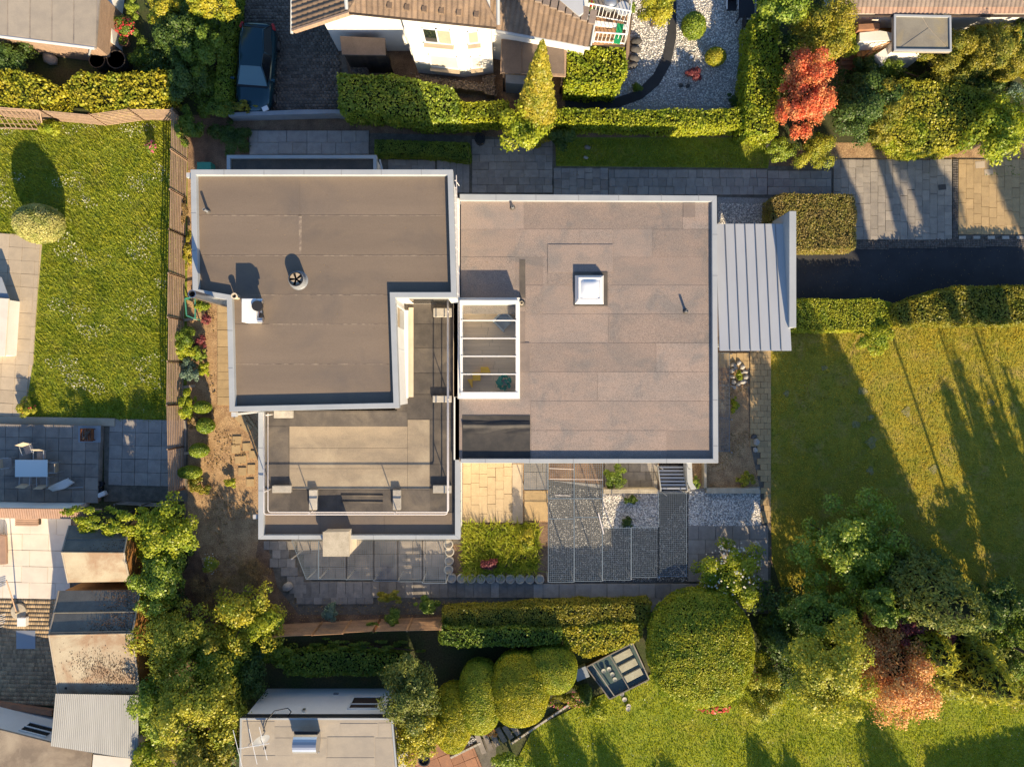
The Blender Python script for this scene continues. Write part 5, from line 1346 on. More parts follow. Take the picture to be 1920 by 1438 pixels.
# ---- bottom house with satellite dish
bh = thing('flat_roofed_bungalow', 'white bungalow with beige felt roof and dark fascia at the bottom', 'house', W(600, 1400))
BQ = ccw(WP([(450, 1346), (736, 1346), (750, 1500), (448, 1500)], 3.5))
B().prism(inset(BQ, .1), 0, 3.0).build('wall', MT['white'], bh)
B().prism(inset(BQ, .03), 3.0, 3.4).build('fascia', MT['dark'], bh)
bro = B().prism(BQ, 3.38, 3.46).build('roof', MT['flatroof'], bh)
B().ring(BQ, .08, 3.40, 3.5).build('edge_trim', MT['cap'], bh)
for (xa, xb, y0, y1) in ((456, 515, 1352, 1372), (456, 551, 1416, 1440), (552, 613, 1349, 1360), (613, 735, 1349, 1354), (515, 600, 1362, 1382), (638, 708, 1356, 1378), (710, 732, 1355, 1380), (516, 612, 1383, 1420), (614, 702, 1381, 1418), (704, 736, 1383, 1442), (612, 702, 1420, 1450)):
    B().prism(WP([(xa, y0), (xb, y0), (xb, y1), (xa, y1)], 3.46), 3.461, 3.468 + rnd.uniform(0, .008)).build('roof_sheet', MT['flatroof'], bro)
yv = BQ; yn = W(0, 1346, 3.5)[1] - .10
wx = W(684, 0, 1.9)[0]
B().box((wx, yn - .0 + .005, 1.75), (1.45, .06, 1.25)).build('window', MT['wood_dark'], bh)
f = B()
for s in (-.72, .72): f.box((wx + s, yn + .03, 1.75), (.08, .08, 1.3))
for z in (1.12, 1.9, 2.38): f.box((wx, yn + .03, z), (1.5, .08, .07))
f.build('window_frame', MT['frame'], bh)
B().box((W(570, 0, 2.6)[0], yn + .06, 2.6), (.14, .12, .2)).build('wall_lamp', MT['steel'], bh)
B().box((W(630, 0, .7)[0], yn + .03, .7), (.25, .06, .14)).build('wall_vent', MT['grey'], bh)
dp = thing('satellite_dish', 'grey satellite dish on the beige roof corner', 'satellite dish', W(488, 1385, 3.46))
x, y, z = W(488, 1384, 4.1)
vs = []; fs = []; ax = Vector((.5, -.55, .68)).normalized(); u = ax.orthogonal().normalized(); v = ax.cross(u); c0 = Vector((x, y, z))
for i in range(7):
    r = .42 * i / 6
    for j in range(20):
        a = 2 * math.pi * j / 20; vs.append(tuple(c0 + (u * math.cos(a) + v * math.sin(a) * .9) * r + ax * (.12 * (i / 6) ** 2)))
for i in range(6):
    for j in range(20): fs.append((i * 20 + j, i * 20 + (j + 1) % 20, (i + 1) * 20 + (j + 1) % 20, (i + 1) * 20 + j))
B().add(vs, fs).build('dish', MT['grey'], dp, smooth=True)
B().tube([(x, y, 3.46), (x, y, 4.05)], .03, 8).build('mast', MT['steel_dull'], dp)
B().tube([c0 + ax * .05, c0 + ax * .55 + u * .1], .014, 6).build('feed_arm', MT['grey'], dp); B().box(tuple(c0 + ax * .56 + u * .1), (.1, .1, .12)).build('feed_horn', MT['dark'], dp)
an = thing('tv_antenna', 'thin white television antenna leaning over the bungalow corner', 'antenna', W(470, 1395, 3.46))
p0 = W(470, 1392, 3.46); q0 = W(466, 1396, 4.9)
B().tube([p0, q0], .025, 6).build('mast', MT['steel_dull'], an)
B().tube([W(447, 1403, 4.8), W(505, 1393, 4.8)], .014, 6).build('boom', MT['whitepaint'], an)
for (a, b_) in (((437, 1368), (455, 1440)), ((467, 1366), (482, 1432)), ((486, 1362), (501, 1424))):
    B().tube([W(*a, 4.8), W(*b_, 4.8)], .013, 5).build('element', MT['whitepaint'], an)
ca = B().tube([W(494, 1370, 3.55), W(500, 1350, 3.6), W(515, 1332, 3.5), W(540, 1327, 3.4), W(546, 1334, 3.3), W(540, 1342, 3.2)], .025, 6).build('cable', MT['dark'], smooth=True); tag(ca, 'dark cable looping over the bungalow fascia', 'cable')
hz = thing('roof_ventilator', 'shiny metal drum-shaped ventilator on the beige bungalow roof', 'vent', W(575, 1390, 3.46))
x0, y0, _ = W(553, 1392, 4.0); x1 = W(597, 0, 4.0)[0]
b = B(); b.tube([(x0, y0, 4.0), (x1, y0, 4.0)], .44, 24); b.build('drum', MT['steel'], hz, smooth=False)
B().box(((x0 + x1) / 2, y0, 3.6), (x1 - x0 - .1, .6, .3)).build('base', MT['steel_dull'], hz)
B().box(((x0 + x1) / 2, y0 + .48, 4.0), (x1 - x0 + .08, .06, .1)).build('flange', MT['dark'], hz); B().box(((x0 + x1) / 2, y0 - .48, 3.9), (x1 - x0 + .04, .05, .1)).build('flange', MT['steel_dull'], hz)
# low grey boundary wall between drive and back path
gwl = B().prism(WP([(428, 212), (560, 206), (630, 206), (735, 216), (735, 224), (628, 213), (428, 218)], .7), 0, .7).build('boundary_wall', MT['greypaint']); tag(gwl, 'low blue-grey boundary wall below the parked car', 'wall')
sw_ = B().prism(WP([(421, 190), (432, 105), (438, 105), (428, 192)], .5), 0, .5).build('retaining_wall', MT['greypaint']); tag(sw_, 'low grey retaining wall left of the parked car', 'wall')
# ---------------------------------------------------------------- fences
def G(px, py, z): return W(px, py, z)[:2]
fence('wooden_fence', 'weathered wooden slat fence between left lawn and the sandy side bed', [G(322, 206, 1.8), G(317, 430, 1.8), G(313, 760, 1.8), G(316, 925, 1.8)], 1.8, 'wood', 10, 2.1)
fence('wooden_fence', 'sagging wooden slat fence along the top of the left lawn', [G(-30, 198, 1.6), G(75, 206, 1.6), G(168, 216, 1.5), G(240, 204, 1.6), G(322, 203, 1.7)], 1.6, 'wood', 9, 2.4)
fence('wooden_fence', 'orange-brown slat fence along the bottom of the main garden', [G(506, 1194, 1.9), G(585, 1190, 1.9), G(700, 1184, 1.9), G(826, 1180, 1.9)], 1.9, 'wood_b', 11, 2.0)
fence('wooden_fence', 'short grey plank fence under the vine by the lower patio', [G(215, 946, 1.0), G(312, 950, 1.0)], 1.0, 'slab_dark', 5, 1.3)
tl = thing('trellis', 'leaning wooden trellis frame in the upper left lawn corner', 'trellis', W(40, 240))
A0, A1, A2, A3 = (Vector(W(-10, 205, 1.3)), Vector(W(74, 208, 1.5)), Vector(W(80, 243, .1)), Vector(W(-10, 240, .1)))
for p, q in ((A0, A1), (A1, A2), (A2, A3)): bar(tl, 'frame_bar', p, q, .06, .06, 'wood')
for k in range(9): bar(tl, 'lath', A0.lerp(A1, k / 9), A3.lerp(A2, min(1, k / 9 + .25)), .03, .02, 'wood')
for k in range(1, 4): bar(tl, 'lath', A0.lerp(A3, k / 4), A1.lerp(A2, k / 4), .03, .02, 'wood')
# ---------------------------------------------------------------- car
cr = thing('parked_car', 'dark blue hatchback parked on the cobbled drive', 'car', W(484, 124, 0))
cxx, cyy, _ = W(480, 126, .7); crot = math.radians(-4)
def cl(p):
    x, y, z = p[0] * 1.05, p[1] * 1.05, p[2]; return (cxx + x * math.cos(crot) - y * math.sin(crot), cyy + x * math.sin(crot) + y * math.cos(crot), z)
def cbuild(b, name, m, par=None, **k):
    b.v = [cl(p) for p in b.v]; return b.build(name, MT[m], par or cr, **k)
sec = [(-2.16, .36, .58), (-2.1, .58, .68), (-1.92, .77, .79), (-1.45, .88, .90), (-.95, .89, .97), (-.3, .90, 1.0), (.7, .90, 1.02), (1.4, .89, 1.03), (1.8, .84, 1.02), (1.98, .74, .97), (2.1, .58, .86), (2.15, .40, .74)]
vs = []; fs = []
for y, w, zt in sec:
    half = [(0, zt), (.55 * w, zt - .005), (.84 * w, zt - .05), (.97 * w, zt - .18), (w, zt - .36), (.98 * w, .34), (.88 * w, .2)]
    ring_ = [(x, y, z) for x, z in half] + [(-x, y, z) for x, z in half[:0:-1]]
    vs += ring_
m_ = 13
for i in range(len(sec) - 1):
    for j in range(m_): fs.append((i * m_ + j, i * m_ + (j + 1) % m_, (i + 1) * m_ + (j + 1) % m_, (i + 1) * m_ + j))
fs += [tuple(range(m_)), tuple(range((len(sec) - 1) * m_, len(sec) * m_))[::-1]]
body = cbuild(B().add(vs, fs), 'body', 'carblue', smooth=True)
lo = [(-.74, -1.02), (.74, -1.02), (.83, .4), (.70, 1.9), (-.70, 1.9), (-.83, .4)]
up = [(-.50, -.22), (.50, -.22), (.56, .5), (.47, 1.5), (-.47, 1.5), (-.56, .5)]
vs = [(x, y, .96) for x, y in lo] + [(x, y, 1.42) for x, y in up]
cbuild(B().add(vs, [(i, (i + 1) % 6, 6 + (i + 1) % 6, 6 + i) for i in range(1, 6)]), 'window_glass', 'darkglass')
cbuild(B().add([vs[0], vs[1], vs[7], vs[6]], [(0, 1, 2, 3)]), 'windscreen', 'skyglass')
vs = []; fs = []
for i in range(9):
    y = -.26 + 1.82 * i / 8; w = .50 + .08 * math.sin((i + .6) / 9 * math.pi)
    for j in range(9):
        u = j / 4 - 1; vs.append((u * w, y, 1.425 + .075 * (1 - u * u) * (1 - ((i - 4) / 4) ** 2 * .6)))
for i in range(8):
    for j in range(8): fs.append((i * 9 + j, i * 9 + j + 1, (i + 1) * 9 + j + 1, (i + 1) * 9 + j))
cbuild(B().add(vs, fs), 'roof', 'carblue', smooth=True)
b = B()
for s in (-1, 1):
    b.tube([(s * .75, -1.02, .97), (s * .51, -.22, 1.425), (s * .57, .5, 1.435), (s * .48, 1.5, 1.43), (s * .70, 1.92, .99)], .035, 6)
    b.tube([(s * .82, .45, .98), (s * .56, .45, 1.42)], .03, 5)
cbuild(b, 'pillars', 'carblue', smooth=True)
b = B().box((0, -1.05, .965), (1.5, .09, .03)); cbuild(b, 'wiper_cowl', 'dark')
for s in (-1, 1):
    b = B().box((s * .98, -.72, 1.0), (.2, .12, .14)); cbuild(b, 'mirror', 'carblue', bevel=.03)
    b = B().box((s * .60, -2.0, .72), (.3, .22, .12), s * .5); cbuild(b, 'headlight', 'whiteglass', bevel=.03)
    b = B().box((s * .77, 1.92, .84), (.12, .3, .2), s * .35); cbuild(b, 'tail_light', 'red', bevel=.03)
    for y in (-1.32, 1.28):
        b = B(); b.tube([(s * .70, y, .32), (s * .905, y, .32)], .32, 20); wt = cbuild(b, 'wheel', 'dark')
        b = B(); b.tube([(s * .89, y, .32), (s * .915, y, .32)], .2, 10); cbuild(b, 'rim', 'steel', wt)
b = B(); b.box((0, -2.12, .42), (.9, .05, .2)); cbuild(b, 'grille', 'dark')
b = B(); b.box((0, 1.78, 1.02), (1.2, .3, .02)); cbuild(b, 'boot_lid', 'carblue')
# ---------------------------------------------------------------- wire mesh enclosures
def mesh_panel(parent, pts_px, z, pitch=.1, w=.005, fr=.018, mt='mesh'):
    Q = [Vector(W(x, y, z)) for x, y in pts_px]
    nu = max(2, int((Q[1] - Q[0]).length / pitch)); nv = max(2, int((Q[3] - Q[0]).length / pitch))
    b = B()
    for p, q in zip(Q, Q[1:] + Q[:1]): b.tube([p, q], fr, 4)
    f = b.build('panel_frame', MT[mt], parent)
    wires(B(), Q, nu, nv, w).build('wire_mesh', MT[mt], f)
en = thing('mesh_enclosure', 'wire mesh roofed enclosure over gravel south of the pinkish roof', 'enclosure', W(1130, 980))
ZE = 1.9
PAN = [(983, 1027, 868, 917), (1028, 1076, 868, 934), (1077, 1130, 868, 934), (1028, 1076, 935, 972), (1077, 1130, 935, 969), (1028, 1076, 973, 1091), (1077, 1129, 970, 1089), (1130, 1183, 990, 1087), (1184, 1235, 988, 1082), (1235, 1287, 925, 1080)]
for a, b_, c, d in PAN: mesh_panel(en, [(a, c), (b_, c), (b_, d), (a, d)], ZE)
for x, y in ((1028, 1090), (1076, 1090), (1130, 1088), (1184, 1085), (1236, 1082), (1287, 1080), (1287, 926), (1131, 930), (1131, 985), (983, 917), (1028, 935)):
    p = W(x, y, ZE); B().box((p[0], p[1], ZE / 2), (.05, .05, ZE)).build('post', MT['steel_dull'], en)
for (x0, x1, y0, y1) in ((1030, 1076, 878, 880), (1030, 1130, 898, 899.3), (1040, 1070, 928, 929.5)):
    bar(en, 'crossbar', W(x0, y0, ZE + .03), W(x1, y1, ZE + .03), .02, .02, 'pinkwhite')
en2 = thing('mesh_enclosure', 'wire mesh roofed run below the roof terrace front', 'enclosure', W(690, 1050))
xs = [598, 650, 701, 746, 792, 836]; yb_ = [1085, 1086, 1089, 1090, 1093]
for k in range(5): mesh_panel(en2, [(xs[k], 1013), (xs[k + 1], 1013), (xs[k + 1], yb_[k]), (xs[k], yb_[k])], 1.9)
mesh_panel(en2, [(547, 1013), (597, 1013), (597, 1085), (574, 1085)], 1.9)
for x, y in ((547, 1048), (598, 1085), (650, 1086), (701, 1088), (746, 1089), (792, 1091), (836, 1093), (576, 1085)):
    p = W(x, y, 1.9); B().box((p[0], p[1], .95), (.05, .05, 1.9)).build('post', MT['steel_dull'], en2)
run = struct('run_paving', [(556, 1013), (840, 1013), (838, 1088), (576, 1086)], .018, MT['joint'])
pavers(run, [(558, 1014), (838, 1014), (838, 1086), (576, 1086)], .02, 24, 24, 'slab_dark', bond=.5, gap=.01)
gt = thing('lightwell_grating', 'dark grating strip along the east wall of the house', 'grating', W(1355, 760))
for k in range(3): mesh_panel(gt, [(1347, 662 + k * 62), (1368, 662 + k * 62), (1368, 662 + k * 62 + 60), (1347, 662 + k * 62 + 60)], .4, .07, .006)
for y in (664, 724, 786, 847): B().box((*W(1368, y)[:2], .2), (.05, .05, .4)).build('post', MT['steel_dull'], gt)
# basement steps beside the enclosure
ss = thing('metal_stairs', 'metal basement stairs with pale tread edges below the roof edge', 'stairs', W(1260, 900))
B().prism(WP([(1236, 866), (1284, 866), (1288, 920), (1240, 920)], .05), .0, .05).build('pit', MT['black'], ss)  # flat black sheet: darkness under the treads put into colour
for k in range(7):
    y = 876 + k * 6.6; z = .15 + .11 * k
    bar(ss, 'tread', W(1234 + k * .9, y, z), W(1282 + k * .9, y, z), .10, .03, 'steel_dull')
for x in (1233, 1283): bar(ss, 'stringer', W(x, 872, .1), W(x + 6, 921, .9), .05, .12, 'steel_dull')
for x, y in ((1240, 922), (1289, 922), (1233, 874), (1283, 874)): B().tube([W(x, y, 0), (*W(x, y, 0)[:2], 1.3)], .025, 6).build('post', MT['steel_dull'], ss)
for lab, pts, z, m in (('low beige retaining wall below the shaded planting pit', [(1132, 917), (1233, 917), (1233, 925), (1132, 925)], .75, 'concrete_warm'), ('curved white wall beside the basement stairs', [(1287, 862), (1297, 862), (1299, 905), (1306, 916), (1296, 918), (1289, 905)], .8, 'cap'),
                       ('low beige kerb wall between side bed and gravel', [(1325, 915), (1424, 915), (1424, 925), (1325, 925)], .35, 'concrete_warm'), ('thin wall of the narrow planter by the stairs', [(1320, 866), (1325, 866), (1325, 915), (1320, 915)], .5, 'concrete_warm')):
    o = B().prism(WP(pts, z), 0, z).build('garden_wall', MT[m], bevel=.01); tag(o, lab, 'wall')
wp_ = struct('well_paving', [(1132, 866), (1234, 866), (1234, 918), (1132, 918)], .024, MT['joint'])
pavers(wp_, [(1134, 868), (1232, 868), (1232, 916), (1134, 916)], .028, 22, 16, 'slab_mixed', bond=.5)
# ---------------------------------------------------------------- ring planters, stones
ringL = [(847 + 18.3 * k, 1084 + .25 * k) for k in range(10)] + [(841, 1068), (842, 1051), (843, 1034), (841, 1020)]
for k, (x, y) in enumerate(ringL):
    p = W(x, y, .15); r = M(8.8)
    rm = B().lathe([(r, -.15), (r, .03), (r - .05, .05), (r - .06, .03), (r - .06, -.05), (.0, -.06)], (p[0], p[1], .17), 18).build('ring_planter', MT['concrete'])
    side = k >= 10
    tag(rm, ('round concrete ring in the row edging the grass bed, number %s from the left' % ['one', 'two', 'three', 'four', 'five', 'six', 'seven', 'eight', 'nine', 'ten'][k]) if not side else 'round concrete ring in the short column beside the mesh run, number %s from below' % ['one', 'two', 'three', 'four'][k - 10], 'planter', 'concrete ring planters')
def stone(px, py, r, lab, mt='stone', grp=None, z=.04):
    c = W(px, py); b = B(); vs = []; fs = []
    n, m = 8, 5
    ph = rnd.random() * 6
    for i in range(m + 1):
        th_ = math.pi * i / m
        for j in range(n):
            a = 2 * math.pi * j / n; q = r * (1 + .18 * math.sin(2 * a + ph) + .1 * math.sin(3 * a + i))
            vs.append((c[0] + q * math.sin(th_) * math.cos(a), c[1] + q * .85 * math.sin(th_) * math.sin(a), z + r * .35 + r * .6 * math.cos(th_)))
    for i in range(m):
        for j in range(n): fs.append((i * n + j, (i + 1) * n + j, (i + 1) * n + (j + 1) % n, i * n + (j + 1) % n))
    o = b.add(vs, fs).build('stone', MT[mt], smooth=True); return tag(o, lab, 'stone', grp)
for k, (x, y, r) in enumerate(((1374, 684, .17), (1384, 680, .15), (1391, 688, .16), (1396, 697, .14), (1397, 707, .16), (1392, 716, .17), (1383, 720, .15), (1374, 716, .16), (1372, 706, .14), (1372, 695, .15), (1378, 690, .12), (1388, 700, .12), (1376, 726, .12))):
    stone(x, y, r, ['pale stone at the upper left of the stone ring by the east path', 'topmost pale stone of the stone ring by the east path', 'pale stone at the upper right of the stone ring by the east path', 'small pale stone on the right side of the stone ring, upper one', 'pale stone on the right side of the stone ring, lower one', 'large pale stone at the lower right of the stone ring', 'pale stone at the bottom of the stone ring', 'pale stone at the lower left of the stone ring', 'small pale stone on the left side of the stone ring, lower one', 'pale stone on the left side of the stone ring, upper one', 'tiny pale stone inside the top of the stone ring', 'tiny pale stone inside the right of the stone ring', 'tiny outlying pale stone just below the stone ring'][k], grp='ring of pale stones')
for (x, y, r, l) in ((1412, 818, .16, 'dark upper stone at the edge of the east path'), (1417, 828, .2, 'large pale stone at the edge of the east path'), (1415, 843, .15, 'lower pale stone at the edge of the east path'), (1417, 1021, .26, 'grey-green boulder beside the shaded gravel corner'),
                     (1101, 278, .16, 'white stone on the shaded back lawn'), (1098, 297, .12, 'small pale stone on the shaded back lawn'), (1548, 310, .18, 'pale rock at the corner of the forecourt'), (1443, 271, .3, 'large yellowish boulder at the back lawn corner'),
                     (98, 113, .42, 'large brown boulder below the outbuilding'), (541, 1098, .3, 'flat brown stone at the edge of the bare soil'), (1276, 162, .13, 'dark round pebble left of the pair in the gravel garden'), (1289, 163, .13, 'dark round pebble right of the pair in the gravel garden')):
    stone(x, y, r, l, 'stone_dark' if l.startswith('dark') else 'stone')
for k, (x, y) in enumerate(((1190, 95), (1188, 112), (1184, 126), (1192, 80))):
    stone(x, y, .28, ['second', 'third', 'lowest', 'topmost'][k] + ' dark slate in the row along the timber edge of the gravel garden', 'stone_dark', 'slate edge stones')
# ---------------------------------------------------------------- left patio furniture
tb = thing('patio_table', 'rectangular table with pale glass top on the dark patio', 'table', W(58, 878, PZ))
TQ = WP([(28, 862), (89, 862), (89, 894), (28, 894)], PZ + .75)
B().prism(TQ, PZ + .72, PZ + .75).build('table_top', MT['tableglass'], tb, bevel=.008)
for x, y in ((32, 866), (85, 866), (85, 890), (32, 890)):
    p = W(x, y, PZ + .7); B().box((p[0], p[1], PZ + .36), (.05, .05, .72)).build('leg', MT['steel_dull'], tb)
def chair_at(px, py, rot, label):
    x, y, _ = W(px, py, PZ + .5)
    t = thing('garden_chair', label, 'chair', (x, y, PZ), 'garden chairs around the patio table')
    def q(p): return (x + p[0] * math.cos(rot) - p[1] * math.sin(rot), y + p[0] * math.sin(rot) + p[1] * math.cos(rot), PZ + p[2])
    def put(nm, c, d, m, tl_=None): B().box(q(c), d, rot, tl_).build(nm, MT[m], t, bevel=.006)
    put('seat', (0, 0, .43), (.46, .46, .03), 'slab')
    put('backrest', (0, .27, .72), (.46, .03, .52), 'slab_beige', Matrix.Rotation(-.25, 3, 'X'))
    for s in (-1, 1):
        put('armrest', (s * .26, .0, .66), (.03, .5, .025), 'cap')
        for yy in (-.2, .22): put('leg', (s * .25, yy, .32), (.022, .022, .64), 'cap')
    return t
chair_at(52, 842, .35, 'pale garden chair turned outwards behind the patio table')
chair_at(76, 853, 0.0, 'pale garden chair pushed in behind the patio table')
chair_at(101, 876, -math.pi / 2, 'pale garden chair at the right end of the patio table')
chair_at(50, 900, math.pi - .1, 'left pale garden chair in front of the patio table')
chair_at(82, 902, math.pi, 'right pale garden chair in front of the patio table')
chair_at(12, 868, math.pi / 2 + .1, 'pale garden chair at the left end of the patio table')
ps = thing('folded_parasol', 'folded white parasol lying on the dark patio', 'parasol', W(115, 912, PZ))
for k in range(7):
    o = B(); dy = (k - 3) * 2.2
    o.tube([W(92 + abs(dy), 915 + dy * .6, PZ + .15 + .04 * (k % 2)), W(120, 908 + dy, PZ + .22), W(139 - abs(dy) * 1.5, 904 + dy, PZ + .14)], .07, 6, r1=.05); o.build('canopy_fold', MT['whitepaint'], ps, smooth=True)
B().tube([W(88, 917, PZ + .1), W(156, 913, PZ + .1)], .022, 6).build('pole', MT['steel_dull'], ps)
fp = thing('fire_pit', 'square rusty iron fire basket on a metal plate on the patio', 'fire pit', W(165, 815, PZ))
p = W(166, 814, PZ + .1); B().box((p[0], p[1], PZ + .01), (1.15, .85, .02)).build('plate', MT['greypaint'], fp)
p = W(164, 815, PZ + .2)
for k in range(5):
    for z in (.12, .26):
        o = .27
        B().box((p[0] + (k - 2) * .13, p[1], PZ + z), (.04, .6, .04)).build('bar', MT['rust'], fp)
for s in (-1, 1):
    B().box((p[0] + s * .3, p[1], PZ + .28), (.04, .62, .05)).build('rim', MT['rust'], fp); B().box((p[0], p[1] + s * .31, PZ + .28), (.64, .04, .05)).build('rim', MT['rust'], fp)
    for t_ in (-1, 1): B().box((p[0] + s * .28, p[1] + t_ * .28, PZ + .16), (.04, .04, .32)).build('leg', MT['rust'], fp)
for k in range(3): B().tube([(p[0] - .2 + .1 * k, p[1] - .2, PZ + .3), (p[0] + .2 - .12 * k, p[1] + .2, PZ + .32)], .05, 7).build('log', MT['bark'], fp)
# bits by the patio step
for k, (x, y, r, l) in enumerate(((190, 907, .16, 'dark pot beside the patio step'), (188, 918, .14, 'lower dark pot beside the patio step'))):
    x, y, _ = W(x, y, .2); o = B().lathe([(r * .7, 0), (r, .3), (r * .85, .3), (r * .8, .2), (0, .2)], (x, y, .05), 14).build('plant_pot', MT['dark']); tag(o, l, 'pot')
o = B().box((*W(190, 927, .3)[:2], .2), (.4, .25, .3), .4).build('watering_can', MT['whitepaint'], bevel=.05); tag(o, 'small white watering can by the patio step', 'watering can')
# barrels and pots at the top left
for (x, y, r, l) in ((183, 114, .40, 'left black open water barrel below the outbuilding'), (219, 113, .46, 'right black open water barrel below the outbuilding')):
    x, y, _ = W(x, y, .8); t = thing('water_barrel', l, 'barrel', (x, y, 0), 'black water barrels')
    B().lathe([(r * .85, 0), (r, .4), (r, .85), (r * .93, .85), (r * .9, .3)], (x, y, 0), 22).build('tub', MT['dark'], t, smooth=False)
    B().lathe([(r * .9, .3), (0, .3)], (x, y, .35), 22).build('water', MT['darkglass'], t)
    B().lathe([(r * 1.03, .84), (r * 1.03, .88), (r * .94, .88), (r * .94, .84)], (x, y, 0), 22).build('rim', MT['bark'], t)
x, y, _ = W(233, 78, .3); t = thing('flower_pot', 'round terracotta pot with green plant beside the red flowers', 'pot', (x, y, 0))
B().lathe([(.18, 0), (.27, .35), (.29, .38), (.24, .38), (.22, .28), (0, .28)], (x, y, 0), 18).build('pot', MT['terracotta'], t)
P = np.array([x, y, .4]) + randdir(60) * np.array([.2, .2, .12]); link('leaves', leaves('leaves', P, np.tile([0, 0, 1.], (60, 1)), .12), LM['mid'], t)
o = B().box((*W(382, 312, .6)[:2], .3), (.72, .45, .6)).build('garden_box', MT['teal'], bevel=.03); tag(o, 'green plastic garden box behind the house corner', 'box')
# sundry frame next to the fence
gf = thing('raised_bed', 'green metal cold frame standing beside the fence', 'cold frame', W(356, 582))
for a, b_ in (((347, 560), (366, 556)), ((366, 556), (366, 598)), ((366, 598), (350, 592)), ((350, 592), (347, 560))): bar(gf, 'frame_bar', W(*a, .5), W(*b_, .5), .05, .06, 'teal')
for x, y in ((347, 560), (366, 556), (366, 598), (350, 592)): p = W(x, y, .5); B().box((p[0], p[1], .25), (.05, .05, .5)).build('leg', MT['teal'], gf)
for (x, y, l) in ((355, 599, 'upper pale plank by the fence foot'), (352, 725, 'middle pale plank by the fence foot'), (346, 850, 'lower pale plank by the fence foot')):
    o = B().box((*W(x, y, .1)[:2], .08), (.75, .14, .05), .1).build('plank', MT['slab_beige'], bevel=.006); tag(o, l, 'plank', 'planks beside the fence')
# glass cold frame, lower centre
cf = thing('cold_frame', 'glass-topped cold frame with beige trays beside the clipped tree', 'cold frame', W(1155, 1255))
CF = [Vector(W(1099, 1250, .32)), Vector(W(1186, 1205, .32)), Vector(W(1217, 1273, .28)), Vector(W(1143, 1310, .28))]
b = B().prism([(v.x, v.y) for v in CF], .02, .06); b.build('base', MT['water'], cf)
for p, q in zip(CF, CF[1:] + CF[:1]):
    bar(cf, 'frame_bar', p, q, .06, .07, 'slab_mixed'); bar(cf, 'side_board', Vector((p.x, p.y, .14)), Vector((q.x, q.y, .14)), .03, .2, 'wood_dark')
for u in (.13, .5): bar(cf, 'glazing_bar', CF[0].lerp(CF[1], u), CF[3].lerp(CF[2], u), .05, .05, 'slab_mixed')
for a, b_ in ((0.02, .49), (.51, .98)):
    B().slab([CF[0].lerp(CF[1], a), CF[0].lerp(CF[1], b_), CF[3].lerp(CF[2], b_), CF[3].lerp(CF[2], a)], .008).build('pane', MT['glass'], cf)
ra = math.atan2(CF[1].y - CF[0].y, CF[1].x - CF[0].x)
for k in range(3):
    c = CF[0].lerp(CF[1], .72).lerp(CF[3].lerp(CF[2], .72), .2 + .28 * k)
    o = B().box((c.x, c.y, .14), (1.0, .38, .1), ra).build('tray', MT['concrete_warm'], bevel=.02); tag(o, ['upper', 'middle', 'lower'][k] + ' beige tray under the cold frame glass', 'tray', 'trays in the cold frame')
for k in range(9):
    c = CF[0].lerp(CF[1], rnd.uniform(.2, .46)).lerp(CF[3].lerp(CF[2], .3), rnd.uniform(.2, 1.6)); B().lathe([(.09, 0), (.12, .14), (.0, .1)], (c.x, c.y, .08), 10).build('pot', MT['concrete'], cf)
o = B().box((*W(1090, 1263, .4)[:2], .2), (.7, .6, .4), .4).build('concrete_box', MT['greypaint'], bevel=.02); tag(o, 'pale blue-grey box left of the cold frame', 'box')
# steps and border below the yew mounds
wt_ = thing('plank_steps', 'grey plank steps below the yew mounds at the lawn corner', 'steps', W(920, 1390))
for k in range(6):
    a = W(893 + k * 13, 1368 - k * 3 + 5, .1 + .05 * k); b_ = W(908 + k * 13, 1412 - k * 7, .1 + .05 * k); bar(wt_, 'plank', a, b_, .26, .05, 'slab_dark')
for lab, a, b_ in (('pale kerb line between yew mounds and bottom lawn', (958, 1392), (1068, 1318)), ('pale kerb line beside the terracotta patio', (845, 1418), (902, 1390))):
    t = thing('edging', lab, 'edging', W(*a)); a = Vector(W(*a)); b_ = Vector(W(*b_))
    for k in range(8): bar(t, 'edging_stone', a.lerp(b_, k / 8) + Vector((0, 0, .07)), a.lerp(b_, (k + .94) / 8) + Vector((0, 0, .07)), .1, .14, 'concrete')
pebbles('gravel', [(862, 1392), (890, 1375), (896, 1385), (866, 1405)], .04, 240, .06, 'gravel', 'small heap of pale pebbles below the yew mounds')
x, y, _ = W(795, 1425, .3); t = thing('bicycle_wheel_planter', 'small round dark planter on the terracotta patio', 'planter', (x, y, 0)); B().lathe([(.25, 0), (.32, .3), (.26, .3), (.24, .2), (0, .2)], (x, y, 0), 18).build('pot', MT['dark'], t)
# courtyard bits lower left
x, y, _ = W(36, 1146, .1); t = thing('parasol_stand', 'round beige parasol base with leaning pole in the courtyard', 'parasol base', (x, y, 0))
B().lathe([(.42, 0), (.40, .10), (.08, .13), (.06, .4)], (x, y, .06), 22).build('base', MT['concrete_warm'], t)
B().tube([(x, y, .3), W(12, 1088, 2.3)], .03, 8).build('pole', MT['wood'], t)
o = B().box((*W(40, 1166, .3)[:2], .16), (.45, .45, .3)).build('storage_cube', MT['whitepaint'], bevel=.02); tag(o, 'small white cube beside the parasol base', 'box')
mc = thing('drain_cover', 'square ribbed metal drain cover set in the clay paving', 'drain cover', W(48, 1199))
p = W(48, 1199, .1); B().box((p[0], p[1], .06), (.98, .94, .06)).build('plate', MT['steel_dull'], mc)
for k in range(14): B().box((p[0] - .43 + k * .066, p[1], .095), (.02, .9, .012)).build('rib', MT['steel_dull'], mc)
sr = thing('clothes_rack', 'white clothes rack partly out of frame at the courtyard edge', 'rack', W(0, 1170))
for k in range(5): bar(sr, 'rod', W(-12, 1158 + k * 4, .9), W(10, 1150 + k * 4, .9), .02, .02, 'whitepaint')
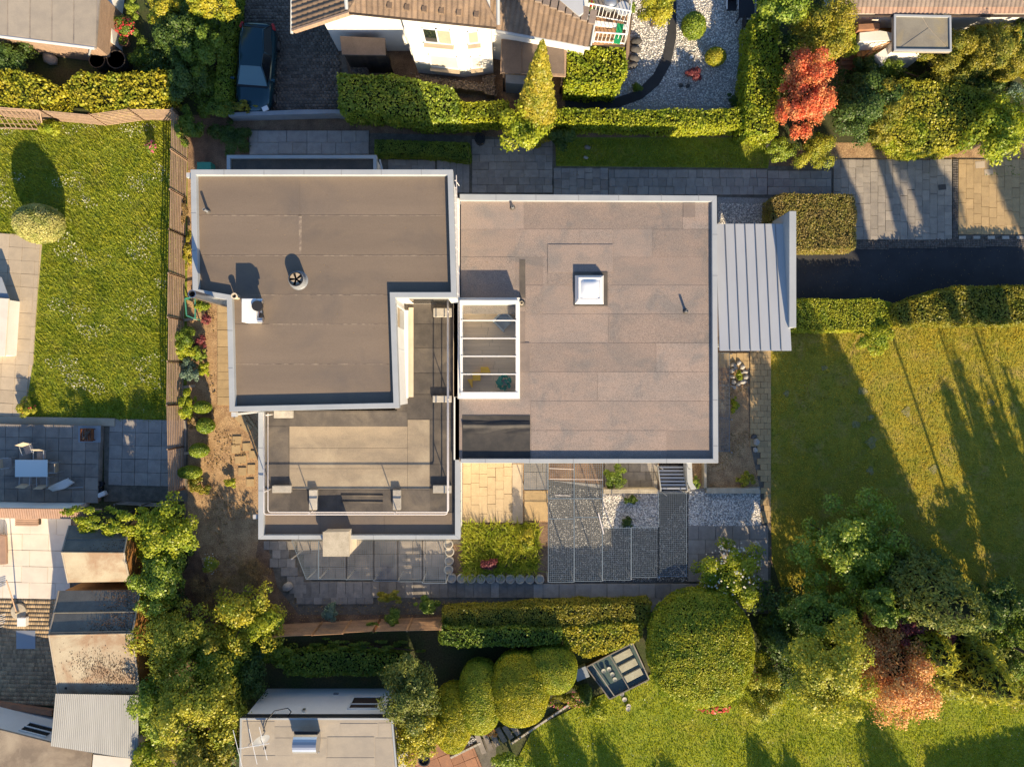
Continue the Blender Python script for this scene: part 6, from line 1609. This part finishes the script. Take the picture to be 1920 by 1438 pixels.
for a, b_ in (((-12, 1180), (8, 1172)), ((-12, 1156), (-12, 1180))): bar(sr, 'rod', W(*a, .9), W(*b_, .05), .025, .025, 'whitepaint')
# seats in the gravel garden
def dark_chair(px, py, rot, lab):
    x, y, _ = W(px, py, .4); t = thing('garden_chair', lab, 'chair', (x, y, 0), 'dark garden chairs in the gravel')
    def q(p): return (x + p[0] * math.cos(rot) - p[1] * math.sin(rot), y + p[0] * math.sin(rot) + p[1] * math.cos(rot), p[2])
    B().box(q((0, 0, .42)), (.5, .5, .05), rot).build('seat', MT['dark'], t); B().box(q((0, .28, .7)), (.5, .05, .55), rot).build('backrest', MT['dark'], t)
    for s in (-1, 1):
        B().box(q((s * .29, 0, .64)), (.05, .56, .035), rot).build('armrest', MT['whitepaint'], t)
        for yy in (-.24, .25): B().box(q((s * .29, yy, .32)), (.035, .035, .62), rot).build('leg', MT['steel_dull'], t)
dark_chair(1371, 12, 0, 'dark reclining garden chair left of the dark table in the gravel')
dark_chair(1402, 48, math.pi / 2, 'dark garden chair below the dark table in the gravel')
t = thing('garden_table', 'dark square garden table by the tall hedge', 'table', W(1398, 17)); p = W(1400, 17, .7)
B().box((p[0], p[1], .7), (.8, .9, .05)).build('top', MT['dark'], t)
for s in (-1, 1):
    for r in (-1, 1): B().box((p[0] + s * .35, p[1] + r * .4, .34), (.05, .05, .68)).build('leg', MT['dark'], t)
x, y, _ = W(1297, 106, .1); t = thing('garden_lamp', 'round pale garden lamp set in the gravel', 'lamp', (x, y, 0))
B().lathe([(.24, 0), (.24, .06), (.18, .06), (.17, .03)], (x, y, .02), 20, False).build('ring', MT['concrete'], t); B().lathe([(.1, 0), (.1, .08), (.05, .12)], (x, y, .02), 14).build('globe', MT['whiteglass'], t)
eg = B().prism(WP([(1178, 0), (1184, 0), (1180, 100), (1168, 140), (1162, 138), (1174, 98)], .5), 0, .5).build('timber_edge', MT['wood']); tag(eg, 'brown timber edging along the left of the gravel garden', 'edging')
rt = thing('water_butt', 'dark round tub at the shaded back path', 'tub', W(898, 262)); x, y, _ = W(900, 262, .3)
B().lathe([(.24, 0), (.28, .45), (.24, .45), (.22, .3), (0, .3)], (x, y, .02), 18).build('tub', MT['dark'], rt)
pl_ = B().tube([W(1132, 1001, 2.0), W(1122, 962, 2.02)], .03, 7).build('leaning_pole', MT['pinkwhite']); tag(pl_, 'short pinkish pole lying on the mesh enclosure', 'pole')
# ---------------------------------------------------------------- hedges
hedge('hedge', 'broad laurel hedge beside the cobbled drive, half in shade', [(632, 138), (735, 142), (848, 164), (858, 188), (862, 222), (800, 226), (730, 212), (640, 206)], 1.9, 'laurel', .11, rough=.14)
hedge('hedge', 'narrow bright hedge below the white bay wall', [(860, 194), (950, 190), (952, 220), (862, 224)], 1.7, 'bright', .10, rough=.12)
hedge('hedge', 'long narrow bright hedge below the gravel garden', [(1042, 204), (1200, 206), (1395, 204), (1400, 232), (1290, 236), (1150, 230), (1042, 228)], 1.6, 'bright', .10, rough=.13)
hedge('hedge', 'tall vertical hedge along the right side of the gravel garden', [(1413, 30), (1456, 30), (1462, 140), (1458, 250), (1398, 240), (1404, 140)], 1.9, 'bright', .10, rough=.14)
hedge('hedge', 'large square-clipped bright hedge block beside the lean-to', [(1065, 89), (1168, 92), (1177, 122), (1160, 158), (1062, 154)], 2.3, 'bright', .12, rough=.15)
hedge('hedge', 'low clipped box hedge behind the house steps', [(703, 262), (878, 268), (881, 300), (790, 290), (703, 288)], .8, 'mid', .06, rough=.05)
hedge('hedge', 'clipped square hedge block with brownish leaves beside the canopy', [(1448, 372), (1470, 363), (1600, 366), (1607, 400), (1604, 466), (1500, 468), (1446, 420)], 1.3, 'brownhedge', .07, rough=.07)
hedge('hedge', 'clipped bright hedge on the lawn side of the driveway', [(1488, 563), (1640, 562), (1672, 568), (1672, 612), (1630, 618), (1486, 619)], 1.1, 'boxball', .07, rough=.07)
hedge('hedge', 'dark-topped loose hedge between driveway end and right lawn', [(1682, 572), (1740, 552), (1820, 536), (1990, 540), (1990, 602), (1800, 606), (1690, 605)], 1.7, 'olive', .09, rough=.16)
hedge('hedge', 'yellow-green leafy hedge at the far left above the slat fence', [(-60, 134), (25, 132), (80, 150), (120, 172), (100, 190), (-60, 196)], 1.5, 'yellow', .13, rough=.2)
hedge('hedge', 'yellow-green leafy hedge behind the sagging slat fence', [(118, 165), (150, 138), (225, 144), (312, 134), (318, 180), (240, 198), (170, 204)], 1.5, 'yellow', .13, rough=.2)
hedge('hedge', 'narrow bright green hedge strip left of the parked car', [(425, -30), (450, -30), (436, 80), (428, 190), (402, 188), (412, 80)], .9, 'laurel', .07, rough=.08)
hedge('hedge', 'long brownish dry-topped hedge below the south path', [(830, 1148), (1050, 1135), (1220, 1132), (1215, 1172), (1050, 1178), (830, 1180)], 1.3, 'olive', .08, rough=.12)
hedge('hedge', 'dark green lower face of the hedge behind the yew mounds', [(826, 1180), (1052, 1182), (1050, 1206), (900, 1214), (826, 1206)], 1.7, 'mid', .10, rough=.16)
hedge('hedge', 'bright yellow-green hedge piece beside the cold frame', [(1052, 1180), (1206, 1168), (1205, 1196), (1150, 1222), (1100, 1232), (1060, 1215)], 1.4, 'yellow', .09, rough=.16)
hedge('hedge', 'dark green ivy bank behind the bungalow wall', [(540, 1228), (600, 1220), (700, 1224), (760, 1230), (760, 1264), (640, 1266), (535, 1264)], .9, 'mid', .10, rough=.2)
hedge('hedge', 'olive hedge with striped shadows above the forecourt', [(1668, 168), (1700, 152), (1800, 160), (1860, 172), (1885, 196), (1850, 250), (1800, 276), (1720, 282), (1672, 250)], 1.9, 'sage', .10, rough=.2)
# ---------------------------------------------------------------- trees and bushes, top
conifer('golden_cypress', 'tall narrow golden cypress in front of the lean-to', 1003, 238, 9.4, 1.15, 'gold', .12, 1.3, .75, 26, .2, ratio=.3, jit=.6)
tree('maple_bush', 'bright yellow-green maple bush at the foot of the golden cypress', 'bush', 985, 243, 2.0, 42, 46, 1.4, 'bright', .15, 18)
tree('shrub', 'dark green shrub right of the golden cypress foot', 'bush', 1055, 257, .9, 26, 20, .7, 'dark', .10, 8)
tree('red_maple', 'bright red maple tree beside the tall hedge', 'tree', 1502, 176, 2.8, 42, 72, 2.0, 'red', .095, 34, .30, jit=.7)
tree('golden_conifer_bush', 'large golden-green conifer bush above the red maple', 'bush', 1540, 72, 2.2, 52, 58, 1.8, 'gold', .10, 22, .38)
tree('bush', 'pale bright green bush beside the orange deck', 'bush', 1578, 84, 1.4, 22, 28, 1.1, 'bright', .09, 10)
tree('tree', 'green leafy tree at the top edge above the tall hedge', 'tree', 1465, 20, 2.6, 56, 34, 1.4, 'laurel', .13, 18)
tree('bush', 'bright bush at the top edge left of the garden path', 'bush', 1233, 20, 1.5, 34, 34, 1.3, 'yellow', .11, 14)
clipped('round_bush', 'round clipped bush in the sunlit gravel garden', 'bush', 1301, 49, .6, 22, 24, .6, 'laurel', .07, rough=.06)
clipped('round_bush', 'small round yellow-green bush in the shaded gravel garden', 'bush', 1342, 107, .4, 19, 17, .4, 'yellow', .06, rough=.06)
tree('bush', 'dark red-brown small bush in the gravel garden', 'bush', 1301, 138, .4, 16, 16, .35, 'plum', .07, 6, core=0)
tree('grass_tuft', 'small dark green tuft inside the curve of the garden path', 'plant', 1194, 166, .25, 10, 10, .25, 'mid', .08, 5, core=0, ratio=.12)
tree('bush', 'low dark shrub in the lower corner of the gravel garden', 'bush', 1378, 188, .3, 17, 11, .25, 'dark', .07, 6, core=0)
tree('bush', 'pale green bush at the forecourt corner below the red maple', 'bush', 1528, 286, .9, 32, 30, .8, 'sage', .08, 12)
tree('bush', 'small leafy bush left of the forecourt corner', 'bush', 1470, 280, .6, 30, 22, .5, 'laurel', .08, 10)
tree('bush', 'large dark green rhododendron above the forecourt', 'bush', 1612, 200, 1.8, 62, 62, 1.6, 'dark', .12, 26, .34)
tree('bush', 'olive green rhododendron right of the dark one', 'bush', 1650, 214, 1.7, 45, 52, 1.4, 'olive', .12, 18, .34)
tree('bush', 'bright leafy bush in front of the rhododendrons', 'bush', 1690, 252, 1.2, 40, 38, 1.0, 'bright', .11, 16)
tree('maple', 'bright lime green maple at the right edge of the forecourt', 'tree', 1880, 246, 2.4, 62, 56, 1.3, 'bright', .14, 24, .36)
tree('bush', 'golden bush right of the porch roof', 'bush', 1808, 86, 1.5, 26, 28, 1.2, 'gold', .09, 12)
tree('bush', 'olive conifer bush below the porch roof corner', 'bush', 1770, 110, 1.6, 62, 42, 1.3, 'olive', .09, 24, .34)
tree('bush', 'dark olive bush between porch and striped hedge', 'bush', 1842, 100, 1.9, 34, 46, 1.5, 'olive', .09, 14)
tree('bush', 'green bush under the white side wall of the top right house', 'bush', 1866, 74, 1.4, 24, 20, 1.0, 'olive', .09, 10)
tree('bush', 'bright golden bush at the right end of the top right house', 'bush', 1892, 78, 1.3, 14, 24, .9, 'gold', .09, 8)
tree('bush', 'dark green bush at the top right edge', 'bush', 1912, 62, 1.3, 16, 32, 1.0, 'dark', .09, 8)
clipped('round_bush', 'round olive clipped ball near the right edge', 'bush', 1890, 121, 1.4, 27, 29, 1.2, 'olive', .07, rough=.06)
tree('bush', 'yellow bush at the right edge beside the olive ball', 'bush', 1918, 122, 1.2, 12, 26, .8, 'gold', .09, 6)
tree('bush', 'low dark bush left of the porch foot', 'bush', 1628, 126, .8, 24, 18, .7, 'dark', .09, 8)
tree('bush', 'low green bush in front of the porch wall', 'bush', 1664, 130, .8, 22, 18, .7, 'mid', .09, 8)
tree('bush', 'bluish plant between striped hedge and right edge', 'bush', 1902, 172, .6, 18, 18, .5, 'blue', .08, 6, core=0)
# ---------------------------------------------------------------- top left
tree('bush', 'golden-yellow leafy shrub at the top edge beside the drive', 'bush', 400, 14, 2.2, 50, 24, 1.2, 'yellow', .12, 14)
tree('bush', 'yellow-green shrub at the top edge left of the golden one', 'bush', 318, 22, 1.6, 30, 34, 1.2, 'yellow', .10, 12)
tree('bush', 'dark green leafy shrub in the middle of the upper left thicket', 'bush', 345, 72, 1.8, 38, 44, 1.5, 'dark', .12, 18, .34)
tree('bush', 'mid green shrub left of the green hedge strip', 'bush', 385, 100, 1.6, 34, 44, 1.4, 'mid', .12, 16, .34)
tree('bush', 'dark leafy shrub above the corner of the slat fences', 'bush', 350, 150, 1.5, 36, 36, 1.3, 'dark', .12, 16, .34)
tree('bush', 'green ground shrub at the foot of the thicket by the grey wall', 'bush', 400, 205, .7, 34, 20, .6, 'mid', .10, 10)
tree('bush', 'reddish-green low shrub at the car front', 'bush', 450, 203, .8, 30, 10, .5, 'olive', .08, 10)
tree('bush', 'green shrub right of the fence corner', 'bush', 352, 240, .9, 20, 34, .8, 'mid', .10, 10)
tree('bush', 'dark green ground cover beside the back path start', 'bush', 430, 258, .4, 40, 30, .4, 'dark', .09, 12, core=0)
tree('bush', 'dark green plants below the outbuilding gutter', 'bush', 25, 105, .8, 40, 34, .8, 'dark', .11, 14)
tree('bush', 'low dark plants right of the black barrels', 'bush', 275, 105, .4, 36, 30, .4, 'mid', .09, 12, core=0)
tree('flower_bush', 'red and pink flowering bush beside the white garden wall', 'bush', 235, 52, .6, 20, 18, .5, 'mid', .09, 8, flowers=('redflower', 120, .09), core=0)
tree('flower_bush', 'small green plant in the planter above the red flowers', 'bush', 248, 15, .6, 14, 20, .4, 'laurel', .08, 6, core=0)
tree('flower_bush', 'pink rose plant on the lawn near the fence corner', 'bush', 285, 274, .4, 12, 12, .35, 'mid', .07, 5, flowers=('pinkflower', 30, .10), core=0)
tree('bush', 'bright weedy plant at the foot of the trellis', 'bush', 95, 238, .4, 22, 24, .35, 'bright', .09, 8, core=0)
clipped('round_bush', 'round cream-variegated bush at the lawn terrace corner', 'bush', 73, 420, 1.15, 44, 36, 1.0, 'cream', .07, rough=.05, jit=.8)
tree('bush', 'small flowering bush at the lower terrace corner', 'bush', 52, 764, .5, 18, 16, .4, 'sage', .07, 8, flowers=('redflower', 8, .08), core=0)
# ---------------------------------------------------------------- left side bed
LB = [(345, 400, 14, 40, 'straw', .35, 'straw-coloured dry plant by the fence near the roof corner'), (352, 470, 14, 34, 'gold', .4, 'yellow-green plants in front of the yellowish fence panel'), (378, 572, 13, 12, 'bright', .35, 'bright lime plant beside the flue pipe foot'),
      (388, 598, 9, 11, 'plum', .3, 'dark red small bush in the sandy bed'), (352, 640, 18, 28, 'mid', .6, 'green climber by the fence below the cold frame'), (345, 655, 18, 16, 'bright', .6, 'yellow-green climber across the fence slats'),
      (372, 665, 11, 16, 'laurel', .4, 'green bush beside the sandy path'), (375, 640, 11, 14, 'plum', .3, 'second dark red bush in the sandy bed'), (357, 700, 16, 24, 'blue', .5, 'blue-green plant along the fence'), (382, 690, 10, 16, 'bright', .35, 'lime green bush in the sandy bed'),
      (352, 765, 16, 34, 'bright', .6, 'tall bright climber along the lower fence'), (366, 790, 12, 14, 'straw', .4, 'pale flowering plant between the round bushes')]
for (x, y, rx, ry, m, rz, lab) in LB: tree('plant', lab, 'plant', x, y, rz, rx, ry, rz * .9, m, .09, 8, core=0)
for (x, y, rx, ry, lab) in ((380, 764, 15, 12, 'uppermost of the four round clipped bushes by the fence'), (386, 798, 15, 14, 'second round clipped bush by the fence from the top'), (374, 844, 17, 13, 'third round clipped bush by the fence from the top'), (357, 885, 21, 12, 'lowest flat round bush by the fence')):
    clipped('round_bush', lab, 'bush', x, y, .55, rx, ry, .55, 'laurel', .06, rough=.08, group='round bushes by the fence')
tree('plant', 'orange-brown weedy plant below the lowest round bush', 'plant', 372, 915, .3, 24, 16, .25, 'olive', .09, 8, core=0)
tree('plant', 'lime green seedling in the dappled shade of the sandy bed', 'plant', 432, 905, .25, 9, 11, .2, 'bright', .08, 5, core=0)
tree('bush', 'white-flecked small bush in the shaded soil', 'bush', 395, 1056, .5, 16, 22, .4, 'sage', .07, 8, flowers=('white', 60, .05), core=0)
dots('dry_weeds', [(385, 560), (405, 560), (405, 780), (470, 860), (470, 1100), (400, 1100), (380, 900)], .02, 'straw', 1500, .07, 'dry weeds and straw on the sandy side bed', 'weeds', patch=-.1)
dots('dry_weeds', [(1352, 700), (1405, 700), (1410, 830), (1420, 912), (1330, 912), (1330, 870), (1352, 860)], .02, 'straw', 900, .07, 'dry weeds and straw on the bed east of the house', 'weeds', patch=-.1)
dots('dry_weeds', [(520, 1120), (900, 1125), (900, 1170), (520, 1165)], .02, 'straw', 700, .06, 'dry leaf scraps on the bare soil below the path', 'weeds', patch=0.)
# ---------------------------------------------------------------- vine and thicket lower left
tree('vine', 'bright green vine spreading over the garage gable', 'vine', 210, 975, 2.5, 86, 36, .6, 'bright', .14, 30, .34)
tree('vine', 'bright green tree right of the garages beside the fence end', 'tree', 312, 1000, 1.9, 60, 70, 1.2, 'bright', .14, 26, .34)
tree('bush', 'green bush behind the garage gable', 'bush', 300, 1090, 2.0, 42, 48, 1.6, 'laurel', .13, 18, .36)
tree('bush', 'dark blue-green shrub at the soil edge below the vine', 'bush', 340, 1050, 1.4, 20, 46, 1.2, 'mid', .11, 10)
tree('tree', 'yellow-leaved young tree above the lower slat fence end', 'tree', 462, 1155, 1.6, 64, 68, 1.1, 'yellow', .14, 26, .34, core=.3, dens=1.0)
tree('bush', 'bright leaf clump at the lower slat fence start', 'bush', 500, 1170, 1.6, 30, 32, 1.1, 'bright', .12, 10)
tree('tree', 'olive green dense tree in the middle of the lower left thicket', 'tree', 330, 1190, 2.2, 70, 60, 1.5, 'sage', .13, 30, .34)
tree('tree', 'green leafy tree below the bright leaf clump', 'tree', 398, 1225, 1.7, 60, 46, 1.2, 'laurel', .13, 24, .34)
tree('bush', 'dry orange shrub with bare twigs in the thicket', 'bush', 395, 1208, 2.6, 18, 16, .9, 'gold', .10, 7, core=0)
tree('tree', 'large grey-green tree left of the bungalow', 'tree', 378, 1316, 3.2, 74, 64, 2.2, 'sage', .13, 34, .34)
tree('bush', 'yellow-green shrub right of the corrugated carport', 'bush', 296, 1320, 2.0, 38, 60, 1.6, 'laurel', .12, 20, .36)
tree('tree', 'olive green tree at the bottom edge left of the bungalow', 'tree', 386, 1410, 3.0, 66, 50, 2.0, 'olive', .13, 26, .34)
tree('bush', 'bright green shrub at the bottom edge beside the white annexe', 'bush', 298, 1412, 1.8, 38, 44, 1.5, 'bright', .12, 16, .36)
tree('bush', 'dark shaded shrub between the thicket and the bungalow wall', 'bush', 470, 1255, 1.2, 40, 46, 1.1, 'dark', .12, 16)
tree('bush', 'green shrub under the bungalow corner', 'bush', 440, 1340, 1.0, 22, 50, .9, 'mid', .11, 10)
tree('bare_shrub', 'brown dry shrub in the shaded soil below the vine', 'bush', 395, 1105, .7, 40, 34, .6, 'straw', .10, 14, core=0, ratio=.08, dens=.35)
tree('bush', 'brown dry bush beside the path corner', 'bush', 470, 1075, .5, 40, 36, .45, 'straw', .09, 12, core=0, ratio=.10, dens=.35)
# ---------------------------------------------------------------- south garden
tree('plant', 'bright yellow-green shrub at the edge of the grass bed', 'bush', 990, 1010, .6, 15, 18, .5, 'yellow', .09, 8, core=0)
tree('plant', 'dark red plant in the tall grass bed', 'plant', 915, 1058, .4, 17, 16, .3, 'plum', .10, 6, core=0)
tree('bush', 'green shrub in the shaded planting pit', 'bush', 1153, 895, .6, 20, 20, .5, 'mid', .10, 8, core=0)
tree('plant', 'small green plant in the upper gravel', 'plant', 1183, 937, .2, 14, 10, .2, 'mid', .08, 6, core=0)
tree('plant', 'small dark green plant at the lower edge of the gravel', 'plant', 1176, 980, .2, 14, 12, .2, 'dark', .08, 6, core=0)
tree('plant', 'bright plant in the middle of the stone ring', 'plant', 1384, 704, .25, 9, 8, .2, 'bright', .08, 5, core=0)
tree('plant', 'lime green weeds in the east bed below the stone ring', 'plant', 1378, 760, .2, 9, 16, .2, 'bright', .08, 6, core=0)
tree('plant', 'lime green plant in the lower corner of the east bed', 'plant', 1398, 900, .3, 15, 13, .25, 'yellow', .08, 7, core=0)
tree('plant', 'small plant in the narrow planter by the stairs', 'plant', 1303, 905, .5, 8, 10, .3, 'laurel', .07, 5, core=0)
tree('magnolia', 'white-blossomed bush beside the shaded gravel corner', 'bush', 1370, 1073, 1.3, 60, 60, 1.0, 'bright', .12, 24, .34, flowers=('white', 150, .10), core=.35)
clipped('clipped_tree', 'huge round clipped dome tree on the bottom lawn', 'tree', 1312, 1212, 1.6, 97, 107, 1.75, 'boxball', .075, 2.3, rough=.035, jit=.65)
for (x, y, rx, ry, zc, rz, lab, m) in ((850, 1342, 37, 62, 1.2, 1.35, 'leftmost tall clipped yew mound', 'yew'), (900, 1303, 42, 66, 1.25, 1.4, 'second clipped yew mound from the left, duller green', 'boxball'), (974, 1288, 55, 66, 1.5, 1.65, 'largest golden clipped yew mound', 'yew'), (1033, 1252, 48, 43, 1.3, 1.3, 'rightmost round clipped yew mound', 'boxball')):
    clipped('yew_mound', lab, 'topiary', x, y, zc, rx, ry, rz, m, .055, 2.3, rough=.03, dens=1.4, group='clipped yew mounds', jit=.5)
tree('tree', 'dark conifer-leaved tree over the bungalow corner', 'tree', 778, 1290, 2.8, 56, 62, 1.6, 'conifer', .14, 26, .34, jit=.8, ratio=.3)
tree('bush', 'yellow-green leafy bush at the right side of the bungalow', 'bush', 780, 1368, 2.0, 48, 52, 1.4, 'yellow', .12, 18, .36)
tree('plant', 'orange flowering plant between mounds and plank steps', 'plant', 918, 1372, .4, 14, 10, .3, 'copper', .08, 5, core=0)
tree('bush', 'mixed flower border between yew mounds and bottom lawn', 'bush', 1060, 1308, .5, 46, 20, .4, 'olive', .09, 16, core=0, flowers=('pinkflower', 40, .07))
conifer('small_conifer', 'small dark pointed conifer beside the flower border', 1095, 1292, 1.9, .42, 'dark', .09, 1.2, .8, 8, .2)
tree('bush', 'bright shrub below the cold frame', 'bush', 1120, 1330, .5, 24, 22, .45, 'bright', .09, 8, core=0)
tree('bush', 'bright shrub at the bottom edge beside the plank steps', 'bush', 960, 1432, .9, 40, 26, .8, 'laurel', .10, 14, core=0)
tree('flower_bush', 'red flowering plant at the foot of the huge dome tree', 'bush', 1340, 1326, .3, 32, 12, .25, 'sage', .08, 8, flowers=('redflower', 90, .10), core=0)
tree('bush', 'sage green bush right of the huge dome tree', 'bush', 1425, 1290, 1.2, 38, 52, 1.0, 'sage', .09, 16)
tree('plant', 'rusty plant beside the dome tree', 'plant', 1418, 1272, 1.3, 14, 16, .4, 'copper', .08, 5, core=0)
tree('tree', 'green apple tree on the right lawn with one sunlit side', 'tree', 1592, 1025, 2.8, 96, 92, 1.6, 'laurel', .14, 44, .27, core=.3)
tree('bush', 'grey-green low bush right of the apple tree', 'bush', 1728, 1060, .6, 20, 14, .5, 'sage', .09, 6, core=0)
tree('tree', 'grey-green broad tree between dome and copper maple', 'tree', 1540, 1240, 4.2, 74, 90, 2.6, 'sage', .13, 36, .32)
tree('tree', 'dark green tree top above the grey-green tree', 'tree', 1535, 1150, 3.4, 58, 40, 2.0, 'mid', .13, 20, .34)
conifer('small_conifer', 'dark pointed conifer leaning over the grey-green tree', 1440, 1180, 4.6, .75, 'dark', .11, 1.2, .8, 10, .25)
tree('copper_maple', 'copper red maple in the lower right garden', 'tree', 1668, 1250, 3.8, 64, 90, 2.2, 'copper', .11, 44, .36, jit=.7)
tree('plum_bush', 'dark plum-red leaved tree above the copper maple', 'tree', 1690, 1170, 3.4, 56, 34, 1.6, 'plum', .13, 20, .34)
tree('bush', 'green shrub left of the plum-red tree', 'bush', 1648, 1132, 4.0, 44, 36, 2.0, 'mid', .12, 18)
tree('plum_bush', 'small brownish clump right of the plum-red tree', 'bush', 1770, 1190, 3.2, 22, 16, .7, 'plum', .11, 6, core=0)
conifer('spruce', 'tall dark spruce behind the apple tree', 1640, 1062, 8.4, 2.1, 'conifer', .22, 1.3, .38, 16, .3, ratio=.16, jit=.6)
conifer('spruce', 'dark spruce in the right corner thicket', 1716, 1092, 6.8, 1.9, 'dark', .22, 1.2, .75, 14, .35, ratio=.18, jit=.6)
conifer('larch', 'feathery grey-green conifer right of the copper maple', 1650, 1160, 6.4, 2.3, 'sage', .30, .9, .6, 12, .45, ratio=.10, jit=.7, droop=.25)
conifer('larch', 'feathery olive conifer at the lower right edge', 1745, 1210, 6.4, 2.4, 'sage', .30, .9, .6, 12, .45, ratio=.10, jit=.7, droop=.25)
tree('bush', 'dark green mass at the right edge above the feathery conifers', 'bush', 1870, 1130, 1.5, 56, 40, 1.1, 'dark', .14, 20, .34)
tree('bush', 'lime shrub where driveway hedge meets the right lawn', 'bush', 1642, 636, .8, 30, 24, .6, 'bright', .09, 10)
for (x, y, rx, ry, m, lab) in ((735, 1118, 26, 12, 'olive', 'brownish low plants at the edge of the bare soil'), (800, 1132, 20, 14, 'mid', 'green low plants beside the dry-topped hedge'), (617, 1148, 14, 16, 'blue', 'blue-green shrub poking over the lower slat fence'), (740, 1160, 14, 22, 'mid', 'bushy green plant leaning over the lower slat fence'), (700, 1172, 14, 10, 'mid', 'small green plant on the lower slat fence')):
    tree('plant', lab, 'plant', x, y, .7, rx, ry, .5, m, .10, 8, core=0)
# ---------------------------------------------------------------- understorey filling the thickets
for (x, y, z, rx, ry, rz, m, lab) in ((350, 30, .6, 60, 40, .6, 'mid', 'green undergrowth at the top of the upper left thicket'), (330, 110, .5, 60, 50, .5, 'dark', 'dark undergrowth in the middle of the upper left thicket'), (400, 170, .5, 50, 40, .5, 'mid', 'green undergrowth near the grey retaining wall'),
    (300, 1150, .8, 50, 60, .8, 'dark', 'dark undergrowth right of the large garage'), (400, 1290, .8, 70, 60, .8, 'dark', 'dark undergrowth in the lower left thicket'), (300, 1240, .8, 40, 60, .8, 'mid', 'green undergrowth beside the garage wall'), (420, 1400, .6, 60, 50, .7, 'dark', 'dark undergrowth at the bottom left edge'), (520, 1225, .5, 60, 26, .5, 'laurel', 'dark ivy below the lower slat fence'), (680, 1212, .5, 110, 16, .5, 'mid', 'dark ivy strip behind the lower slat fence'),
    (1500, 1130, 1.0, 80, 50, 1.0, 'dark', 'dark undergrowth left of the green shrub in the right garden'), (1480, 1230, .8, 60, 70, .9, 'dark', 'dark undergrowth beside the dome tree'), (1620, 1200, 1.0, 90, 70, 1.1, 'dark', 'dark undergrowth below the copper maple'), (1740, 1130, 1.0, 120, 60, 1.0, 'dark', 'dark undergrowth below the tall spruce'), (1800, 1230, 1.0, 120, 70, 1.1, 'conifer', 'needle undergrowth below the feathery conifers'),
    (1890, 1200, .8, 60, 70, .8, 'mid', 'green undergrowth at the right edge below the thicket'), (1900, 1290, .6, 50, 40, .6, 'olive', 'olive undergrowth at the lower right lawn corner'), (1465, 1180, .6, 40, 40, .6, 'mid', 'green undergrowth between dome tree and grey-green tree'),
    (1620, 160, .6, 70, 40, .6, 'dark', 'dark undergrowth above the rhododendrons'), (1740, 150, .5, 120, 34, .5, 'dark', 'dark undergrowth above the striped hedge'), (1860, 150, .5, 60, 40, .5, 'dark', 'dark undergrowth near the olive ball'), (1500, 130, .5, 50, 90, .6, 'dark', 'dark undergrowth around the red maple'), (1850, 70, .5, 70, 20, .4, 'mid', 'green undergrowth along the top right house wall')):
    tree('undergrowth', lab, 'undergrowth', x, y, z, rx, ry, rz, m, .13, 22, .4, dens=.8, core=0)
# ---------------------------------------------------------------- beyond the frame: what throws the shadows seen on the lawns
for (x, y, h, r, lab) in ((1932, 1190, 7.0, 1.1, 'spruce beyond the right edge, first of the row'), (1968, 1180, 7.4, 1.0, 'spruce beyond the right edge, second of the row'), (2011, 1195, 6.9, 1.2, 'spruce beyond the right edge, third of the row'), (2053, 1185, 7.2, 1.1, 'spruce beyond the right edge, fourth of the row'), (2095, 1190, 7.0, 1.3, 'spruce beyond the right edge, fifth of the row')):
    conifer('spruce', lab, x, y, h, r, 'dark', .4, .7, .55, 12, .35, ratio=.2, group='spruces beyond the right edge')
for (x, y, zc, r, rz, lab) in ((1958, 1190, 11.2, .42, 2.4, 'thin high-crowned pine added beyond the right edge for its shadow'), (2028, 1190, 11.2, 1.25, 2.6, 'broad high-crowned pine added beyond the right edge for its shadow'), (2205, 1200, 11.4, 1.2, 2.6, 'high-crowned pine added farthest beyond the right edge for its shadow'), (1868, 1195, 11.3, .8, 2.5, 'high-crowned pine added for its shadow, bare trunk in the right thicket')):
    gx, gy, _ = W(x, y); s_ = F / (CH - zc)  # pines added with crowns set high, only to stripe the forecourt with shadow
    tree('pine', lab, 'tree', 960 + gx * s_, 719 - gy * s_, zc, r * s_, r * s_, rz, 'dark', .2, 14, .5, core=.75, group='high-crowned pines added for their shadows', tr=.09)
for (x, y, h, r, lab) in ((1060, 1560, 3.0, .9, 'pointed conifer beyond the bottom edge, first from the left'), (1125, 1590, 3.8, 1.5, 'pointed conifer beyond the bottom edge, second from the left'), (1200, 1610, 3.4, 1.5, 'pointed conifer beyond the bottom edge, third from the left'), (1300, 1600, 2.6, 1.6, 'pointed conifer beyond the bottom edge, fourth from the left'),
                          (1470, 1560, 2.6, 1.3, 'short conifer beyond the bottom edge'), (1530, 1580, 2.6, 1.2, 'stout conifer beyond the bottom edge'), (1745, 1690, 5.2, 2.2, 'broad conifer beyond the bottom edge below the copper maple')):
    conifer('conifer', lab, x, y, h, r, 'dark', .2, .9, .5, 9, .3, group='conifers beyond the bottom edge')
hedge('hedge', 'hedge-shaped shadow caster added beyond the bottom right corner', [(1830, 1590), (2080, 1540), (2080, 1590), (1830, 1640)], 2.0, 'dark', .14, 1.0)  # unseen, added to cast the straight shadow edge of a house roof
